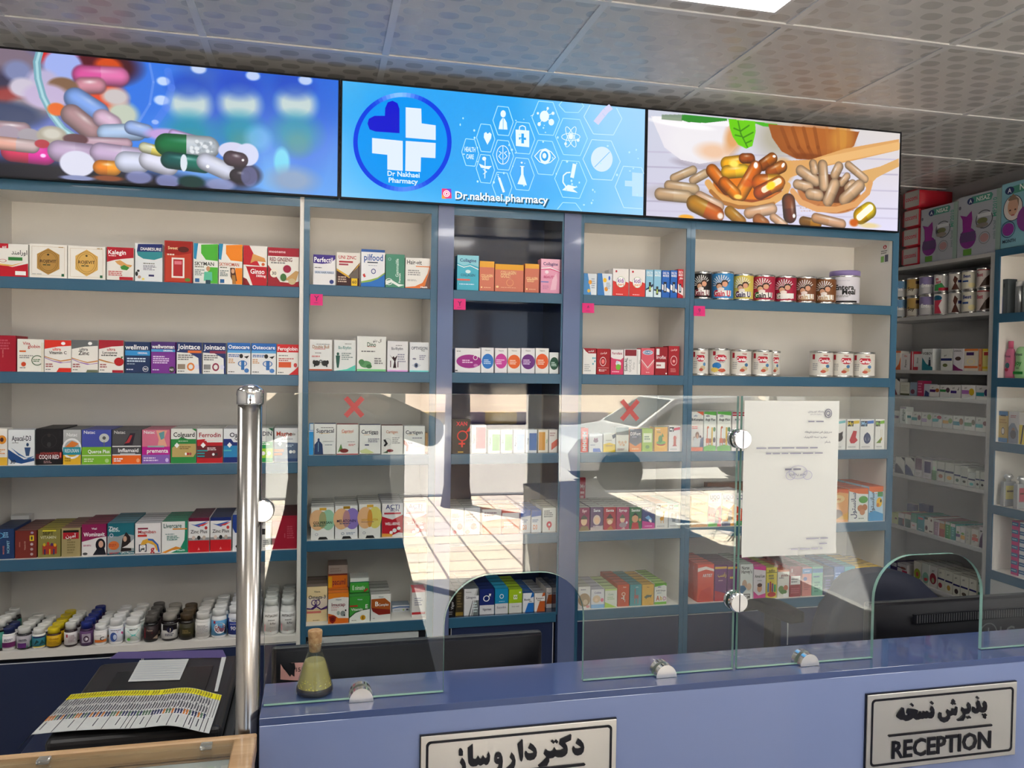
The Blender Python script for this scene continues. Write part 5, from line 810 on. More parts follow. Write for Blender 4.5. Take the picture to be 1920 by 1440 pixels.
carton('W', 4, 1687, 1699, 763, 'tall white carton with sideways teal print', 'ccd4d0', 'v .5 .5 .4 .7 3c5c54 ginkgo;r 0 .9 1 1 889', 1, .05)
rows('W', 5, '''
1674 1678 857 3 .055|white carton sliver at the blue frame|c4c8c8|m .1 .2 .9 .8 4 888
1679 1696 857 3 .055|white carton with navy mountain, outer|c8ccc8|p 0,0 1,0 .5,.4 .1,.6 0,.5 1c2444;p .6,1 1,1 1,.8 223
1697 1714 858 3 .055|white carton with blue mountain, inner|c8ccc8|p 0,0 1,0 .6,.4 .1,.6 0,.5 304478;p .6,1 1,1 1,.8 223
1715 1729 859 3 .055|white carton with plum upper panel|ccc8cc|r .1 .38 .95 .98 4c1c4c;m .2 .1 .8 .25 2 aaa
1731 1746 862 3 .055|white carton with violet upper panel|ccc8d0|r .15 .3 .95 .9 342468;m .2 .08 .8 .2 2 aaa
1747 1756 864 3 .055|slim white and green carton|c8d0c4|r 0 0 1 .5 3c8444;r .3 .5 .7 .7 b8e8c0
1757 1771 866 4 .055|white carton with navy belt and peach fruit|c4c8c0|r 0 .5 1 .6 1c2858;e .5 .26 .3 .1 a86c58
1772 1788 868 4 .055|white carton with navy belt and ginger|c4c8c0|r 0 .48 1 .58 1c2858;e .5 .24 .3 .1 c8a058
1789 1801 873 4 .055|white carton with navy belt and green seeds|c0c4bc|r 0 .44 1 .52 1c2858;e .5 .22 .25 .09 3c5c48
1802 1814 877 4 .055|white carton with navy belt and dark leaves|c0c4bc|r 0 .42 1 .5 1c2858;e .5 .22 .25 .07 4c4c3c
1815 1828 886 4 .055|shorter white carton with navy belt|c0c8c4|r 0 .46 1 .56 182848;e .5 .2 .3 .1 5cb0b0
1829 1837 883 4 .055|slim white carton with navy belt, outer|bcc0b8|r 0 .46 1 .54 1c2858;e .5 .22 .3 .07 333
1838 1846 884 4 .055|slim white carton with navy belt, inner|bcc0b8|r 0 .46 1 .54 1c2858;e .5 .22 .3 .07 333''')
rows('W', 6, '''
1672 1683 961 3 .06|pale lime carton with cherry|b8c08c|e .7 .5 .2 .08 503
1684 1695 962 3 .06|white carton with maroon cube|c8c4c4:a05048|r 0 0 1 .6 2c3c50;r .8 .1 1 .6 6c2c30
1696 1707 964 3 .06|white carton with dark green lower panel|c8c8c0:a05048|r .05 0 1 .62 1c4c48
1708 1719 963 3 .06|emerald carton with white foot|1f8c74:2c6c60|r 0 0 1 .42 d0d0d0;m .2 .15 .8 .3 1 c88
1720 1732 967 3 .06|teal carton with red title|2c8490:2c6c60|r .1 .76 .9 .88 b03c48;m .2 .1 .8 .14 1 cee
1733 1741 970 3 .06|white carton with maroon flask|c8c4bc:98988c|e .5 .3 .3 .16 4c2024;r 0 .86 .8 1 1c4c34
1742 1750 970 3 .06|white carton with chocolate foot|ccc8c0:8c4c44|r 0 .08 .8 .16 4c2c2c;e .5 .8 .2 .08 6c4c44
1751 1760 974 3 .06|dusty plum carton|9c788c:7c3c3c|r 0 .85 1 1 c4bcbc;m .3 .2 .8 .8 4 b9a
1761 1771 977 3 .06|orange and rust carton|c08840:7c3c3c|r 0 0 1 .5 b05038;r 0 .85 1 1 c4bcb0
1772 1781 979 3 .06|leaf green carton|3c9450:3c6c60|r 0 .85 1 1 c4c8c0;m .3 .2 .8 .8 4 8c9
1782 1791 982 3 .06|aqua green carton|3c948c:3c6c60|r 0 .8 1 1 c4c8c8;m .3 .2 .8 .8 4 8cc
1792 1800 987 3 .06|white carton with violet label|c8c8c4|r 0 .3 1 .5 4c3468;e .5 .6 .3 .08 5c7c3c
1801 1809 988 3 .06|white carton with amber label|c8c8c4|r 0 .2 1 .46 c89838;e .5 .56 .4 .08 5c8c30
1811 1819 990 3 .06|plain off-white carton|b8b8ac|m .2 .2 .8 .8 3 999
1821 1834 992 3 .06|white carton with red label and fruit|c8c4bc|r .1 .3 1 .5 b84030;e .5 .6 .4 .1 a86448;p .1,.2 .6,.3 .5,.24 222
1836 1848 989 3 .06|white carton with tall purple flame|c4bcc4|p 0,0 1,0 1,.5 .5,.75 .1,.4 4c2054;e .3 .8 .2 .04 222''')
rows('W', 7, '''
1668 1681 1054 3 .06|indigo carton with white top|382458|r 0 .66 1 1 b8b8b8;m .1 .7 .9 .9 2 889
1682 1701 1057 3 .06|white carton with red label and dark band|c0bcbc|r 0 .62 .5 .7 1c2444;r .5 .3 1 .5 b83050;e .6 .66 .3 .1 7c4c44;p .5,.1 .9,.2 .8,.12 222
1713 1727 1053 4 .055|white carton with lime pear disc|ccc8bc|e .5 .4 .44 .26 8c9c20;e .5 .38 .18 .12 b04034
1728 1742 1057 4 .055|white carton with mint disc and cherries|c8ccc4|e .55 .34 .44 .26 7ca894;e .5 .26 .16 .08 b83038;e .7 .28 .14 .07 c03c40
1743 1756 1062 4 .055|white carton with big pomegranate|ccc8c4|e .5 .42 .48 .26 8c1c2c;e .5 .34 .2 .12 9ca07c;t .5 .8 .08 .4 555 gol
1758 1771 1067 4 .055|white carton with navy belt and red figs|c8c8bc|r 0 .5 1 .58 1c1c54;e .4 .24 .28 .12 8c2c38;t .4 .84 .08 .3 555 gol
1772 1786 1071 4 .055|white carton with navy belt and pear|c8c8bc|r 0 .48 1 .56 1c1c54;e .5 .24 .24 .12 b08c40;t .4 .84 .08 .3 555 gol
1787 1800 1077 4 .055|white carton with navy belt and black plum|c8c8bc|r 0 .46 1 .54 1c1c54;e .5 .22 .28 .12 342424;t .4 .84 .08 .3 555 gol
1801 1815 1081 4 .055|white carton with navy belt and brown nuts|c8c8bc|r 0 .46 1 .54 1c1c54;e .5 .2 .32 .08 54483c;t .4 .84 .08 .3 555 gol
1817 1831 1086 4 .055|white carton with navy belt and pale ginseng|c8c8bc|r 0 .46 1 .54 1c1c54;e .5 .12 .24 .08 a89870;t .4 .84 .08 .3 555 gol
1834 1846 1088 4 .055|white and bottle-green carton|b8c4bc|r 0 .0 1 .34 1c5c44;r 0 .4 1 .5 1c5c44;r 0 .8 1 .9 1c5c44''')
carton('W', 6, 1690, 1714, 944, 'blue carton lying at the back above the cartons', '1c3c80', '', 1, .03, None, .2)
carton('W', 6, 1722, 1742, 946, 'second blue carton lying at the back above the cartons', '1c3478', '', 1, .03, None, .2)
# top of the side unit: massage device cartons and wipes packs
def dev(x0, x1, yt, desc, c1):
    carton('W', 0, x0, x1, yt, desc, 'a8acb8', 'r .9 0 1 1 90a8a0;p .26,.93 .34,.97 .78,.97 .82,.93 .78,.85 .34,.85 .26,.89 4c9484;e .3 .9 .08 .055 2c3868;t .3 .9 .06 .1 e8e8f0 A;t .6 .91 .07 .36 e8ece8 NISAZ;v .87 .72 .09 .3 4c9c84 MF2010;v .87 .36 .06 .34 6c8c88 mini facial;e .26 .3 .2 .17 7c2c84;r .08 .24 .44 .4 56406c;p .14,.4 .12,.62 .06,.7 .22,.66 .34,.74 .36,.6 .32,.4 8c2c88;r .16 .02 .36 .12 5c9438;o .64 .56 .2 .15 4c5058 .9;r .48 .6 .8 .66 d0d4d8;e .6 .54 .12 .05 6c7048;e .6 .47 .14 .04 888078;o .66 .26 .13 .1 7c7c80 .9;e .66 .26 .1 .07 b08888;e .06 .82 .03 .03 667', 1, .2, None, .0, name='device_carton', side='8c9c98', z0=2.2145)
dev(1727, 1795, 386, 'device carton with purple steamer picture beside the red packs', '')
dev(1797, 1877, 362, 'device carton with purple steamer picture beside the aqua one', '')
carton('V', 0, 1879, 2010, 330, 'aqua device carton with woman portrait', '7cb4c0', 'r 0 0 1 1 80b4c4;p .1,.93 .8,.97 .8,.84 .1,.82 4c9484;e .12 .88 .07 .06 2c3868;t .12 .88 .07 .08 e8e8f0 A;t .42 .9 .09 .4 e8ece8 NISAZ;e .18 .6 .15 .2 2c3450;e .18 .6 .14 .19 d8d0cc;e .18 .62 .08 .14 c89c84;p .1,.74 .18,.82 .27,.72 .27,.6 .24,.72 .12,.72 8c7460;e .14 .57 .015 .012 433;e .22 .57 .015 .012 433;r .16 .48 .21 .5 b06060;o .12 .28 .11 .13 2c3868 .92;e .12 .28 .09 .1 8c3c94;e .4 .4 .15 .2 84408c;t .14 .1 .05 .2 2c3c50 MONTH', 1, .2, None, .0, z0=2.226, name='device_carton', side='8cb4b8')
for i, (y0, y1) in enumerate(((498, 463), (461, 427), (425, 391), (389, 352))):
    z0 = ZW[0]+.002+i*.1105
    w = tag(empty('wipes_pack', (XR+.02, 0, 0)), ['lowest', 'second lowest', 'second highest', 'highest'][i]+' of four red and silver wipes packs stacked on the side bay', 'pack', 'stacked wipes packs')
    ya = onX(1689, 440, XR)[0]; yb = onX(1720, 440, XR)[0]
    w.location = (XR+.01, (ya+yb)/2, z0); w.rotation_euler.z = -math.pi/2
    Wd = abs(ya-yb); m = MB(); hh = .108
    bm = bmesh.new(); bmesh.ops.create_cube(bm, size=1); bmesh.ops.subdivide_edges(bm, edges=bm.edges[:], cuts=3, use_grid_fill=True)
    for v in bm.verts:
        e = 1-.22*abs(v.co.x*2)**4
        v.co = Vector((v.co.x*Wd, (v.co.y+.5)*.22, (v.co.z*e+.5)*hh))
    m.addbm(bm, ink('b02434'), smooth=True); m.build('wrapper', w)
    m = MB(); m.poly([(-Wd*.38, -.001, hh*.08), (Wd*.47, -.001, hh*.08), (Wd*.47, -.001, hh*.92), (-Wd*.38, -.001, hh*.92)], ink('a8a4a4'))
    art(m, Wd, hh, 't .52 .55 .26 .7 c02038 cocomi', lambda x, z, q: (x-Wd/2, -.0015, z)); m.build('label', w)
# slim bottle on the third side shelf
def shampoo(x0, x1, yt, row, lb, c1, c2, cap, txt):
    s0, _ = surf('V', row, x0, 680); s1, _ = surf('V', row, x1, 680); zt = surf('V', row, (x0+x1)/2, yt)[1]; zb = ZV[row]
    h = zt-zb; w = (s1-s0)/2*.92
    t = tag(empty('shampoo_bottle'), lb, 'bottle'); b = MB()
    hb = h*(.82 if cap else .97)
    pr = [(w*.9, 0), (w, .01), (w*.98, hb*.3), (w*.86, hb*.55), (w*.95, hb*.8), (w*.7, hb*.95), (w*.4, hb)]
    k = len(pr); n_ = 20; V = []; 
    for r, z in pr: V += [(r*math.cos(2*math.pi*a/n_), .55*r*math.sin(2*math.pi*a/n_), z) for a in range(n_)]
    Fc = [[j*n_+a, j*n_+(a+1) % n_, (j+1)*n_+(a+1) % n_, (j+1)*n_+a] for j in range(k-1) for a in range(n_)]+[[a for a in range(n_)][::-1], [(k-1)*n_+a for a in range(n_)]]
    b.mesh(V, Fc, ink(c1), True); b.build('body', t)
    if cap: MB().lathe([(w*.4, hb), (w*.4, h), (w*.35, h+.002)], ink(cap)).build('cap', t)
    m = MB(); art(m, w*1.4, hb*.7, txt, lambda x, z, q: (x-w*.7, -.57*w-.0006*q-.001, z+.02)); m.build('label', t)
    t.location = (XR+.05, -(s0+s1)/2, zb+.0003); t.rotation_euler.z = -math.pi/2
shampoo(1873, 1893, 640, 1, 'pink shampoo bottle with rose cap on the blue side bay', 'd87898', '', 'd05c80', 't .5 .85 .12 .8 2c2448 Firooz;e .5 .4 .3 .14 3c7074;e .4 .2 .25 .08 b83050;r .3 .6 .7 .64 c8a080')
shampoo(1891, 1919, 648, 1, 'pale green shampoo bottle with green foot on the blue side bay', 'a8d89c', '', None, 't .5 .9 .12 .8 2c2448 Firooz;t .5 .52 .2 .8 2c9c3c joy;r 0 0 1 .12 2c8c3c;m .3 .24 .7 .3 2 443')
rows('V', 0, '''
1872 1890 524|dark grey skincare carton|4c5458|r .15 .76 .36 .88 222;r 0 .02 .1 .5 2c4c8c''')
for i, (x, yt) in enumerate(((1903, 530), (1917, 526))):
    s0, _ = surf('V', 0, x, 560); t = tag(empty('skincare_tube', (XR+.04, -s0, ZV[0]+.0003)), ['silver skincare cylinder right beside the grey carton', 'silver skincare cylinder at the edge of view'][i], 'tube')
    MB().lathe([(.019, 0), (.019, .13), (.017, .132)], mat('silver_pack', (.45, .47, .48), .3, metal=.8)).build('body', t); MB().lathe([(.018, .132), (.018, .155), (.016, .157)], ink('c8c8c8')).build('cap', t)
rows('V', 2, '''
1869 1890 771|tan and blue carton with emblem|c8ac68|r 0 0 1 .14 3c78a8;r 0 .86 1 1 3c78a8;e .5 .36 .16 .1 e0d8c8;o .5 .36 .18 .12 34405c .8;r .2 .84 .8 .88 1c2c40;m .1 .6 .9 .76 2 a84
1891 1910 772|white carton with hooded figure|c8c4c4|p 0,.5 .3,.64 .6,.64 1,.4 1,0 0,0 7c8494;e .5 .34 .2 .16 8c6c5c;e .5 .28 .3 .14 4c4850;m .2 .8 .8 .9 2 a66
1911 1925 773|yellow and black carton at the view edge|d8c040|r 0 .6 1 1 c8c4c0;p .2,0 .5,.6 .7,.6 .4,0 222''')
for i, (x, c1) in enumerate(((1880, 'c8bc70'), (1905, 'b05864'))):
    s0, _ = surf('V', 3, x, 920); t = tag(empty('perfume_bottle', (XR+.045, -s0, ZV[3]+.0003)), ['square glass perfume bottle with yellow label on blue side bay', 'square glass perfume bottle with rose label on blue side bay'][i], 'bottle')
    MB().bbox(-.036, .036, -.014, .014, 0, .125, mat('frosted_bottle', (.6, .62, .64), .15, trans=.4), .004).build('body', t)
    MB().lathe([(.012, .125), (.012, .137), (.02, .14), (.022, .152), (.014, .163)], mat('crystal_cap', (.75, .76, .78), .08, metal=.6)).build('stopper', t)
    m = MB(); art(m, .056, .07, 'r 0 0 1 1 '+c1+';m .1 .5 .9 .7 1 543;r 0 0 1 .03 888', lambda x, z, q: (x-.028, -.0148-.0003*q, z+.035)); m.build('label', t)
for j, (cx, c1) in enumerate(((1897, 'c02c78'), (1912, 'd8d8e0'))):
    s0, _ = surf('V', 4, cx, 1040)
    for i in range(7):
        m = MB(); m.box(-.021, .021, 0, .08, 0, .038, ink(c1), top=ink(c1)); art(m, .042, .038, 'r 0 .35 .9 .85 2c5c94;m .1 .5 .8 .7 1 bcd', lambda x, z, q: (x-.021, -.0003*(q+1), z))
        o = m.build('tablet_box'); o.location = (XR+.03, -s0, ZV[4]+.0003+i*.0385); o.rotation_euler.z = -math.pi/2
        tag(o, f"{['magenta', 'white'][j]} and blue tablet box, {['bottom', 'second up', 'third up', 'fourth up', 'fifth up', 'sixth up', 'topmost'][i]} in its stack", 'box', f"stack of {['magenta', 'white'][j]} tablet boxes")

# ---------- pill bottles on the bottom shelf behind the post
def jar(xc, hw, yt, yb, desc, body, cap, lab, n, label_spec='', rough=.25):
    x0, _ = onY(xc-hw, yb-30, YS+.04); x1, _ = onY(xc+hw, yb-30, YS+.04); r = (x1-x0)/2
    z0 = ZA[4]; zt = onY(xc, yt, YS+.04)[1]; h = zt-z0; hc = .022
    bm_ = mat('jar_'+body, body, rough, coat=.3)
    mb = MB().lathe([(r*.9, 0), (r, .004), (r, h*.66), (r*.94, h*.74), (r*.74, h-hc-.002), (r*.74, h-hc+.001)], bm_, n=24); dB = mb.data('body')
    mc = MB().lathe([(r*.84, h-hc), (r*.84, h-.003), (r*.8, h)], mat('cap_'+cap, cap, .4), n=24); dC = mc.data('cap')
    ml = MB(); ml.lathe([(r+.0004, h*.1), (r+.0004, h*.64)], ink(lab), n=24)
    fa = math.atan2(-x0, YS)
    def P3(x, z, q): th = (x-.5)*1.9+fa; R_ = r+.0009+.0003*q; return (R_*math.sin(th), -R_*math.cos(th), h*.1+z*h*.54)
    sub = []
    for op in label_spec.split(';'):
        a = op.strip().split(' ')
        if a[0] == 'r':
            x0_, y0_, x1_, y1_ = map(float, a[1:5]); k_ = max(1, int((x1_-x0_)*10))
            for i in range(k_):
                s0 = x0_+(x1_-x0_)*i/k_; s1 = x0_+(x1_-x0_)*(i+1)/k_; ml.poly([P3(s0, y0_, 1), P3(s1, y0_, 1), P3(s1, y1_, 1), P3(s0, y1_, 1)], ink(a[5]))
        elif a[0]: sub.append(op)
    for j, op in enumerate(sub): art(ml, 1, 1, op, lambda x, z, q: P3(x, z, 3+j))
    dL = ml.data('label')
    n = min(n, int(.25/(2*r+.003)))
    for i in range(n):
        t = empty('pill_bottle')
        tag(t, f'{desc}, bottom shelf behind post'+(f', {ORD[i+1]} back' if i else ''), 'bottle', f'{desc} bottles' if n > 1 else None)
        for nm, dt in (('body', dB), ('cap', dC), ('label', dL)):
            o = bpy.data.objects.new(nm, dt); COL.objects.link(o); o.parent = t
        t.location = ((x0+x1)/2+random.uniform(-.001, .001)*(i > 0), YS+.012+r+i*(2*r+.003), z0+.0003)
jar(2, 13, 1161, 1215, 'black jar with white cap at the outer end', '1c1a1c', 'e0e0dc', '3c8c7c', 4)
jar(17, 14, 1174, 1222, 'white jar with navy cap and purple label', 'e4e2e0', '1c2858', 'e0dce0', 2, 'r 0 .1 1 .5 6c2860;m .2 .6 .9 .8 2 667')
jar(46.5, 14, 1174, 1222, 'black jar with white cap and purple-green label', '242226', 'e0e0dc', 'b0acb4', 4, 'r 0 0 .6 .4 5c2c70;p .6,0 1,.6 1,0 2c7464;m .1 .55 .9 .75 2 334')
jar(74.5, 12.5, 1176, 1219, 'white jar with teal and navy label', 'e2e0dc', 'e4e4e0', '2c7c90', 4, 'r 0 .86 1 1 1c2c5c;r 0 0 1 .08 d8c83c;p .1,.2 .5,.5 .3,.7 1c3c40;p .5,.2 .9,.3 .7,.7 1c4c50')
jar(102, 13.5, 1175, 1219, 'yellow-capped amber jar with yellow label', '3c2014', 'd8c018', 'd8ac14', 5, 't .5 .7 .16 .8 9c6c10 Golden;m .1 .2 .9 .5 3 a8801c')
jar(134, 12, 1166, 1210, 'dark jar with white cap and white label', '2c1c20', 'e0e0dc', 'd8d4d4', 4, 'm .3 .2 .9 .8 5 b8a0a4;r .1 .6 .25 .85 b03c50')
jar(163.5, 12.5, 1164, 1214, 'purple jar with royal blue cap', '3c2448', '1c2c80', '5c3c68', 5, 'r .1 .1 .8 .8 a89cac;o .45 .4 .2 .25 3c1c38 .6;e .5 .4 .08 .1 e8e0e8')
jar(189.5, 12.5, 1169, 1215, 'white jar with orange letter C', 'e8e6e4', 'e8e8e6', 'e6e2de', 4, 'r 0 .1 1 .34 d0702c;t .6 .45 .34 .4 222 C;m .1 .7 .8 .8 1 bbb')
jar(218.5, 13.5, 1159, 1212, 'white jar with blue and pink label', 'e8e8e8', 'e8e8e8', 'dce0ec', 4, 'e .3 .4 .25 .35 3c5ca8;e .4 .4 .12 .2 c8d4ec;p .5,.8 1,.7 1,.5 d03c80;m .1 .85 .9 .95 1 667')
jar(250, 15, 1158, 1210, 'white jar with turquoise hourglass label', 'e6e8e6', 'e8e8e6', 'dfe8e4', 5, 'p .1,.8 .9,.8 .6,.45 .9,.1 .1,.1 .4,.45 5cc4bc;t .5 .9 .12 .6 444 SMART;e .2 .15 .12 .1 5cb84c')
jar(283.5, 13.5, 1153, 1207, 'black jar with grey cap and dark red label', '161214', '5c5854', '2c2022', 4, 'p 0,.1 .6,.5 0,.9 7c1c24;t .4 .7 .12 .6 c8b0a0 Force;p .6,.1 1,.3 1,0 987')
jar(318.5, 15.5, 1150, 1204, 'squat black jar with silver cap and white label', '1a1416', '9c9890', 'e0dedc', 3, 'r 0 .6 1 1 1c1618;e .5 .66 .2 .22 22223c;t .5 .66 .2 .1 d8d0c8 J;m .2 .2 .8 .4 2 556')
jar(350.5, 14.5, 1149, 1202, 'brown-black jar with bronze cap', '1c1610', '4c3c28', '34301c', 3, 'r .1 .2 .9 .7 3c3820;m .2 .3 .8 .6 3 8c7c50')
jar(380.5, 14.5, 1147, 1201, 'plain white jar with grey print', 'e0deda', 'dcdad6', 'dedcd8', 6, 'm .1 .2 .9 .85 6 b0aeb0')
jar(411, 14.5, 1141, 1199, 'white jar with sky blue label and red lettering', 'e4e6e8', 'e2e4e4', '5c9cc8', 6, 'e .55 .5 .4 .36 e8eef2;t .55 .56 .2 .7 b02c2c CAL12;t .55 .36 .2 .6 b02c2c POWER;r .1 .8 .24 .98 b02c40;p .8,.1 1,.9 1,.1 223')
jar(442, 14.5, 1136, 1197, 'white jar with navy label', 'e0e2e8', 'e2e4e6', '24388c', 6, 'r 0 .8 1 1 d8dce8;t .5 .9 .12 .8 334 NEXTY;t .4 .4 .24 .6 e8ecf8 900;m .1 .6 .9 .7 1 aac')
jar(474, 14.5, 1130, 1194, 'white jar hidden by the post', 'e0e2e4', 'e2e4e6', 'd8dadc', 5)
jar(508.5, 14.5, 1122, 1191, 'white jar with pink corner, beside the post', 'e4e4e4', 'dcdedc', 'e4e2e2', 6, 'p 0,0 .5,0 0,.4 e08c98;t .5 .84 .13 .9 444 ANTIAGING;t .6 .44 .1 .4 444 B-Plus;m .3 .56 .9 .66 1 999;m .4 .2 .8 .3 1 bbb')
jar(540, 14.5, 1121, 1189, 'white jar with pink corner, beside the frame', 'e4e4e4', 'dcdedc', 'e4e2e2', 6, 'p 0,0 .5,0 0,.4 e08c98;t .5 .84 .13 .9 444 ANTIAGING;t .6 .44 .1 .4 444 B-Plus;m .3 .56 .9 .66 1 999;m .4 .2 .8 .3 1 bbb')
ivz = onY(635, 1112, YS+.014)[1]+.001
carton('B', 4, 615, 652, 1060, 'loose orange carton lying on top of the shield cartons', 'e07820', 'r 0 .62 1 1 a89890;r 0 .55 1 .62 7c3028;r 0 0 .2 .5 e8b020;t .56 .26 .26 .66 7c2838 pacumI;m .1 .7 .7 .9 2 98847c', 1, .09, 'a08c84', .075, z0=ivz)
ivz = onY(675, 1118, YS+.014)[1]+.001
carton('B', 4, 656, 692, 1084, 'loose green carton lying on top of the green cartons', '44a03c', 'r 0 .75 1 1 d8dcd8;r 0 .68 1 .75 2c7c58;t .46 .34 .3 .66 e8f0e0 E nimativ;p .7,.1 .9,.3 .96,.2 .8,.02 a83828', 1, .08, 'c8ccc8', .05, z0=ivz)
# pink note tags under shelf edges
for bay, x0, x1, y0, y1, g in (('above flask', 582, 605, 548, 573, 'Y'), ('in the navy niche', 851, 873, 559, 581, 'Y'), ('beside the niche', 1092, 1114, 568, 587, '^'), ('with the tins', 1301, 1322, 573, 593, '9')):
    X0, zt = onY(x0, y0, YS-.006); X1, zb_ = onY(x1, y1, YS-.006)
    m = MB(); w = X1-X0; h = zt-zb_; m.box(-w/2, w/2, 0, .0006, 0, h, ink('e0287c')); art(m, w, h, f't .5 .55 .4 .5 6c1c50 {g};m .3 .15 .7 .25 1 a03068', lambda x, z, q: (x-w/2, -.0004*(q+1), z))
    o = m.build('sticky_note'); o.location = ((X0+X1)/2, YS-.0062, zb_); tag(o, f'pink sticky note hanging from the shelf edge of the bay {bay}', 'note', 'pink shelf notes')
    o.rotation_euler.x = math.radians(-3)
X0, zt = onY(1648, 452, 3.1); 
m = MB(); m.box(0, .0006, -.03, .03, 0, .09, ink('dcdcd8'))
art(m, .06, .09, 'e .5 .84 .2 .1 b03040;t .5 .84 .12 .2 fff A;m .1 .5 .9 .7 2 777;r .1 .1 .45 .4 7cac5c;r .55 .1 .9 .45 556', lambda x, z, q: (-.0004*(q+1), -(x-.03), z))
o = m.build('sticker'); o.location = (2.4564, YS+.05, onY(1655, 495, 3.15)[1]); tag(o, 'small white and green sticker on the end panel above the milk tins', 'sticker')
# ---------- illuminated screens above the shelving
SY = 3.07; SZ0, SZ1 = 2.2085, 2.6325
class Pic:
    def __init__(s, X0, X1, n=620):
        s.X0, s.X1 = X0, X1; s.W = n; s.Hn = int(n*(SZ1-SZ0)/(X1-X0)); s.k = s.W/(X1-X0)
        s.a = np.zeros((s.Hn, s.W, 3)); yy, xx = np.mgrid[0:s.Hn, 0:s.W]; s.xx = xx+.5; s.yy = yy+.5
    def uv(s, x, y): X, Z = onY(x, y, SY); return ((X-s.X0)*s.k, (SZ1-Z)*s.k)
    @staticmethod
    def c(h):
        if len(h) == 3: h = ''.join(a*2 for a in h)
        return np.array([int(h[i:i+2], 16)/255 for i in (0, 2, 4)])
    def blend(s, m, col): s.a = s.a*(1-m[..., None])+col*m[..., None]
    def grad(s, cols):   # corner colours tl,tr,bl,br
        a = [s.c(q) for q in cols]; u = (s.xx/s.W)[..., None]; v = (s.yy/s.Hn)[..., None]
        s.a = (a[0]*(1-u)+a[1]*u)*(1-v)+(a[2]*(1-u)+a[3]*u)*v
    def ell(s, x, y, rx, ry, col, soft=.15, ang=0, al=1):
        u, v = s.uv(x, y); q = s.k/475; rx *= q; ry *= q; c_, s_ = math.cos(ang), math.sin(ang)
        dx = s.xx-u; dy = s.yy-v; p = (dx*c_+dy*s_)/rx; r = (-dx*s_+dy*c_)/ry; d = np.sqrt(p*p+r*r)
        m = np.clip((1+soft/2-d)/max(soft, .02), 0, 1)*al; s.blend(m, s.c(col)); return d
    def cap(s, x0, y0, x1, y1, r, ca, cb=None, hl=.7, soft=1.2, dark=.35, split=.5):
        u0, v0 = s.uv(x0, y0); u1, v1 = s.uv(x1, y1); r = r*s.k/475
        dx, dy = u1-u0, v1-v0; L = math.hypot(dx, dy)+1e-6
        t = ((s.xx-u0)*dx+(s.yy-v0)*dy)/(L*L); tc_ = np.clip(t, 0, 1)
        px = u0+dx*tc_; py = v0+dy*tc_; ex = s.xx-px; ey = s.yy-py; d = np.hypot(ex, ey)
        m = np.clip((r-d)/soft+.5, 0, 1)
        col = np.where((t < split)[..., None], s.c(ca), s.c(cb or ca))
        nx = (ex*dy-ey*dx)/L*(1 if dx >= 0 else -1)  # + is the upper side
        sh = np.clip(d/r, 0, 1)[..., None]
        low = np.clip(-nx/r, 0, 1)[..., None]
        col = col*(1-dark*sh**2.5)*(1-dark*.6*low)
        h = np.exp(-((nx/r-.45)/.2)**2)*np.clip(1-np.abs(t-.5)*1.7, 0, 1)*hl
        col = col*(1-h[..., None])+h[..., None]
        s.a = s.a*(1-m[..., None])+col*m[..., None]
    def poly(s, P, col, al=1):
        Q = [s.uv(*p) for p in P]; ins = np.zeros(s.xx.shape, bool); j = len(Q)-1
        for i in range(len(Q)):
            xi, yi = Q[i]; xj, yj = Q[j]
            if yi != yj: ins ^= ((yi > s.yy) != (yj > s.yy)) & (s.xx < (xj-xi)*(s.yy-yi)/(yj-yi)+xi)
            j = i
        s.blend(ins*float(al), s.c(col))
    def line(s, P, w, col, al=1):
        for a, b in zip(P, P[1:]):
            u0, v0 = s.uv(*a); u1, v1 = s.uv(*b); dx, dy = u1-u0, v1-v0; L2 = dx*dx+dy*dy+1e-6
            t = np.clip(((s.xx-u0)*dx+(s.yy-v0)*dy)/L2, 0, 1); d = np.hypot(s.xx-u0-dx*t, s.yy-v0-dy*t)
            s.blend(np.clip((w*s.k/475-d)+.5, 0, 1)*al, s.c(col))
    def mesh(s, name, parent, strength):
        st = 1; nx, ny = s.W, s.Hn
        xs = np.linspace(s.X0, s.X1, nx); zs = np.linspace(SZ1, SZ0, ny)
        V = np.zeros((ny, nx, 3)); V[..., 0] = xs[None]; V[..., 1] = SY-.001; V[..., 2] = zs[:, None]
        me = bpy.data.meshes.new(name); nf = (nx-1)*(ny-1)
        me.vertices.add(nx*ny); me.vertices.foreach_set('co', V.ravel())
        idx = np.arange(nx*ny).reshape(ny, nx); q = np.stack([idx[1:, :-1], idx[1:, 1:], idx[:-1, 1:], idx[:-1, :-1]], -1).reshape(-1, 4)
        me.loops.add(nf*4); me.loops.foreach_set('vertex_index', q.ravel()); me.polygons.add(nf)
        me.polygons.foreach_set('loop_start', np.arange(nf)*4); me.update(calc_edges=True); me.validate()
        at = me.color_attributes.new('picture', 'FLOAT_COLOR', 'POINT'); a = np.clip(s.a, 0, 1)
        lin = np.where(a <= .04045, a/12.92, ((a+.055)/1.055)**2.4); rgba = np.ones((ny*nx, 4)); rgba[:, :3] = lin.reshape(-1, 3)
        at.data.foreach_set('color', rgba.ravel())
        m = MATS.get('screen_picture')
        if not m:
            m = bpy.data.materials.new('screen_picture'); m.use_nodes = True; MATS['screen_picture'] = m
            n, l = nodes(m); b = n['Principled BSDF']; v = n.new('ShaderNodeAttribute'); v.attribute_name = 'picture'
            b.inputs['Base Color'].default_value = (.02, .02, .02, 1); b.inputs['Roughness'].default_value = .25; b.inputs['Specular IOR Level'].default_value = .2
            l.new(v.outputs['Color'], b.inputs['Emission Color']); b.inputs['Emission Strength'].default_value = strength
        me.materials.append(m); o = bpy.data.objects.new(name, me); COL.objects.link(o); o.parent = parent; return o
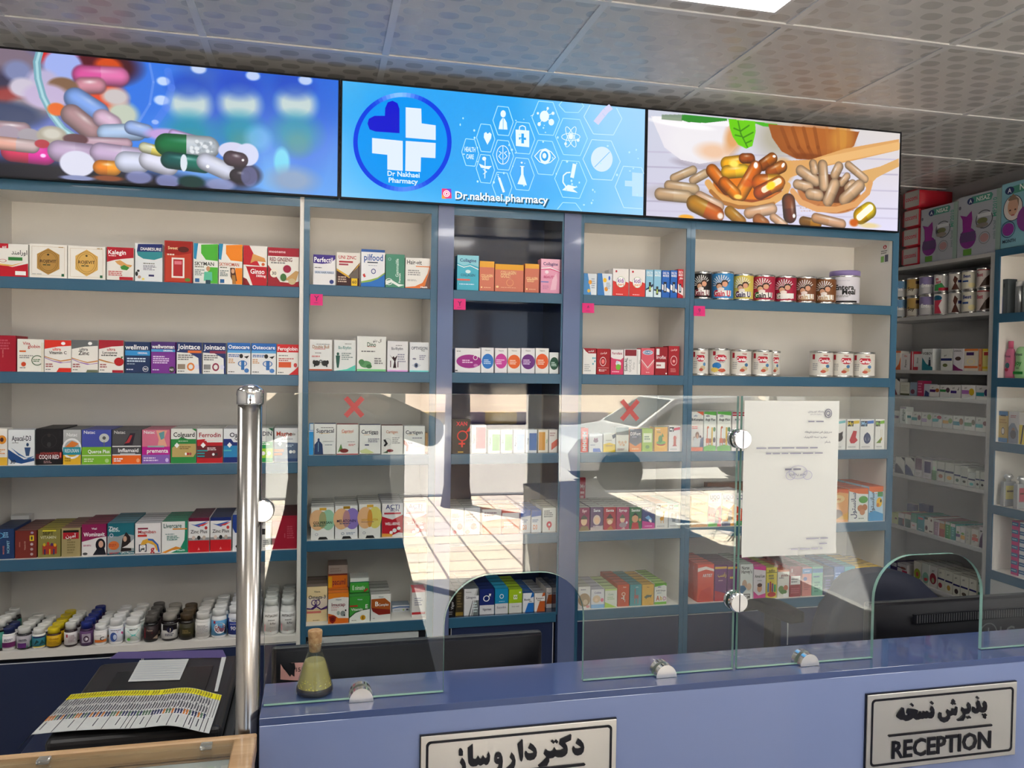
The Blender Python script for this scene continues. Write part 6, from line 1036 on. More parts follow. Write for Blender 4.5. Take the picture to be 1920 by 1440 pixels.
def screen(x0, x1, label):
    t = tag(empty('illuminated_screen'), label, 'screen')
    b = MB().box(x0-.004, x1+.004, SY, SY+.018, SZ0-.006, SZ1+.006, BLACKP); w = .006
    for q in ((x0-w, x1+w, SZ0-w, SZ0), (x0-w, x1+w, SZ1, SZ1+w), (x0-w, x0, SZ0, SZ1), (x1, x1+w, SZ0, SZ1)): b.box(q[0], q[1], SY-.004, SY+.002, q[2], q[3], BLACKP)
    b.build('bezel', t); return t
def c6(x, y): return (x*.33854, 80+y*.33854)
def c7(x, y): return (630+x*.30729, 140+y*.30729)
def c8(x, y): return (1200+x*.25521, 200+y*.25521)
# 1: spilled pills
t = screen(-1.14, .061, 'lit screen picture of spilled coloured pills on blue, outermost over the widest bay')
p = Pic(-1.14, .061, 700); p.grad(('3c58a8', '1c7ce0', '5868b8', '68a8f0'))
E = lambda x, y, rx, ry, col, soft=.3, ang=0, al=1: p.ell(*c6(x, y), rx*.33854, ry*.33854, col, soft, ang, al)
E(300, 300, 700, 400, '6878c0', 1.2); E(760, 300, 240, 330, '3c80e8', .5); E(1500, 700, 500, 200, '80c0f8', 1.4, 0, .8); E(1320, 260, 140, 420, '2858d8', .9, 0, .7); E(1650, 260, 140, 420, '1c50d0', .9, 0, .6); E(1800, 300, 140, 380, '2c70e0', 1.3, 0, .7)
for x in (1050, 1330, 1640): E(x, 340, 95, 85, 'c8d8d8', .6); E(x, 500, 110, 90, '2c98b8', .9); E(x+10, 560, 60, 60, '5c9c98', .9, 0, .6); E(x-10, 240, 90, 60, '1c50c8', .8, 0, .7)
E(1560, 660, 38, 70, '80d8f0', .4); E(1620, 760, 110, 60, '90a8c8', .9); E(1430, 530, 60, 60, '90c8f8', .8, 0, .6)
for x, y, r in ((905, 215, 30), (895, 320, 34), (1100, 145, 36), (1400, 185, 34), (1690, 210, 34), (860, 440, 16)): E(x, y, r, r*.7, 'e8f0ff', .4, 0, .8)
for x, y, rx, ry, col in ((60, 150, 160, 130, '887888'), (40, 300, 180, 120, '403c58'), (560, 130, 170, 90, '501828'), (480, 90, 120, 60, '601828'), (600, 130, 60, 40, 'd85820'), (280, 70, 50, 50, 'd82c28'), (60, 320, 100, 60, 'a04040'), (170, 360, 90, 50, '988890'), (30, 400, 160, 60, '203868'), (590, 320, 90, 90, 'e85838'), (680, 400, 70, 60, 'c8d0c0'), (640, 300, 60, 40, 'd0c8c8'), (360, 60, 60, 20, 'e060a8')): E(x, y, rx, ry, col, .5)
C = lambda x0, y0, x1, y1, r, a, b=None, **k: p.cap(*c6(x0, y0), *c6(x1, y1), r*.33854, a, b, **k)
E(100, 160, 60, 50, '8890b8', .5); E(350, 130, 85, 75, 'a8b8f0', .25); C(460, 180, 660, 190, 48, 'e060a8', 'e880b8', soft=5, hl=.3); C(460, 240, 540, 240, 40, 'd898a8', soft=5); E(240, 220, 70, 60, 'c0b8d8', .4); E(130, 250, 60, 45, 'd0c8d8', .4); E(350, 250, 68, 48, '8c6c54', .25); E(260, 300, 100, 60, 'c8b8d8', .35)
for k_ in range(60):   # rim of the glass
    a = math.radians(200-k_*2.3); 
P = [c6(*q) for q in ((222, 50), (205, 110), (212, 200), (240, 300), (290, 400), (350, 480), (410, 520))]; p.line(P, 5.5, '80b0c0'); p.line(P, 2, 'b0d8e0')
P = [c6(*q) for q in ((830, 120), (850, 220), (830, 340), (770, 440))]; p.line(P, 2, '88a8f0', .5)
P = [c6(*q) for q in ((930, 160), (950, 250), (920, 360), (860, 450))]; p.line(P, 6, '6890f0', .4)
E(315, 370, 40, 30, 'e87018', .3)
C(420, 310, 540, 385, 52, '8cb0f0', hl=.3, soft=3); C(400, 400, 500, 480, 50, 'b89498', hl=.5, soft=2); C(570, 420, 620, 450, 45, 'e0c0d8', hl=.3, soft=4)
C(0, 470, 130, 480, 34, 'b0909c', soft=2); E(50, 500, 48, 34, 'a898a8', .2); E(165, 515, 50, 34, 'a8a0a8', .2); E(290, 515, 66, 46, 'b0a898', .2); E(290, 505, 40, 24, 'd0ccc0', .5)
C(590, 500, 760, 495, 42, 'b8d0f0', hl=.3); C(730, 470, 810, 490, 34, 'a8c0f0', hl=.3); E(920, 510, 90, 30, 'c8a8e0', .5); C(960, 505, 1110, 545, 22, 'd0b0e8', soft=2)
C(440, 550, 700, 560, 28, 'c8a8b8', hl=.3); E(420, 535, 55, 26, '684048', .2)
E(500, 850, 980, 150, '0c0a1c', .4, .05, .97)
E(1340, 730, 90, 60, '302838', .4)
C(70, 600, 250, 620, 50, 'e03868', 'e828a8', hl=.4); C(0, 555, 180, 575, 32, 'e8b0a0', 'd0b8b8', hl=.3); E(235, 560, 32, 20, 'b83040', .2)
C(330, 600, 500, 620, 52, 'c8b0d0', 'c0a8c8', hl=.25); C(560, 610, 780, 640, 50, 'd0b8d8', 'd8c8e8', hl=.3)
E(430, 670, 78, 62, 'e0e0f0', .12); C(560, 690, 630, 695, 36, 'f09018', 'f8a830'); C(700, 660, 770, 665, 52, 'e0e4f8', hl=.2); C(830, 650, 930, 680, 50, 'e8e8f8', hl=.2)
C(800, 580, 880, 600, 26, 'd8d8b8', 'e8d870'); C(925, 565, 1150, 580, 56, '0c7c48', 'c8d0d8', split=.48, hl=.3)
for i in range(34):
    a = random.random(); b = random.random(); E(1060+a*130, 545+b*66, 9, 9, 'e4e8ec' if i % 2 else 'a8b0b8', .5)
C(940, 650, 1130, 675, 42, '08605c', '107868', hl=.5); E(1018, 665, 16, 42, 'e0e8f0', .1); C(1140, 660, 1250, 710, 44, 'dcdff0', hl=.3); E(1290, 600, 70, 44, 'd8d8f0', .12); E(1370, 620, 54, 56, 'd8dcf4', .12)
C(1280, 640, 1330, 650, 38, '5c4854', hl=.6); E(1150, 685, 8, 8, 'fff', .5); E(1345, 650, 6, 6, 'fff', .5); E(240, 625, 12, 9, 'ffd8ff', .6)
C(1310, 735, 1350, 740, 34, '38303c', hl=.5); E(1380, 740, 40, 50, '8890c8', .2, 0, .6); E(600, 750, 70, 14, '90502c', .5); E(430, 748, 76, 12, '9098c0', .4); E(770, 745, 60, 30, '9aa0d0', .3, 0, .8); E(930, 765, 56, 32, '9aa0d0', .3, 0, .8); E(1220, 785, 70, 30, 'a0a4cc', .4, 0, .8); E(1060, 770, 60, 30, '0c403c', .4)
p.a = np.clip(p.a, 0, 1)**1.12*.95
p.mesh('display', t, SCR)
# 2: pharmacy logo
t = screen(.076, 1.2655, 'lit blue pharmacy screen with round cross-and-heart logo, between the two picture screens')
p = Pic(.076, 1.2655, 620); p.grad(('70b8e8', 'a0d0f8', '98d0f8', '98d0f8'))
E = lambda x, y, rx, ry, col, soft=.3, ang=0, al=1: p.ell(*c7(x, y), rx*.30729, ry*.30729, col, soft, ang, al)
E(760, 430, 800, 420, '10a0f0', 1.1, .05); E(700, 300, 500, 220, '089cf0', 1.0); E(1000, 400, 420, 330, '1ca0f0', 1.2); E(1700, 300, 380, 300, 'a0d4fc', 1.6, 0, .8)
p.a *= .97
dsp = p.mesh('display', t, SCR)
# crisp line work on top of the picture, printed a hair in front of it
lm = {}
def lit(h, k=1.0):
    if h not in lm: lm[h] = mat('screen_'+h, (0, 0, 0), .4, emit=h, es=SCR*k, spec=.1)
    return lm[h]
g = MB(); lay = [0]
def P2(x, y, dz=0): X, Z = onY(*c7(x, y), SY); return (X, SY-.0016-.00012*lay[0], Z)
def clipz(P):
    # keep artwork inside the lit area
    out = []
    for x, y in P:
        X, Z = onY(*c7(x, y), SY); out.append((x, y)) if .077 < X < 1.2645 and SZ0+.001 < Z < SZ1-.001 else None
    return len(out) == len(P)
def gp(P, col):
    if not clipz(P): return
    lay[0] += 1; pts = [P2(*q) for q in P]; g.poly(pts[::-1] if sum(P[i][0]*P[(i+1) % len(P)][1]-P[(i+1) % len(P)][0]*P[i][1] for i in range(len(P))) > 0 else pts, lit(col))
def gl(P, w, col, closed=False):
    lay[0] += 1
    Q = P+[P[0]] if closed else P
    for (x0, y0), (x1, y1) in zip(Q, Q[1:]):
        k_ = 0
        while k_ < 12 and not clipz([(x0, y0)]): x0 += (x1-x0)*.12; y0 += (y1-y0)*.12; k_ += 1
        while k_ < 24 and not clipz([(x1, y1)]): x1 += (x0-x1)*.12; y1 += (y0-y1)*.12; k_ += 1
        if not clipz([(x0, y0), (x1, y1)]): continue
        L = math.hypot(x1-x0, y1-y0)+1e-6; nx, ny = -(y1-y0)/L*w/2, (x1-x0)/L*w/2
        g.poly([P2(x0+nx, y0+ny), P2(x1+nx, y1+ny), P2(x1-nx, y1-ny), P2(x0-nx, y0-ny)], lit(col))
def ge(cx, cy, rx, ry, col, n=40): gp([(cx+rx*math.cos(2*math.pi*i/n), cy+ry*math.sin(2*math.pi*i/n)) for i in range(n)], col)
def gring(cx, cy, rx, ry, w, cols, n=72):
    lay[0] += 1
    for i in range(n):
        a0, a1 = 2*math.pi*i/n, 2*math.pi*(i+1)/n
        pt = lambda a, q: P2(cx+(rx-q)*math.cos(a), cy+(ry-q)*math.sin(a))
        g.poly([pt(a0, 0), pt(a1, 0), pt(a1, w), pt(a0, w)][::-1], lit(cols[int(len(cols)*i/n) % len(cols)]))
ge(405, 412, 300, 302, '0890e8', 64); gring(405, 412, 300, 302, 27, ['%02x%02x%02x' % tuple(int(255*(a*(1-q)+b_*q)) for a, b_ in zip((.05, .24, .86), (.55, .78, 1))) for q in [max(0, math.cos(2*(2*math.pi*i/72)-2.9))**3*(.9 if i > 36 else .55) for i in range(72)]])
gp([(387, 358), (387, 210), (375, 175), (345, 160), (315, 170), (300, 205), (298, 252), (235, 252), (200, 270), (192, 300), (205, 335), (240, 348)], '1418c8')
gp([(425, 200), (520, 208), (522, 298), (608, 310), (608, 400), (425, 385)], 'd8e4f8')
gp([(220, 387), (407, 405), (407, 588), (313, 580), (313, 490), (220, 480)], 'd8e4f8')
gp([(425, 405), (608, 418), (606, 510), (518, 505), (516, 594), (422, 588)], 'd8e4f8')
def gt(txt, cx, cy, h, w, col, tilt=.062, bold=.02):
    lay[0] += 1; vs, fs, w_ = glyphs(txt, bold); sx = w/w_
    g.mesh([P2(cx+x*sx, cy-(y-.5)*h+x*sx*tilt) for x, y in vs], fs, lit(col))
gt('Dr Nakhaei', 412, 608, 30, 196, 'd8ecf8'); gt('Pharmacy', 410, 648, 30, 178, 'd8ecf8'); 
gt('Dr.nakhaei.pharmacy', 1016, 757, 48, 574, '205878', .052, .045); gt('Dr.nakhaei.pharmacy', 1010, 750, 46, 566, 'f0f8ff', .052, .02)
gp([(645, 695), (702, 698), (705, 756), (645, 757)], 'e0407c'); gp([(645, 730), (672, 758), (645, 757)], 'f8a040'); gp([(672, 696), (702, 698), (704, 726)], '8040c8'); gring(674, 727, 20, 20, 5, ['fff']); gring(674, 727, 11, 11, 5, ['fff'])
g.build('round_logo', dsp); g = MB()
def hexa(cx, cy, rx, ry, col='80d0ff', w=4.5): gl([(cx+rx, cy+ry*.08), (cx+rx*.55, cy+ry), (cx-rx*.5, cy+ry*.94), (cx-rx, cy-ry*.04), (cx-rx*.52, cy-ry), (cx+rx*.52, cy-ry*.93)], w, col, True)
for a in ((818, 476, 52, 84), (912, 388, 56, 86), (1018, 284, 62, 90), (1018, 492, 64, 92), (910, 576, 56, 88), (1012, 680, 60, 84), (1138, 388, 74, 98), (1134, 608, 74, 100), (1278, 268, 84, 104), (1274, 508, 84, 106), (1434, 382, 98, 114), (1430, 640, 98, 116), (1618, 522, 114, 124), (1626, 262, 116, 108), (1806, 690, 106, 130), (1434, 190, 76, 44), (1420, 830, 76, 48)):
    hexa(*a, col='a8e0ff' if a[0] < 1500 else 'c0e4ff')
gt('HEALTH', 816, 458, 28, 66, 'd8f0ff'); gt('CARE', 816, 502, 28, 46, 'd8f0ff')
W2 = 'e0f0ff'
gp([(922, 430), (900, 385), (902, 360), (914, 352), (923, 364), (936, 354), (947, 366), (945, 390)], W2)
ge(1018, 242, 16, 22, W2); gp([(990, 335), (998, 290), (1012, 268), (1026, 270), (1040, 295), (1044, 338)], W2); gl([(1018, 272), (1018, 336)], 3, '40a8e8')
gring(1016, 492, 40, 58, 4, [W2]); gl([(1016, 436), (1016, 550)], 4, W2); gl([(992, 470), (1008, 480), (990, 500), (1008, 520)], 4, W2); gl([(1040, 470), (1024, 480), (1042, 500), (1024, 520)], 4, W2)
gl([(908, 512), (906, 635)], 5, W2); ge(902, 515, 12, 12, W2); gp([(870, 545), (905, 560), (948, 560), (930, 580), (905, 575), (882, 570)], W2); gl([(895, 580), (918, 595), (895, 610)], 4, W2)
gl([(992, 632), (1022, 720)], 14, W2); gl([(985, 620), (992, 632)], 5, W2)
gp([(1093, 338), (1176, 345), (1176, 446), (1095, 438)], W2); gl([(1115, 340), (1118, 320), (1135, 314), (1152, 322), (1154, 343)], 6, W2); gp([(1128, 362), (1144, 363), (1144, 423), (1128, 422)], '30a0e8'); gp([(1113, 385), (1157, 388), (1157, 402), (1113, 399)], '30a0e8')
gp([(1126, 565), (1140, 566), (1141, 612), (1162, 678), (1104, 670), (1126, 612)], W2); gl([(1120, 562), (1146, 564)], 5, W2); ge(1130, 540, 6, 6, W2)
gl([(1208, 500), (1240, 465), (1275, 455), (1310, 475), (1336, 508), (1305, 538), (1272, 548), (1238, 535)], 5, W2, True); ge(1272, 502, 34, 46, W2); ge(1270, 500, 22, 30, '30a0e8'); ge(1268, 498, 12, 17, W2)
ge(1268, 258, 28, 34, W2); ge(1310, 294, 17, 20, W2); ge(1236, 306, 10, 12, W2); ge(1320, 240, 9, 10, W2); ge(1288, 210, 7, 9, W2); ge(1228, 240, 7, 8, W2); gl([(1268, 258), (1310, 294)], 4, W2); gl([(1268, 258), (1236, 306)], 4, W2); gl([(1268, 258), (1320, 240)], 4, W2); gl([(1268, 258), (1288, 210)], 4, W2)
for a in (0, 1.05, 2.1):
    gl([(1428+math.cos(t_)*56*math.cos(a)-math.sin(t_)*18*math.sin(a), 384+(math.cos(t_)*56*math.sin(a)+math.sin(t_)*18*math.cos(a))*1.25) for t_ in [i*math.pi/12 for i in range(24)]], 4, W2, True)
ge(1428, 382, 14, 18, W2); ge(1472, 404, 9, 10, W2); ge(1396, 426, 8, 9, W2)
gl([(1405, 600), (1382, 620), (1380, 660), (1400, 690), (1440, 695)], 8, W2); gp([(1440, 545), (1462, 552), (1446, 636), (1424, 630)], W2); gp([(1375, 708), (1410, 675), (1470, 690), (1440, 700), (1470, 724)], W2); gl([(1425, 600), (1405, 602)], 8, W2)
ge(1616, 520, 66, 76, 'd0e4fc'); gl([(1572, 568), (1664, 476)], 4, '70b8f0')
gl([(1580, 300), (1640, 225), (1672, 200)], 38, 'd0d0ec'); gl([(1620, 240), (1640, 262)], 3, 'b0c8f0')
gp([(1800, 600), (1866, 606), (1866, 750), (1800, 744)], 'b8dcfc'); gp([(1756, 650), (1866, 656), (1866, 690), (1756, 684)], 'b8dcfc')
rr = random.Random(5)
for i in range(70):
    x = rr.uniform(740, 1850); y = rr.uniform(170, 820)
    if y < 110+.09*x+60 or y > 700+.07*x: continue
    ge(x, y, rr.uniform(3, 7), rr.uniform(3, 8), 'b8e4ff', 10)
gl([(1180, 262), (1200, 250)], 3, W2); 
o = g.build('icon_print', dsp)
# 3: capsules in spoons
t = screen(1.2775, 2.4535, 'lit screen picture of amber capsules in wooden spoons, over the milk tins')
p = Pic(1.2775, 2.4535, 720); p.grad(('c8ccdc', 'd8d0cc', 'c8c4d8', 'dcd8f0'))
E = lambda x, y, rx, ry, col, soft=.2, ang=0, al=1: p.ell(*c8(x, y), rx*.25521, ry*.25521, col, soft, ang, al)
C = lambda x0, y0, x1, y1, r, a, b=None, **k: p.cap(*c8(x0, y0), *c8(x1, y1), r*.25521, a, b, **k)
PL = lambda P, c, al=1: p.poly([c8(*q) for q in P], c, al)
for y, c in ((440, 'a8a0b8'), (560, 'b8b0c8'), (690, 'a098b0'), (760, 'c0b8d0'), (330, 'b8b0c8')): p.line([c8(30, y), c8(1890, y+60)], 1.6, c, .6)
E(1000, 230, 160, 150, 'a8a088', 1.0, 0, .8)
E(420, 410, 190, 40, 'a8a0b0', .6); PL([(80, 70), (760, 110), (740, 260), (620, 390), (440, 420), (300, 390), (180, 300)], 'e4dfe6'); E(430, 250, 240, 160, 'e8e4e8', .5); E(540, 330, 130, 60, 'e8b890', .9, 0, .8); E(690, 220, 70, 120, 'd89048', .8, .3, .8); E(300, 130, 260, 26, 'f4f2f4', .4, .06)
p.line([c8(110, 90), c8(640, 130)], 5, 'f0eef0', .9); PL([(160, 60), (320, 60), (310, 110), (160, 95)], '607858', .7)
PL([(310, 60), (640, 88), (640, 105), (480, 122), (350, 115), (305, 100)], '2c8828'); PL([(640, 90), (1010, 130), (1000, 155), (900, 145), (820, 115), (700, 118)], '48b020')
PL([(650, 95), (845, 108), (850, 180), (825, 290), (780, 310), (720, 280), (680, 220), (660, 160)], '68c808'); 
for q in (((720, 110), (740, 200), (790, 300)), ((735, 180), (690, 160)), ((745, 220), (700, 210)), ((740, 180), (800, 140)), ((755, 230), (830, 190)), ((775, 270), (820, 250))): p.line([c8(*z) for z in q], 1.4, '307808', .8)
PL([(940, 130), (1610, 185), (1570, 290), (1470, 360), (1300, 390), (1150, 385), (1040, 330), (970, 230)], '9c5420'); E(1300, 240, 260, 110, 'b06428', .8); E(1480, 240, 90, 110, 'c88838', .9, .3)
for x in (1040, 1120, 1200, 1280, 1370, 1450, 1530): p.line([c8(x, 160), c8(x+30-(x-1250)*.12, 300), c8(x+50-(x-1250)*.3, 360)], 4, '7c3c14' if x < 1300 else 'b87030', .5)
E(1250, 370, 160, 26, '783810', .6, 0, .7)
PL([(1000, 400), (1250, 390), (1500, 310), (1900, 240), (1900, 320), (1550, 400), (1350, 440), (1100, 520), (1060, 600)], 'd8a060'); p.line([c8(1350, 400), c8(1890, 290)], 8, 'e8b878', .8)
PL([(1600, 480), (1760, 440), (1900, 380), (1900, 440), (1740, 520), (1660, 600)], 'd8a868'); E(1050, 470, 90, 90, 'd8a058', .5)
E(280, 640, 240, 60, '988880', .8, 0, .5)
cp = dict(hl=.55, dark=.4, soft=1)
for a in ((250, 525, 390, 465, 34), (390, 540, 480, 490, 34), (215, 580, 400, 605, 42), (150, 640, 345, 660, 48)): C(*a, 'c09c74', 'c8a880', **cp)
# left spoon
E(790, 610, 295, 130, 'c88840', .06, .06); E(795, 590, 290, 112, '8c3808', .08, .06); E(790, 585, 275, 100, 'e07808', .15)
for a in ((530, 470, 640, 600, 52, 'd87010', 'c05808'), (640, 420, 800, 400, 56, 'f8b010', 'f0a008'), (760, 380, 810, 380, 40, 'a85018', 'a04810'), (900, 430, 970, 380, 46, '984808', 'b86010'), (960, 480, 1040, 440, 48, 'a85010', 'c06818'), (640, 480, 760, 470, 52, 'f0b020', 'f8c828'), (740, 640, 850, 450, 56, 'e88818', 'd86810'), (620, 560, 700, 640, 50, 'd86c08', 'e88008'), (880, 560, 1000, 560, 70, 'd86808', 'f0a810'), (880, 630, 1020, 560, 56, 'b84808', 'e07808')): C(*a, hl=.5, dark=.5, soft=1)
p.line([c8(910, 610), c8(1020, 545)], 6, 'fff0d0', .9); E(960, 580, 40, 30, 'ffd820', .5, -.5); E(720, 660, 34, 18, 'ffd060', .5); E(690, 420, 40, 26, 'ffe060', .6); E(850, 430, 18, 24, 'fff', .5); E(1050, 430, 12, 20, 'fff', .5, .5); E(985, 365, 14, 10, 'fff', .5); E(790, 560, 60, 30, 'c84808', .7, 0, .6)
p.line([c8(500, 560), c8(560, 650), c8(680, 710), c8(820, 730), c8(960, 700), c8(1060, 640), c8(1085, 580)], 7, 'd8a058'); p.line([c8(520, 620), c8(600, 700), c8(720, 735), c8(860, 740), c8(980, 712)], 4, 'a86c30')
# right spoon
E(1390, 640, 285, 150, 'b87038', .06, .08); E(1390, 600, 270, 110, '583018', .08, .06)
for a in ((1180, 470, 1290, 545, 44), (1270, 420, 1280, 470, 36), (1340, 430, 1350, 580, 44), (1430, 500, 1460, 440, 40), (1530, 430, 1650, 530, 34), (1480, 560, 1520, 510, 30), (1155, 570, 1240, 590, 40), (1250, 640, 1310, 650, 46), (1380, 690, 1430, 570, 48), (1530, 600, 1560, 570, 40), (1500, 680, 1610, 580, 50)): C(*a, 'c8a078', 'd4ac84', **cp)
for i in range(60): E(1180+i*6.6, 730+26*math.sin(i*2.1)+12, 9, 3, 'c88848' if i % 2 else '8c4820', .6, 0, .5)
p.line([c8(1120, 620), c8(1180, 700), c8(1300, 750), c8(1440, 755), c8(1580, 715), c8(1670, 630), c8(1690, 560)], 6, 'd89c60')
# foreground capsules
C(440, 660, 580, 730, 44, 'd0a480', 'd8b090', **cp); C(400, 710, 560, 790, 66, 'b87c10', 'c85c10', hl=.4, dark=.45); E(590, 800, 24, 24, 'fff', .6, 0, .8); E(340, 810, 60, 20, 'e8a020', .4)
C(660, 770, 740, 840, 46, 'b07818', 'a87020', hl=.4); C(800, 780, 970, 750, 44, 'd0a078', 'd8ac88', **cp); C(870, 830, 910, 860, 50, 'a86028', hl=.3); C(980, 810, 1060, 870, 34, 'd0a078', 'd8b08c', **cp)
C(1090, 690, 1100, 800, 58, '7c3810', '5c2008', hl=.4, dark=.6); E(1130, 800, 12, 16, 'fff', .6); C(1200, 840, 1300, 860, 40, '7c5018', 'a87018', hl=.2); C(1290, 815, 1480, 860, 40, 'c89468', 'd0a07c', **cp)
C(1620, 800, 1680, 760, 68, 'e8b000', 'ffd820', hl=.2, dark=.5); p.line([c8(1610, 810), c8(1690, 740)], 7, 'fffce8', .95); E(1570, 850, 40, 30, 'c85c10', .5); E(1680, 870, 90, 20, 'e8c860', .8, 0, .6)
p.a *= .98
p.mesh('display', t, SCR)
# ---------- counter
CT = 1.025; CX0 = -.087; CX1 = 2.3; YF = 1.345; YB = 1.49; YG = 1.39
CFM = mat('counter_lacquer', (.185, .24, .44), .12, coat=.6)
ctop = mat('counter_top_lacquer', (.06, .09, .21), .10, coat=.6)
t = tag(empty('reception_counter', (CX0, YF, 0)), 'tall slate-blue lacquered reception counter with thin ledge, two name plates on its front', 'counter')
MB().bbox(0, CX1-CX0, -.0, .018, 0, CT-.012, CFM, .001, 1).build('front_panel', t)
MB().bbox(-.0, CX1-CX0, -.0, YB-YF, CT-.012, CT, ctop, .0004, 1).build('worktop', t)
MB().box(0, .016, .018, YB-YF, 0, CT-.012, CFM).build('side_panel', t)
MB().box(CX1-CX0-.016, CX1-CX0, .018, YB-YF, 0, CT-.012, CFM).build('side_panel', t)
MB().box(.016, CX1-CX0-.016, YB-YF-.016, YB-YF-.002, 0, CT-.012, NAVY).build('back_panel', t)
# desk behind, lower
dw = mat('desk_white', (.55, .56, .57), .4)
t = tag(empty('low_desk', (0, 0, 0)), 'low desk right behind the reception counter, carrying the computer monitors', 'desk')
MB().bbox(CX0, 2.3, 1.492, 1.95, .70, .725, dw, .002, 1).build('desk_top', t)
for x in (CX0+.01, 1.05, 2.27): MB().box(x, x+.018, 1.5, 1.93, 0, .70, dw).build('side_panel', t)
# ---------- counter glass with two serving arches
gm = clear_glass('counter_glass'); ge_ = mat('glass_edge', (.25, .45, .38), .15, spec=.8)
def pane(label, outline, holes=None):
    y0, y1 = YG, YG+.008; m = MB(); n_ = len(outline)
    m.poly([(x, y0, z) for x, z in outline], gm); m.poly([(x, y1, z) for x, z in outline[::-1]], gm)
    for i in range(n_):
        (xa, za), (xb, zb) = outline[i], outline[(i+1) % n_]
        m.poly([(xa, y0, za), (xa, y1, za), (xb, y1, zb), (xb, y0, zb)], ge_)
    return tag(m.build('glass_screen'), label, 'glass panel')
ZTOP = H-.057*YG/1.5
def arch(x0, x1, z1, r, n=10):
    P = [(x0, CT+.0015)]
    for i in range(n+1): a = math.pi-math.pi/2*i/n; P.append((x0+r+r*math.cos(a), z1-r+r*math.sin(a)))
    for i in range(n+1): a = math.pi/2-math.pi/2*i/n; P.append((x1-r+r*math.cos(a), z1-r+r*math.sin(a)))
    P.append((x1, CT+.0015)); return P
A = arch(.218, .474, 1.229, .085)
pane('clear upright glass screen beside the steel post, with a rounded serving arch', [(CX0+.004, CT+.0015)]+A+[(.7745, CT+.0015), (.7745, ZTOP), (CX0+.004, ZTOP)])
A2 = arch(1.081, 1.339, 1.229, .085)
pane('clear upright glass screen holding the white notice, with a rounded serving arch', [(.7825, CT+.0015)]+A2+[(2.1, CT+.0015), (2.1, ZTOP), (.7825, ZTOP)])
SATIN = mat('satin_chrome', (.8, .8, .78), .32, metal=1)
# round clamps
def clamp(x, z, lb, half=False):
    t = tag(empty('glass_clamp', (x, YG, z)), lb, 'clamp', None); r = .0185
    if not half:
        pr = [(r*.9, -.012), (r, -.009), (r, -.001)]; MB().lathe(pr, CHROME, axis='Y', n=32).build('front_disc', t); MB().lathe([(r, .009), (r, .017), (r*.9, .02)], CHROME, axis='Y', n=32).build('rear_disc', t)
        MB().box(-.0036, .0036, -.003, .011, -.012, .012, STEEL).build('bolt', t)
        MB().box(-.0008, .0008, -.0125, -.0118, -r*.88, r*.88, DARKP).build('slot', t)
    else:
        for nm, ya, yb in (('front_disc', -.013, -.0008), ('rear_disc', .0088, .02)):
            m = MB(); n_ = 24; P = [(r*1.1*math.cos(math.pi*i/n_), r*1.25*math.sin(math.pi*i/n_)) for i in range(n_+1)]
            m.poly([(x_, ya, z_) for x_, z_ in P], SATIN); m.poly([(x_, yb, z_) for x_, z_ in P[::-1]], SATIN)
            for i in range(n_+1):
                (xa, za), (xb, zb) = P[i], P[(i+1) % (n_+1)]; m.poly([(xb, ya, zb), (xa, ya, za), (xa, yb, za), (xb, yb, zb)], CHROME, i < n_)
            m.build(nm, t)
clamp(.7785, 1.466, 'round chrome clamp joining the two glass screens, upper'); clamp(.7785, 1.156, 'round chrome clamp joining the two glass screens, lower')
for x, lb in ((.076, 'half-round chrome foot clamp holding the glass near the flask'), (.632, 'half-round chrome foot clamp between first arch and glass joint'), (.931, 'half-round chrome foot clamp under the white notice')): clamp(x, CT+.0006, lb, True)
# steel post
t = tag(empty('steel_post', (-.1085, YG+.003, 0)), 'brushed steel post with domed cap standing at the counter end', 'post')
MB().lathe([(.0195, 0), (.0195, 1.545)], STEEL, n=32).build('tube', t)
MB().lathe([(.0212, 1.528), (.0218, 1.531), (.0218, 1.549), (.0205, 1.553), (.012, 1.559), (.002, 1.561)], CHROME, n=32).build('cap', t)
m = MB(); m.lathe([(.017, -.010), (.0185, -.007), (.0185, -.001)], STEEL, axis='Y', n=28, c=(.0215, -.002, 1.353)); m.lathe([(.0185, .006), (.0185, .012)], STEEL, axis='Y', n=28, c=(.0215, -.002, 1.353)); m.tube((.012, .0, 1.353), (.028, -.004, 1.353), .008, STEEL); m.build('glass_holder', t)
# ---------- cork-stoppered flask
fx, fy = -.001, 1.436
t = tag(empty('erlenmeyer_flask', (fx, fy, CT+.0006)), 'corked conical glass flask with yellow layered liquid standing on the counter ledge', 'flask')
fg = clear_glass('flask_glass', (.93, .97, .95))
MB().lathe([(.030, 0), (.0325, .004), (.031, .012), (.022, .045), (.0125, .07), (.0118, .083), (.0145, .085), (.0145, .0875), (.012, .0885)], fg, n=32).build('glass', t)
liq = mat('oil_yellow', (.85, .68, .26), .1, trans=.5, ior=1.35); MB().lathe([(.0285, .0015), (.0305, .006), (.029, .013), (.0195, .05), (.0165, .057)], liq, n=32).build('liquid', t)
herb = mat('dried_petals', (.85, .66, .1), .7); hd = mat('dark_seeds', (.03, .018, .02), .6)
m = MB(); rr = random.Random(3)
for i in range(130):
    a = rr.uniform(0, 6.28); z = rr.uniform(.013, .036); R_ = (.0295-(z-.012)*.29)
    p0 = Vector((R_*math.cos(a), R_*math.sin(a), z)); tn = Vector((-math.sin(a), math.cos(a), rr.uniform(-.6, .6)))*rr.uniform(.001, .0028); up = Vector((0, 0, rr.uniform(.0008, .002)))
    m.poly([p0-tn, p0-up, p0+tn, p0+up], herb)
m.build('petals', t)
m = MB().lathe([(.029, .001), (.0312, .005), (.0300, .0125), (.02, .0135)], hd, n=32); m.build('seeds', t)
ck = mat('cork', (.48, .27, .13), .85); noise_bump(ck, 400, .5); vary(ck, (.36, .18, .08), (.58, .36, .19), 150)
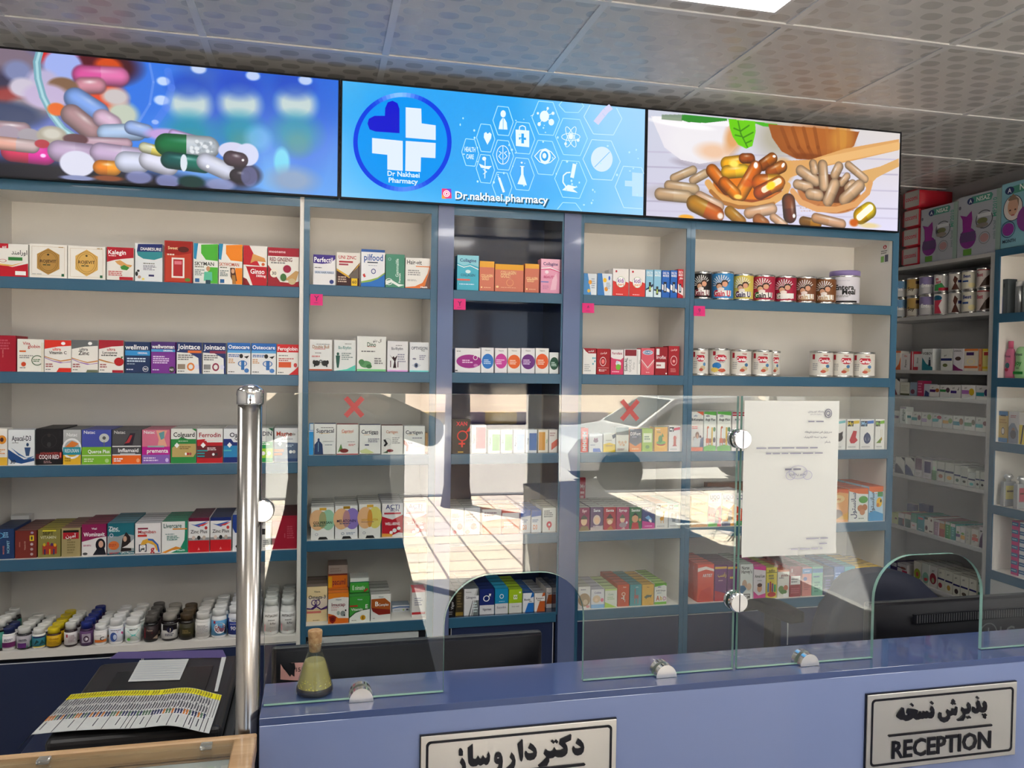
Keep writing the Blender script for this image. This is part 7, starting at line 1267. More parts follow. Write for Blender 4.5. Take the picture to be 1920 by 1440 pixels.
MB().lathe([(.0095, .072), (.0115, .088), (.0125, .106), (.0118, .108)], ck, n=24).build('cork', t)
# ---------- notice taped to the glass
P = [onY(*q, YG-.0015) for q in ((1392, 755), (1571, 752), (1570, 1040), (1388, 1045))]
x0, x1, z1, z0 = P[3][0]+.0015, P[1][0]+.003, P[1][1], P[3][1]
paper = mat('paper', (.54, .56, .55), .7); m = MB(); w, h = x1-x0, z1-z0
NXp, NZp = 10, 14
gv = [(i/NXp*w, -.0016-.0012*math.sin(i/NXp*3.1)**2*(1-j/NZp)-(.002 if (i in (0, NXp) and j == 0) else 0), j/NZp*h) for j in range(NZp+1) for i in range(NXp+1)]
m.mesh(gv, [[j*(NXp+1)+i, j*(NXp+1)+i+1, (j+1)*(NXp+1)+i+1, (j+1)*(NXp+1)+i] for j in range(NZp) for i in range(NXp)], paper, True)
spec = 'o .875 .92 .04 .03 667 .8;o .875 .92 .025 .018 778 .6;t .74 .932 .010 .18 778 دانشگاه علوم پزشکی;t .74 .915 .008 .18 889 معاونت غذا و دارو;m .66 .86 .92 .875 1 889;t .77 .80 .012 .32 667 مسئول فنی محترم داروخانه;t .74 .768 .012 .36 667 موضوع نسخه الکترونیک;t .87 .735 .012 .12 667 باسلام;m .12 .69 .92 .705 1 889;m .22 .655 .92 .67 1 889;o .56 .54 .1 .045 aab .9;o .48 .52 .05 .03 99b .9;o .66 .52 .05 .03 99b .9;t .55 .53 .016 .3 668 مدیر نظارت;m .42 .55 .62 .57 1 778;m .66 .1 .92 .115 1 99a;m .8 .065 .92 .08 1 99a;m .5 .035 .92 .05 1 aab'
art(m, w, h, spec, lambda x, z, q: (x, -.0042-.0002*q, z))
o = m.build('paper_sign'); o.location = (x0, YG-.0005, z0); tag(o, 'white typed paper notice with emblem and stamp, taped on the counter glass', 'notice')
for xp, yp, wd, lb in ((664, 763, 17, 'reflected red shop-front cross, put on the glass in front of the flask bay'), (1181, 769, 19, 'reflected red shop-front cross, put on the glass between first arch and round clamps')):  # shop-front crosses seen by reflection, put on this glass as tape
    X, Z = onY(xp, yp, YG-.001); k_ = wd/1090; m = MB()
    for s_ in (-1, 1):
        a_ = Vector((k_*s_*.9, 0, k_)); n2 = Vector((k_, 0, -k_*s_*.9)).normalized()*.0042
        P = [Vector((0, 0, 0))+a_+n2, Vector((0, 0, 0))-a_+n2, Vector((0, 0, 0))-a_-n2, Vector((0, 0, 0))+a_-n2]
        y_ = -.0004*(1.5+s_*.5); m.mesh([(p.x, y_, p.z) for p in P]+[(p.x, y_+.0003, p.z) for p in P], [(0, 1, 2, 3), (7, 6, 5, 4), (0, 4, 5, 1), (1, 5, 6, 2), (2, 6, 7, 3), (3, 7, 4, 0)], mat('red_tape', (.45, .06, .06), .5, alpha=.75))
    o = m.build('tape_cross_sign'); o.location = (X, YG-.0006, Z); tag(o, lb, 'tape')
# ---------- name plates on the counter front
plate = mat('brushed_plate', (.62, .61, .58), .33, metal=.75); noise_bump(plate, 60, .12, .0005, (1, 1, 60)); ink_b = mat('plate_black', (.006, .006, .01), .22)
def prism(m, P, y0, y1, mt):
    ar = sum(P[i][0]*P[(i+1) % len(P)][1]-P[(i+1) % len(P)][0]*P[i][1] for i in range(len(P)))
    if ar < 0: P = P[::-1]
    m.poly([(x, y0, z) for x, z in P], mt)
    for i in range(len(P)):
        (xa, za), (xb, zb) = P[i], P[(i+1) % len(P)]; m.poly([(xa, y1, za), (xb, y1, zb), (xb, y0, zb), (xa, y0, za)], mt)
def plate_sign(x0, x1, z0, z1, label, traces, extra):
    t = tag(empty('name_sign', (0, YF, 0)), label, 'sign')
    m = MB(); m.bbox(x0, x1, -.007, -.0008, z0, z1, plate, .0006, 1); m.build('plate', t)
    MB().box(x0-.0015, x1+.0005, -.0052, -.0006, z0-.001, z1+.0018, ink_b).build('backing', t)
    m = MB(); q = .0085; r = .008; wd = .0042
    def rr_(x0, x1, z0, z1, r): 
        P = []
        for cx, cz, a0 in ((x1-r, z1-r, 0), (x0+r, z1-r, 90), (x0+r, z0+r, 180), (x1-r, z0+r, 270)):
            for i in range(7): a = math.radians(a0+15*i); P.append((cx+r*math.cos(a), cz+r*math.sin(a)))
        return P
    O = rr_(x0+q, x1-q, z0+q, z1-q, r); I = rr_(x0+q+wd, x1-q-wd, z0+q+wd, z1-q-wd, r-wd*.6)
    for i in range(len(O)):
        j = (i+1) % len(O); m.poly([(O[i][0], -.0078, O[i][1]), (I[i][0], -.0078, I[i][1]), (I[j][0], -.0078, I[j][1]), (O[j][0], -.0078, O[j][1])], ink_b)
        m.poly([(O[i][0], -.0078, O[i][1]), (O[j][0], -.0078, O[j][1]), (O[j][0], -.0068, O[j][1]), (O[i][0], -.0068, O[i][1])], ink_b); m.poly([(I[j][0], -.0078, I[j][1]), (I[i][0], -.0078, I[i][1]), (I[i][0], -.0068, I[i][1]), (I[j][0], -.0068, I[j][1])], ink_b)
    for ox, oy, s, P in traces: prism(m, [onY(ox+x*s, oy+y*s, YF-.009) for x, y in P], -.0095, -.0068, ink_b)
    extra(m); m.build('raised_lettering', t)
k1 = (850, 1370, .06771); k2 = (970, 1370, .06771)
TR1 = [(*k1, q) for q in ([(150, 690), (150, 560), (175, 500), (210, 490), (245, 515), (268, 570), (265, 690), (210, 700)],
 [(245, 750), (300, 810), (340, 900), (352, 1000), (345, 1060), (320, 1150), (260, 1220), (120, 1265), (70, 1230), (180, 1150), (245, 1050), (240, 980), (180, 890)],
 [(400, 480), (540, 370), (548, 760), (580, 790), (630, 790), (690, 695), (745, 780), (780, 780), (830, 680), (880, 760), (915, 770), (945, 740), (940, 670), (990, 600), (1020, 690), (1010, 830), (960, 930), (900, 955), (845, 920), (760, 968), (720, 960), (690, 935), (640, 980), (540, 992), (470, 975), (420, 900), (405, 700)],
 [(1135, 800), (1150, 690), (1200, 610), (1260, 590), (1320, 620), (1360, 720), (1372, 850), (1355, 1020), (1300, 1140), (1200, 1230), (1080, 1250), (1050, 1210), (1160, 1120), (1240, 1010), (1258, 930), (1180, 915), (1140, 870)],
 [(1615, 600), (1690, 690), (1725, 820), (1715, 940), (1680, 1034), (1600, 1150), (1480, 1220), (1330, 1230), (1300, 1190), (1450, 1060), (1600, 930), (1640, 840), (1560, 745)])]
TR1 += [(*k2, q) for q in ([(5, 390), (135, 240), (150, 260), (162, 500), (162, 720), (140, 820), (110, 860), (75, 820), (40, 640)],
 [(365, 345), (450, 400), (520, 490), (545, 600), (530, 700), (470, 790), (360, 825), (270, 810), (215, 730), (205, 650), (225, 570), (260, 575), (295, 625), (360, 635), (440, 620), (440, 580), (300, 490)],
 [(1185, 235), (1480, 100), (1500, 120), (1485, 260), (1330, 335), (1380, 420), (1398, 520), (1385, 620), (1330, 690), (1240, 735), (1120, 740), (1045, 712), (990, 755), (885, 770), (885, 850), (820, 975), (600, 1005), (570, 965), (700, 860), (800, 750), (800, 730), (730, 650), (790, 510), (850, 560), (920, 575), (980, 555), (1030, 460), (1080, 540), (1200, 540), (1280, 510), (1270, 480), (1160, 380)],
 [(930, 305), (975, 255), (1035, 300), (1080, 245), (1135, 300), (1095, 360), (1040, 320), (1000, 365)],
 [(1685, 215), (1770, 270), (1830, 350), (1855, 460), (1835, 580), (1770, 660), (1670, 690), (1590, 670), (1535, 600), (1520, 520), (1545, 435), (1580, 440), (1610, 490), (1680, 500), (1760, 480), (1755, 455), (1620, 360)])]
def bar(m, xa, ya, xb, yb, w):
    a = onY(xa, ya, YF-.009); b = onY(xb, yb, YF-.009); z = (a[1]+b[1])/2; k = w/2
    prism(m, [(a[0], z), (a[0]+k, z+k), (b[0]-k, z+k), (b[0], z), (b[0]-k, z-k), (a[0]+k, z-k)], -.0095, -.0068, ink_b)
def word(m, txt, xl, yl, xr, yr, h, yoff=-.0095):
    a = onY(xl, yl, YF-.009); b = onY(xr, yr, YF-.009); vs, fs, w_ = glyphs(txt, .024); s = (b[0]-a[0])/w_; cx = (a[0]+b[0])/2; z = a[1]
    m.mesh([(cx+x*s, yoff, z+y*h) for x, y in vs], fs, ink_b)
    # side walls from boundary edges
    ec = {}
    for f in fs:
        for i in range(len(f)): e = (f[i], f[(i+1) % len(f)]); ec[e] = 1
    for (i, j) in list(ec):
        if (j, i) not in ec:
            A_, B_ = vs[i], vs[j]; m.poly([(cx+A_[0]*s, yoff, z+A_[1]*h), (cx+A_[0]*s, -.0068, z+A_[1]*h), (cx+B_[0]*s, -.0068, z+B_[1]*h), (cx+B_[0]*s, yoff, z+B_[1]*h)], ink_b)
def ex1(m):
    bar(m, 850, 1456, 1098, 1436, .0048)
    lo = onY(1233/14.77+850, 1370+750*.0677, YF-.009); hole = mat('brushed_plate')
    m.poly([(lo[0]-.0014, -.0098, lo[1]-.0007), (lo[0]+.0016, -.0098, lo[1]-.0007), (lo[0]+.0018, -.0098, lo[1]+.0009), (lo[0]-.001, -.0098, lo[1]+.0009)], hole)
plate_sign(.173, .5205, .825, .9745, 'brushed metal name plate with large Persian lettering, nearer the flask', TR1, ex1)
k3 = (1675, 1315, .046875); k4 = (1755, 1300, .0546875)
TR2 = [(*k3, q) for q in ([(130, 590), (180, 480), (280, 340), (350, 245), (425, 265), (450, 420), (470, 545), (560, 560), (640, 515), (570, 520), (525, 470), (560, 310), (620, 280), (900, 320), (990, 360), (965, 510), (1010, 515), (1050, 400), (1110, 400), (1145, 490), (1170, 490), (1200, 390), (1265, 400), (1290, 490), (1330, 390), (1390, 390), (1420, 460), (1530, 440), (1480, 340), (1530, 200), (1580, 205), (1640, 320), (1650, 460), (1620, 600), (1540, 680), (1440, 685), (1380, 665), (1310, 690), (1230, 680), (1170, 705), (1090, 700), (1000, 735), (900, 740), (790, 665), (720, 720), (600, 775), (480, 790), (380, 740), (280, 740), (150, 650)],
 [(670, 140), (740, 70), (820, 150), (780, 225)], [(1470, 70), (1545, -10), (1625, 75), (1560, 145)])]
TR2 += [(*k4, q) for q in ([(130, 650), (190, 665), (195, 780), (230, 830), (340, 820), (400, 770), (360, 650), (400, 545), (490, 610), (540, 600), (550, 520), (610, 520), (640, 590), (690, 450), (740, 470), (735, 620), (700, 740), (660, 765), (580, 745), (490, 780), (480, 860), (400, 960), (270, 1005), (160, 960), (80, 850), (90, 720)],
 [(510, 355), (545, 310), (545, 250), (600, 195), (660, 260), (650, 310), (695, 360), (640, 395), (600, 370), (570, 405)],
 [(900, 470), (980, 530), (1100, 530), (1060, 420), (1120, 310), (1180, 370), (1205, 480), (1190, 600), (1130, 690), (1010, 720), (1005, 820), (940, 940), (740, 950), (715, 905), (820, 850), (930, 740), (930, 700), (870, 600)],
 [(1030, 830), (1080, 780), (1115, 800), (1150, 770), (1210, 830), (1165, 870), (1130, 850), (1080, 880)],
 [(1265, 455), (1320, 470), (1350, 525), (1420, 520), (1380, 340), (1450, 240), (1490, 260), (1530, 400), (1570, 490), (1640, 480), (1605, 370), (1670, 260), (1730, 310), (1755, 430), (1740, 560), (1690, 640), (1590, 665), (1480, 635), (1420, 690), (1330, 695), (1260, 650), (1240, 560)],
 [(1370, 155), (1420, 95), (1490, 155), (1440, 215)], [(1580, 745), (1620, 700), (1665, 730), (1700, 690), (1755, 745), (1715, 785), (1720, 840), (1690, 880), (1630, 850), (1625, 790)])]
def ex2(m):
    bar(m, 1665, 1380, 1861, 1359.5, .0042); word(m, 'RECEPTION', 1672, 1422.5, 1858, 1400, .0335)
plate_sign(1.032, 1.3785, .8275, .9755, 'brushed metal name plate reading reception under Persian lettering', TR2, ex2)
# ---------- monitors, backs towards the viewer
def monitor(cx, y, w, ztop, label, cat='monitor', logo=None, sticker=False, hgt=.30, curve=.03):
    t = tag(empty('computer_monitor', (cx, y, .725)), label, cat); zt = ztop-.725; zb = zt-hgt
    m = MB(); n_ = 12; prof = [(-curve, .0), (0, .0)]
    V = []; 
    for i in range(n_+1):
        u = -1+2*i/n_; d = .012+.04*(1-abs(u)**4)
        V += [(u*w/2, .02, zb), (u*w/2, .02, zt), (u*w/2*.985, .02-.012, zt-.004), (u*w/2*.96, .02-d, zt-.06), (u*w/2*.96, .02-d, zb+.05), (u*w/2*.985, .008, zb+.004)]
    Fc = []
    for i in range(n_):
        for j in range(6): a, b_ = i*6+j, i*6+(j+1) % 6; Fc.append([a, b_, b_+6, a+6])
    Fc += [[0, 1, 2, 3, 4, 5][::-1], [n_*6+j for j in range(6)]]
    m.mesh(V, Fc, BLACKP, True); m.build('rear_shell', t)
    MB().bbox(-w/2-.003, w/2+.003, .02, .04, zb-.004, zt+.001, DARKP, .006).build('bezel', t)
    m = MB(); vo, vy = (.037, .0135) if logo else (0, 0); m.box(-w*.37, w*.28, -.0335+vy, -.028+vy, zt-.077+vo, zt-.055+vo, BLACKP)
    k = 0
    for i in range(64):
        x = -w*.36+i*w*.63/64
        m.box(x, x+w*.0045, -.0345+vy, -.033+vy, zt-.075+vo, zt-.057+vo, mat('vent_grey', (.06, .06, .065), .5))
    m.build('vent', t)
    m = MB().lathe([(.09, .0), (.09, .008), (.03, .012)], BLACKP, c=(0, .02, 0)); m.build('foot', t); MB().bbox(-.03, .03, .0, .02, .008, zb+.1, BLACKP, .004).build('stand', t)
    if logo:
        m = MB(); vs, fs, w_ = glyphs(logo, .02); g_ = mat('logo_grey', (.12, .12, .12), .3)
        m.mesh([(logo_x+x*.026, -.034, zt-.080+yy*.026) for x, yy in vs], fs, g_)
        n2 = 28; 
        for i in range(n2):
            a0, a1 = 2*math.pi*i/n2, 2*math.pi*(i+1)/n2; cx2 = logo_x-.052; cz = zt-.067
            m.poly([(cx2+.024*math.cos(a0), -.034, cz+.024*math.sin(a0)), (cx2+.024*math.cos(a1), -.034, cz+.024*math.sin(a1)), (cx2+.021*math.cos(a1), -.034, cz+.021*math.sin(a1)), (cx2+.021*math.cos(a0), -.034, cz+.021*math.sin(a0))], g_)
        m.box(cx2-.002, cx2+.001, -.0345, -.0335, cz-.012, cz+.012, g_); m.box(cx2-.002, cx2+.008, -.0345, -.0335, cz-.012, cz-.009, g_)
        m.build('logo', t)
    if sticker:
        def sy(x, z):
            u = x/(w/2); d = .012+.04*(1-abs(u)**4); k_ = min(1, max(0, (zt-.004-z)/.056)); return .008*(1-k_)+(.02-d)*k_-.0012
        def q4(m, x0, x1, z0, z1, mt, o=0): m.poly([(x, sy(x, z)-o, z) for x, z in ((x0, z0), (x1, z0), (x1, z1), (x0, z1))], mt)
        m = MB(); X0 = -w/2*.96+.004; pk = mat('pink_label', (.6, .30, .28), .5)
        for i in range(6): q4(m, X0+.062*i/6, X0+.062*(i+1)/6, zt-.052, zt-.022, pk)
        m.poly([(x, sy(x, z)-.0008, z) for x, z in ((X0+.004, zt-.022), (X0+.006, zt-.032), (X0+.018, zt-.046), (X0+.028, zt-.032), (X0+.026, zt-.022))], BLACKP)
        vs, fs, w_ = glyphs('151318', .01); m.mesh([(X0+.044+x*.0075, sy(X0+.044+x*.0075, zt-.036)-.001, zt-.037+yy*.008) for x, yy in vs], fs, BLACKP); m.build('label', t)
    return t
logo_x = 0
monitor(.188, 1.59, .535, 1.045, 'black computer monitor seen from behind through the flask glass, pink sticker on its corner', sticker=True)
logo_x = -.005; monitor(1.575, 1.59, .67, 1.062, 'wide dark computer monitor seen from behind under the second serving arch', logo='LG')
# ---------- office chair
fab = mat('chair_navy_fabric', (.012, .016, .035), .6); noise_bump(fab, 900, .08, .0004)
t = tag(empty('office_chair', (1.87, 2.42, 0), math.pi+.1), 'dark navy office chair with black armrest behind the counter', 'chair')
bm = bmesh.new(); bmesh.ops.create_cube(bm, size=1); bmesh.ops.subdivide_edges(bm, edges=bm.edges[:], cuts=7, use_grid_fill=True)
for v in bm.verts:
    x, y, z = v.co*2; c = (1-.16*abs(z)**3 if z > 0 else 1-.1*z*z); R_ = max(abs(x), abs(z))
    if R_ > 1e-6: 
        f = (abs(x)**3.2+abs(z)**3.2)**(1/3.2)/R_; x, z = x/f, z/f
    v.co = Vector((x*.27*c, y*.045*(1-.35*(x*x+z*z)/2)+.05*x*x, z*.3))
m = MB(); m.addbm(bm, fab, Matrix.Translation((0, .0, .61)), True); m.build('backrest', t)
bm = bmesh.new(); bmesh.ops.create_cube(bm, size=1); bmesh.ops.subdivide_edges(bm, edges=bm.edges[:], cuts=5, use_grid_fill=True)
for v in bm.verts:
    x, y, z = v.co*2; R_ = max(abs(x), abs(y)); f = ((abs(x)**4+abs(y)**4)**.25/R_) if R_ > 1e-6 else 1; v.co = Vector((x/f*.25, y/f*.24, z*.045*(1-.2*(x*x+y*y)/2)))
m = MB(); m.addbm(bm, fab, Matrix.Translation((0, -.2, .46)), True); m.build('seat', t)
for s_ in (-1, 1):
    ax = s_*.30; p_ = MB(); bm = bmesh.new(); bmesh.ops.create_cube(bm, size=1); bmesh.ops.subdivide_edges(bm, edges=bm.edges[:], cuts=5, use_grid_fill=True)
    for v in bm.verts: x, y, z = v.co*2; v.co = Vector((x*.04*(1-.3*y*y), y*.13, z*.017-(.035*max(0, -y)**3 if z < 2 else 0)))
    p_.addbm(bm, BLACKP, Matrix.Translation((ax, -.14, .765)), True); r_ = p_.build('armrest', t)
    MB().bbox(ax-.016, ax+.016, -.17, -.11, .44, .755, BLACKP, .006).bbox(min(0, ax), max(0, ax), -.16, -.12, .41, .425, BLACKP, .004).build('arm_support', t)
MB().tube((0, -.15, .08), (0, -.15, .42), .028, BLACKP).build('gas_column', t); MB().box(-.02, .02, -.14, .06, .405, .42, BLACKP).box(-.025, .025, .05, .065, .41, .6, BLACKP).build('back_bracket', t)
for i in range(5):
    a = i*2*math.pi/5+.3; e_ = Vector((.29*math.cos(a), -.15+.29*math.sin(a), .06)); l_ = MB().tube((0, -.15, .09), e_, .022, BLACKP, r1=.014).build('leg', t); MB().lathe([(.024, -.012), (.026, 0), (.024, .012)], DARKP, c=(e_.x, e_.y, .027), axis='X', n=16).build('caster', l_)
# ---------- printer with papers
t = tag(empty('low_table', (0, 0, 0)), 'low dark stand under the printer beyond the wooden case', 'table')
MB().bbox(-.78, -.16, 1.62, 2.55, .50, .52, NAVY, .002, 1).build('table_top', t)
for x in (-.77, -.19): MB().box(x, x+.02, 1.64, 2.53, 0, .5, NAVY).build('side_panel', t)
t = tag(empty('printer', (-.40, 2.1, .5205)), 'black office printer with sloping lid beneath the loose papers, beyond the wooden case', 'printer')
MB().bbox(-.21, .21, -.30, .40, .0, .165, BLACKP, .02, 3).build('body', t)
MB().bbox(-.195, .185, -.10, .39, .166, .2135, mat('printer_lid', (.022, .022, .024), .35), .014, 3).build('scanner_lid', t)
MB().bbox(-.13, .12, -.03, .30, .214, .217, mat('printer_cover', (.012, .012, .013), .25), .001).build('document_cover', t)
MB().bbox(.186, .208, -.26, .38, .166, .178, DARKP, .004).build('side_rail', t)
def sheet(name, label, corners, mt, spec=None, nx=24, ny=10, wave=None, cat='paper', th=.0006):
    """corners: bl, br, tr, tl in world; wave(u,v)->dz"""
    c = [Vector(q) for q in corners]; m = MB()
    f = lambda u, v: (c[0]*(1-u)+c[1]*u)*(1-v)+(c[3]*(1-u)+c[2]*u)*v+Vector((0, 0, wave(u, v) if wave else 0))
    V = [f(i/nx, j/ny) for j in range(ny+1) for i in range(nx+1)]
    Fc = [[j*(nx+1)+i, j*(nx+1)+i+1, (j+1)*(nx+1)+i+1, (j+1)*(nx+1)+i] for j in range(ny) for i in range(nx)]
    m.mesh(V, Fc, mt, True); m.mesh([v-Vector((0, 0, th)) for v in V], [q[::-1] for q in Fc], mt, True)
    if spec:
        for k, (u0, v0, u1, v1, sk, col) in enumerate(spec):
            q = lambda u, v: f(u+sk*v, v)+Vector((0, 0, .0007+.0001*(k % 4)))
            s_ = max(1, int((u1-u0)*nx)); sv = max(1, int((v1-v0)*ny))
            for i in range(s_):
                for j in range(sv):
                    a0, a1 = u0+(u1-u0)*i/s_, u0+(u1-u0)*(i+1)/s_; b0, b1 = v0+(v1-v0)*j/sv, v0+(v1-v0)*(j+1)/sv
                    m.poly([q(a0, b0), q(a1, b0), q(a1, b1), q(a0, b1)], ink(col))
    return tag(m.build(name), label, cat)
zp = .735
def g3(x, y, z): a = onZ(x, y, z); return (a[0], a[1], z)
rr = random.Random(9); sp = [(0, .84, 1, .985, 0, 'e0d818')]
for i in range(62):
    u = i/62; sp.append((u+.003, .36, u+.006, .985, 0, '33343c'))
    if i < 59:
        for k_ in range(2): v0 = .44+k_*.2+rr.uniform(0, .04); sp.append((u+.007, v0, u+.0125, v0+rr.uniform(.12, .17), 0, '55565e'))
        sp.append((u+.006, .30, u+.0155, .42, 0, rr.choice(['3c4468', '5c7c64', 'c87c3c', '5c7c64', '3c4468', 'c8783c'])))
        sp.append((u+.007, .88, u+.0125, .96, 0, '8c8418'))
for u in (.17, .30, .43, .53, .555, .58, .66, .77, .86, .895, .945, .97): sp.append((u, 0, u+.004, .34, 0, '33343c'))
for u in (.09, .24, .37, .49, .62, .71, .81, .88, .92): sp.append((u, .08, u+.006, .26, 0, '55565e'))
zz = lambda u, v: .014*math.sin(u*math.pi*1.0)+.012*math.exp(-((u-.8)/.14)**2)-.03*max(0, (.07-u)/.07)
sheet('price_chart', 'long white printed chart with yellow header strip curling over the printer', [g3(33, 1380, .738), g3(392, 1376, .738), g3(416, 1304, .738), g3(112, 1304, .738)], paper, sp, 124, 12, zz)
sheet('document_sheet', 'small white written form lying on the printer lid', [g3(240, 1278, .7385), g3(337, 1275, .7385), g3(354, 1236, .7385), g3(262, 1238, .7385)], paper, [(.04, .1+.11*k, .96, .115+.11*k, 0, 'a8b0c0') for k in range(8)], 10, 8, lambda u, v: .001*u)
sheet('folder', 'thin violet folder sheet sticking out at the rear of the printer', [g3(205, 1235, .737), g3(425, 1233, .737), g3(418, 1226, .737), g3(222, 1230, .737)], mat('violet_card', (.09, .07, .2), .4), None, 10, 3, lambda u, v: .012*v)
sheet('document_sheet', 'white sheet edge peeping out beside the printer lid', [g3(402, 1296, .738), g3(408, 1296, .738), g3(424, 1232, .738), g3(416, 1230, .738)], paper, None, 4, 4, None)
# ---------- wooden display case in front
wood = mat('oak_trim', (.42, .26, .13), .35, coat=.3); vary(wood, (.34, .2, .09), (.5, .33, .18), 6, (1, 14, 14))
t = tag(empty('display_case', (0, 0, 0)), 'glass-topped wooden display case at the foot of the steel post', 'display case')
cx0, cx1, cy0, cy1, cz = -1.3, -.0905, .75, 1.352, 1.0
MB().bbox(cx0, cx1, cy1-.013, cy1, cz-.03, cz, wood, .002, 1).bbox(cx1-.034, cx1, cy0, cy1-.0135, cz-.03, cz, wood, .002, 1).bbox(cx0, cx1-.035, cy0, cy0+.03, cz-.03, cz, wood, .002, 1).build('top_frame', t)
MB().box(cx0, cx1-.004, cy1-.018, cy1-.004, 0, cz-.03, wood).box(cx1-.02, cx1-.002, cy0+.01, cy1-.018, 0, cz-.03, wood).build('carcass', t)
MB().box(cx0, cx1-.035, cy0+.03, cy1-.0135, cz-.012, cz-.006, clear_glass('case_glass')).build('glass_top', t)
MB().box(cx0, cx1-.03, cy0+.02, cy1-.02, cz-.035, cz-.03, mat('case_lining', (.42, .42, .4), .6)).build('lining', t)
for x in (-.395, -.165):
    MB().bbox(x-.009, x+.009, cy1-.03, cy1-.0135, cz-.008, cz-.001, mat('clear_plastic_clip', (.75, .75, .73), .08, trans=.85), .002).build('clip', t)
# ---------- low white case behind the viewer with a potted plant (seen mirrored in the glass)
t = tag(empty('side_display_case', (0, 0, 0)), 'low white side case along the customer floor carrying the potted plant', 'display case')
MB().bbox(1.3, 1.72, -2.3, .72, .8, .83, WHITE, .003, 1).build('top', t); MB().box(1.3, 1.32, -2.28, .7, 0, .8, WHITE).build('front_panel', t); MB().box(1.32, 1.72, .68, .7, 0, .8, WHITE).build('side_panel', t); MB().box(1.34, 1.7, -2.28, .68, .4, .415, WHITE).build('shelf', t)
px_, py_ = 1.5, .25
t = tag(empty('potted_plant', (px_, py_, .8302)), 'long-leaved plant in a tapered white pot on the low side case', 'plant')
MB().lathe([(.055, 0), (.06, .008), (.05, .01), (.068, .16), (.064, .162), (.06, .15)], mat('pot_white', (.75, .75, .73), .35), n=28).build('pot', t)
m = MB(); lf = mat('blade_leaf', (.14, .26, .08), .4); rr = random.Random(4)
for i in range(26):
    a = rr.uniform(0, 6.28); L_ = rr.uniform(.2, .42); b0 = Vector((0, 0, .14)); pts = []
    for k_ in range(8):
        u = k_/7; pts.append(b0+Vector((math.cos(a)*L_*.7*u, math.sin(a)*L_*.7*u, L_*(1.1*u-.95*u*u*rr.uniform(.9, 1.1)))))
    sd = Vector((-math.sin(a), math.cos(a), 0))
    for k_ in range(7):
        w0, w1 = .011*(1-(k_/7)**2), .011*(1-((k_+1)/7)**2); m.poly([pts[k_]-sd*w0, pts[k_]+sd*w0, pts[k_+1]+sd*w1, pts[k_+1]-sd*w1], lf)
m.build('leaves', t)
# ---------- the person taking the photograph, mirrored in the counter glass
skin = mat('skin', (.45, .27, .19), .5); navyc = mat('dark_jacket', (.012, .013, .018), .8); trs = mat('dark_trousers', (.014, .014, .018), .85); hair = mat('black_hair', (.01, .008, .007), .5)
def skinned(name, joints, edges, m, parent, root=0, sub=2):
    me = bpy.data.meshes.new(name); me.from_pydata([j[:3] for j in joints], edges, []); o = bpy.data.objects.new(name, me); COL.objects.link(o); o.parent = parent
    me.materials.append(m)
    md = o.modifiers.new('Skin', 'SKIN'); sk = me.skin_vertices[0].data if me.skin_vertices else None
    if sk is None:
        bm = bmesh.new(); bm.from_mesh(me); bm.verts.layers.skin.verify(); bm.to_mesh(me); bm.free(); sk = me.skin_vertices[0].data
    for i, j in enumerate(joints): sk[i].radius = (j[3], j[4] if len(j) > 4 else j[3]); sk[i].use_root = (i == root)
    md.use_smooth_shade = True
    s_ = o.modifiers.new('Sub', 'SUBSURF'); s_.levels = sub; s_.render_levels = sub
    return o
per = tag(empty('person', (.085, -.46, 0)), 'person in long dark coat standing, holding up a phone, mirrored in the glass', 'person')
J = [(0, 0, .95, .13, .1), (0, 0, 1.12, .12, .09), (0, 0, 1.3, .14, .1), (0, 0, 1.42, .12, .09), (0, .01, 1.5, .055), (0, .02, 1.58, .06), (0, .03, 1.68, .085, .1), (0, .02, 1.76, .07),
     (-.1, 0, .88, .08), (-.11, .02, .5, .055), (-.12, 0, .1, .038), (-.12, .12, .04, .036, .03), (.1, 0, .88, .08), (.11, .02, .5, .055), (.12, 0, .1, .038), (.12, .12, .04, .036, .03),
     (-.17, 0, 1.40, .05), (-.36, .1, 1.33, .04), (-.20, .36, 1.47, .03), (-.165, .40, 1.55, .026, .018), (.17, 0, 1.40, .05), (.37, .1, 1.33, .04), (.06, .36, 1.47, .03), (.0, .40, 1.55, .026, .018)]
Eg = [(0, 1), (1, 2), (2, 3), (3, 4), (4, 5), (5, 6), (6, 7), (0, 8), (8, 9), (9, 10), (10, 11), (0, 12), (12, 13), (13, 14), (14, 15), (3, 16), (16, 17), (17, 18), (18, 19), (3, 20), (20, 21), (21, 22), (22, 23)]
for s_, hi, hx in ((-1, 19, -.165), (1, 23, .0)):   # fingers curl round the phone, thumb from the side of the palm
    for f_ in range(4):
        z = 1.525+.019*f_; k = len(J); L_ = (.9, 1.05, 1, .82)[f_]
        J += [(hx-s_*.012, .412, z+.006, .0085), (hx-s_*.035*L_, .425, z+.01, .008), (hx-s_*.052*L_, .43, z+.011, .007)]; Eg += [(hi, k), (k, k+1), (k+1, k+2)]
    k = len(J); J += [(hx-s_*.01, .39, 1.575, .010), (hx-s_*.022, .395, 1.60, .009), (hx-s_*.03, .405, 1.615, .008)]; Eg += [(hi, k), (k, k+1), (k+1, k+2)]
skinned('body', J, Eg, skin, per)
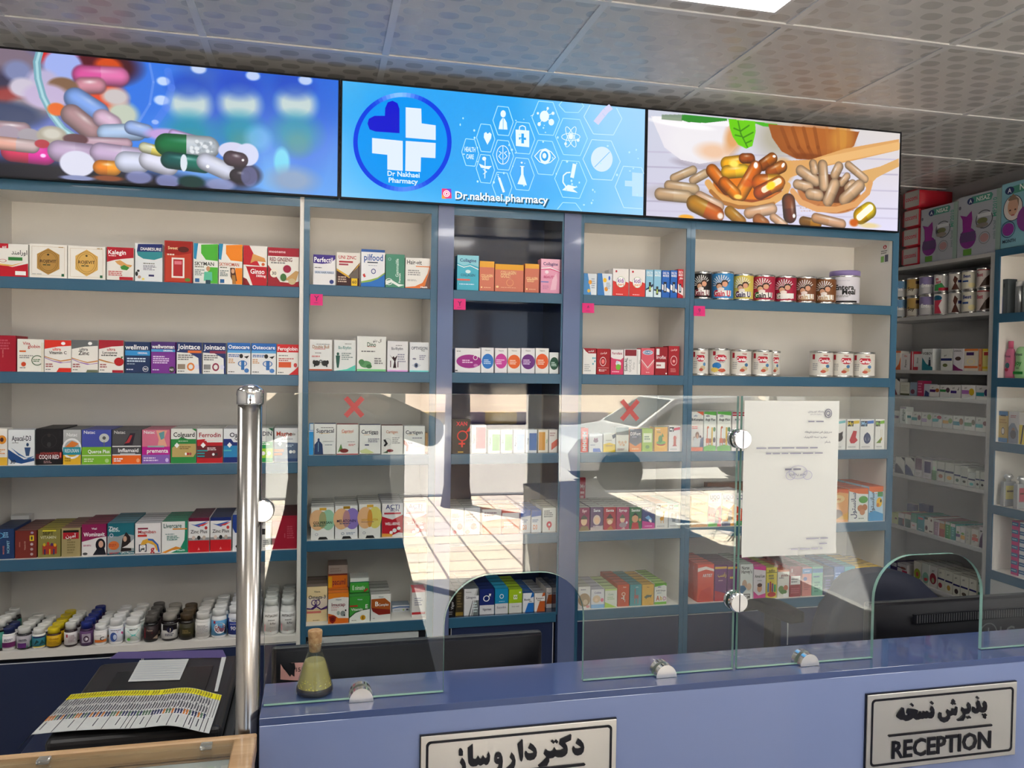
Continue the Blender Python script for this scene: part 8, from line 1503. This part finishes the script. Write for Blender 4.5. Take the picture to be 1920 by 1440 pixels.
# face: nose, ears, eyes and mouth on the head front (+Y)
m = MB(); m.mesh([(-.014, .128, 1.66), (.014, .128, 1.66), (0, .118, 1.70), (0, .148, 1.665)], [(0, 1, 3), (1, 2, 3), (2, 0, 3)], skin, True)
for s_ in (-1, 1): m.lathe([(.004, -.006), (.02, -.003), (.022, .003), (.006, .008)], skin, c=(s_*.086, .03, 1.685), axis='X', n=14)
m.build('nose_and_ears', per)
m = MB(); ew = mat('eye_white', (.8, .8, .78), .2)
for s_ in (-1, 1): m.lathe([(.001, -.006), (.012, 0), (.006, .004)], ew, c=(s_*.032, .118, 1.70), axis='Y', n=12); m.lathe([(.001, .0), (.005, .0045)], hair, c=(s_*.032, .118, 1.70), axis='Y', n=10)
m.box(-.022, .022, .116, .121, 1.632, 1.638, mat('lips', (.35, .12, .1), .5)); m.build('eyes_and_mouth', per)
cm = MB(); n_ = 72; prc = [(.06, 1.50), (.12, 1.455), (.185, 1.40), (.20, 1.30), (.195, 1.15), (.21, 1.02), (.25, .88), (.29, .70), (.335, .50), (.37, .32), (.385, .24)]
V = []
for i, (r, z) in enumerate(prc):
    fo = max(0, (1.1-z))*.07
    for a_ in range(n_):
        th = 2*math.pi*a_/n_; k_ = 1+fo*math.sin(9*th)+fo*.6*math.sin(5*th+z*3); V.append((r*k_*math.cos(th), .62*r*k_*math.sin(th), z))
cm.mesh(V, [[i*n_+a_, i*n_+(a_+1) % n_, (i+1)*n_+(a_+1) % n_, (i+1)*n_+a_] for i in range(len(prc)-1) for a_ in range(n_)], navyc, True); cm.build('coat', per)
skinned('coat_sleeves', [(0, 0, 1.40, .10), (-.17, 0, 1.40, .078), (-.37, .1, 1.32, .062), (-.24, .31, 1.43, .05), (.17, 0, 1.40, .078), (.375, .1, 1.32, .062), (.12, .30, 1.43, .05)], [(0, 1), (1, 2), (2, 3), (0, 4), (4, 5), (5, 6)], navyc, per, 0)
skinned('trousers', [(0, 0, .92, .17, .125), (-.1, 0, .82, .11), (-.11, .02, .5, .085), (-.12, 0, .1, .07), (.1, 0, .82, .11), (.11, .02, .5, .085), (.12, 0, .1, .07)], [(0, 1), (1, 2), (2, 3), (0, 4), (4, 5), (5, 6)], trs, per, 0)
m = MB(); m.lathe([(.02, 1.80), (.07, 1.785), (.10, 1.74), (.105, 1.70), (.1, 1.62), (.085, 1.58)], hair, c=(0, .0, 0), n=24); m.build('hair', per)
sh = MB()
for s_ in (-1, 1): sh.bbox(s_*.12-.05, s_*.12+.05, -.09, .19, 0, .075, BLACKP, .02)
sh.build('shoes', per)
ph = tag(MB().bbox(-.075+.02, .075+.02, -.009, 0, -.05, .03, BLACKP, .006).build('phone'), 'black phone held sideways by the person, mirrored in the glass', 'phone'); ph.location = (-.01, -.018, 1.60)
# ---------- daylight and view
sun = bpy.data.lights.new('sun', 'SUN'); sun.energy = SUN_E; sun.angle = .01; sun.color = (1, .93, .82)
so = bpy.data.objects.new('sun', sun); COL.objects.link(so); so.rotation_euler = Vector((.5, .6, -1.0)).to_track_quat('-Z', 'Y').to_euler()
w = bpy.data.worlds.new('World'); S.world = w; w.use_nodes = True; n, l = nodes(w)
bg = n['Background']; tcw = n.new('ShaderNodeTexCoord'); spw = n.new('ShaderNodeSeparateXYZ'); rp = n.new('ShaderNodeValToRGB')
rp.color_ramp.elements[0].position = .0; rp.color_ramp.elements[0].color = (.75, .85, 1, 1); rp.color_ramp.elements[1].position = .6; rp.color_ramp.elements[1].color = (.25, .45, 1, 1)
l.new(tcw.outputs['Generated'], spw.inputs[0]); l.new(spw.outputs[2], rp.inputs[0]); l.new(rp.outputs[0], bg.inputs[0]); bg.inputs[1].default_value = SKY_E
cam = bpy.data.cameras.new('camera'); co = bpy.data.objects.new('camera', cam); COL.objects.link(co); S.camera = co
cam.sensor_width = 36; cam.sensor_fit = 'HORIZONTAL'; cam.lens = F/1920*36; cam.clip_start = .02; cam.clip_end = 200
co.matrix_world = Matrix(((M[0][0], -M[1][0], -M[2][0], 0), (M[0][1], -M[1][1], -M[2][1], 0), (M[0][2], -M[1][2], -M[2][2], H), (0, 0, 0, 1)))
S.view_settings.view_transform = 'Standard'; S.view_settings.look = 'None'; S.view_settings.exposure = EXPO; S.view_settings.gamma = 1
S.cycles.max_bounces = 10; S.cycles.transparent_max_bounces = 16; S.cycles.diffuse_bounces = 4; S.cycles.sample_clamp_indirect = 40; S.cycles.caustics_reflective = False; S.cycles.caustics_refractive = False
S.cycles.use_denoising = True
# keep supplement carton names and labels tidy: one label per thing, at most sixteen words
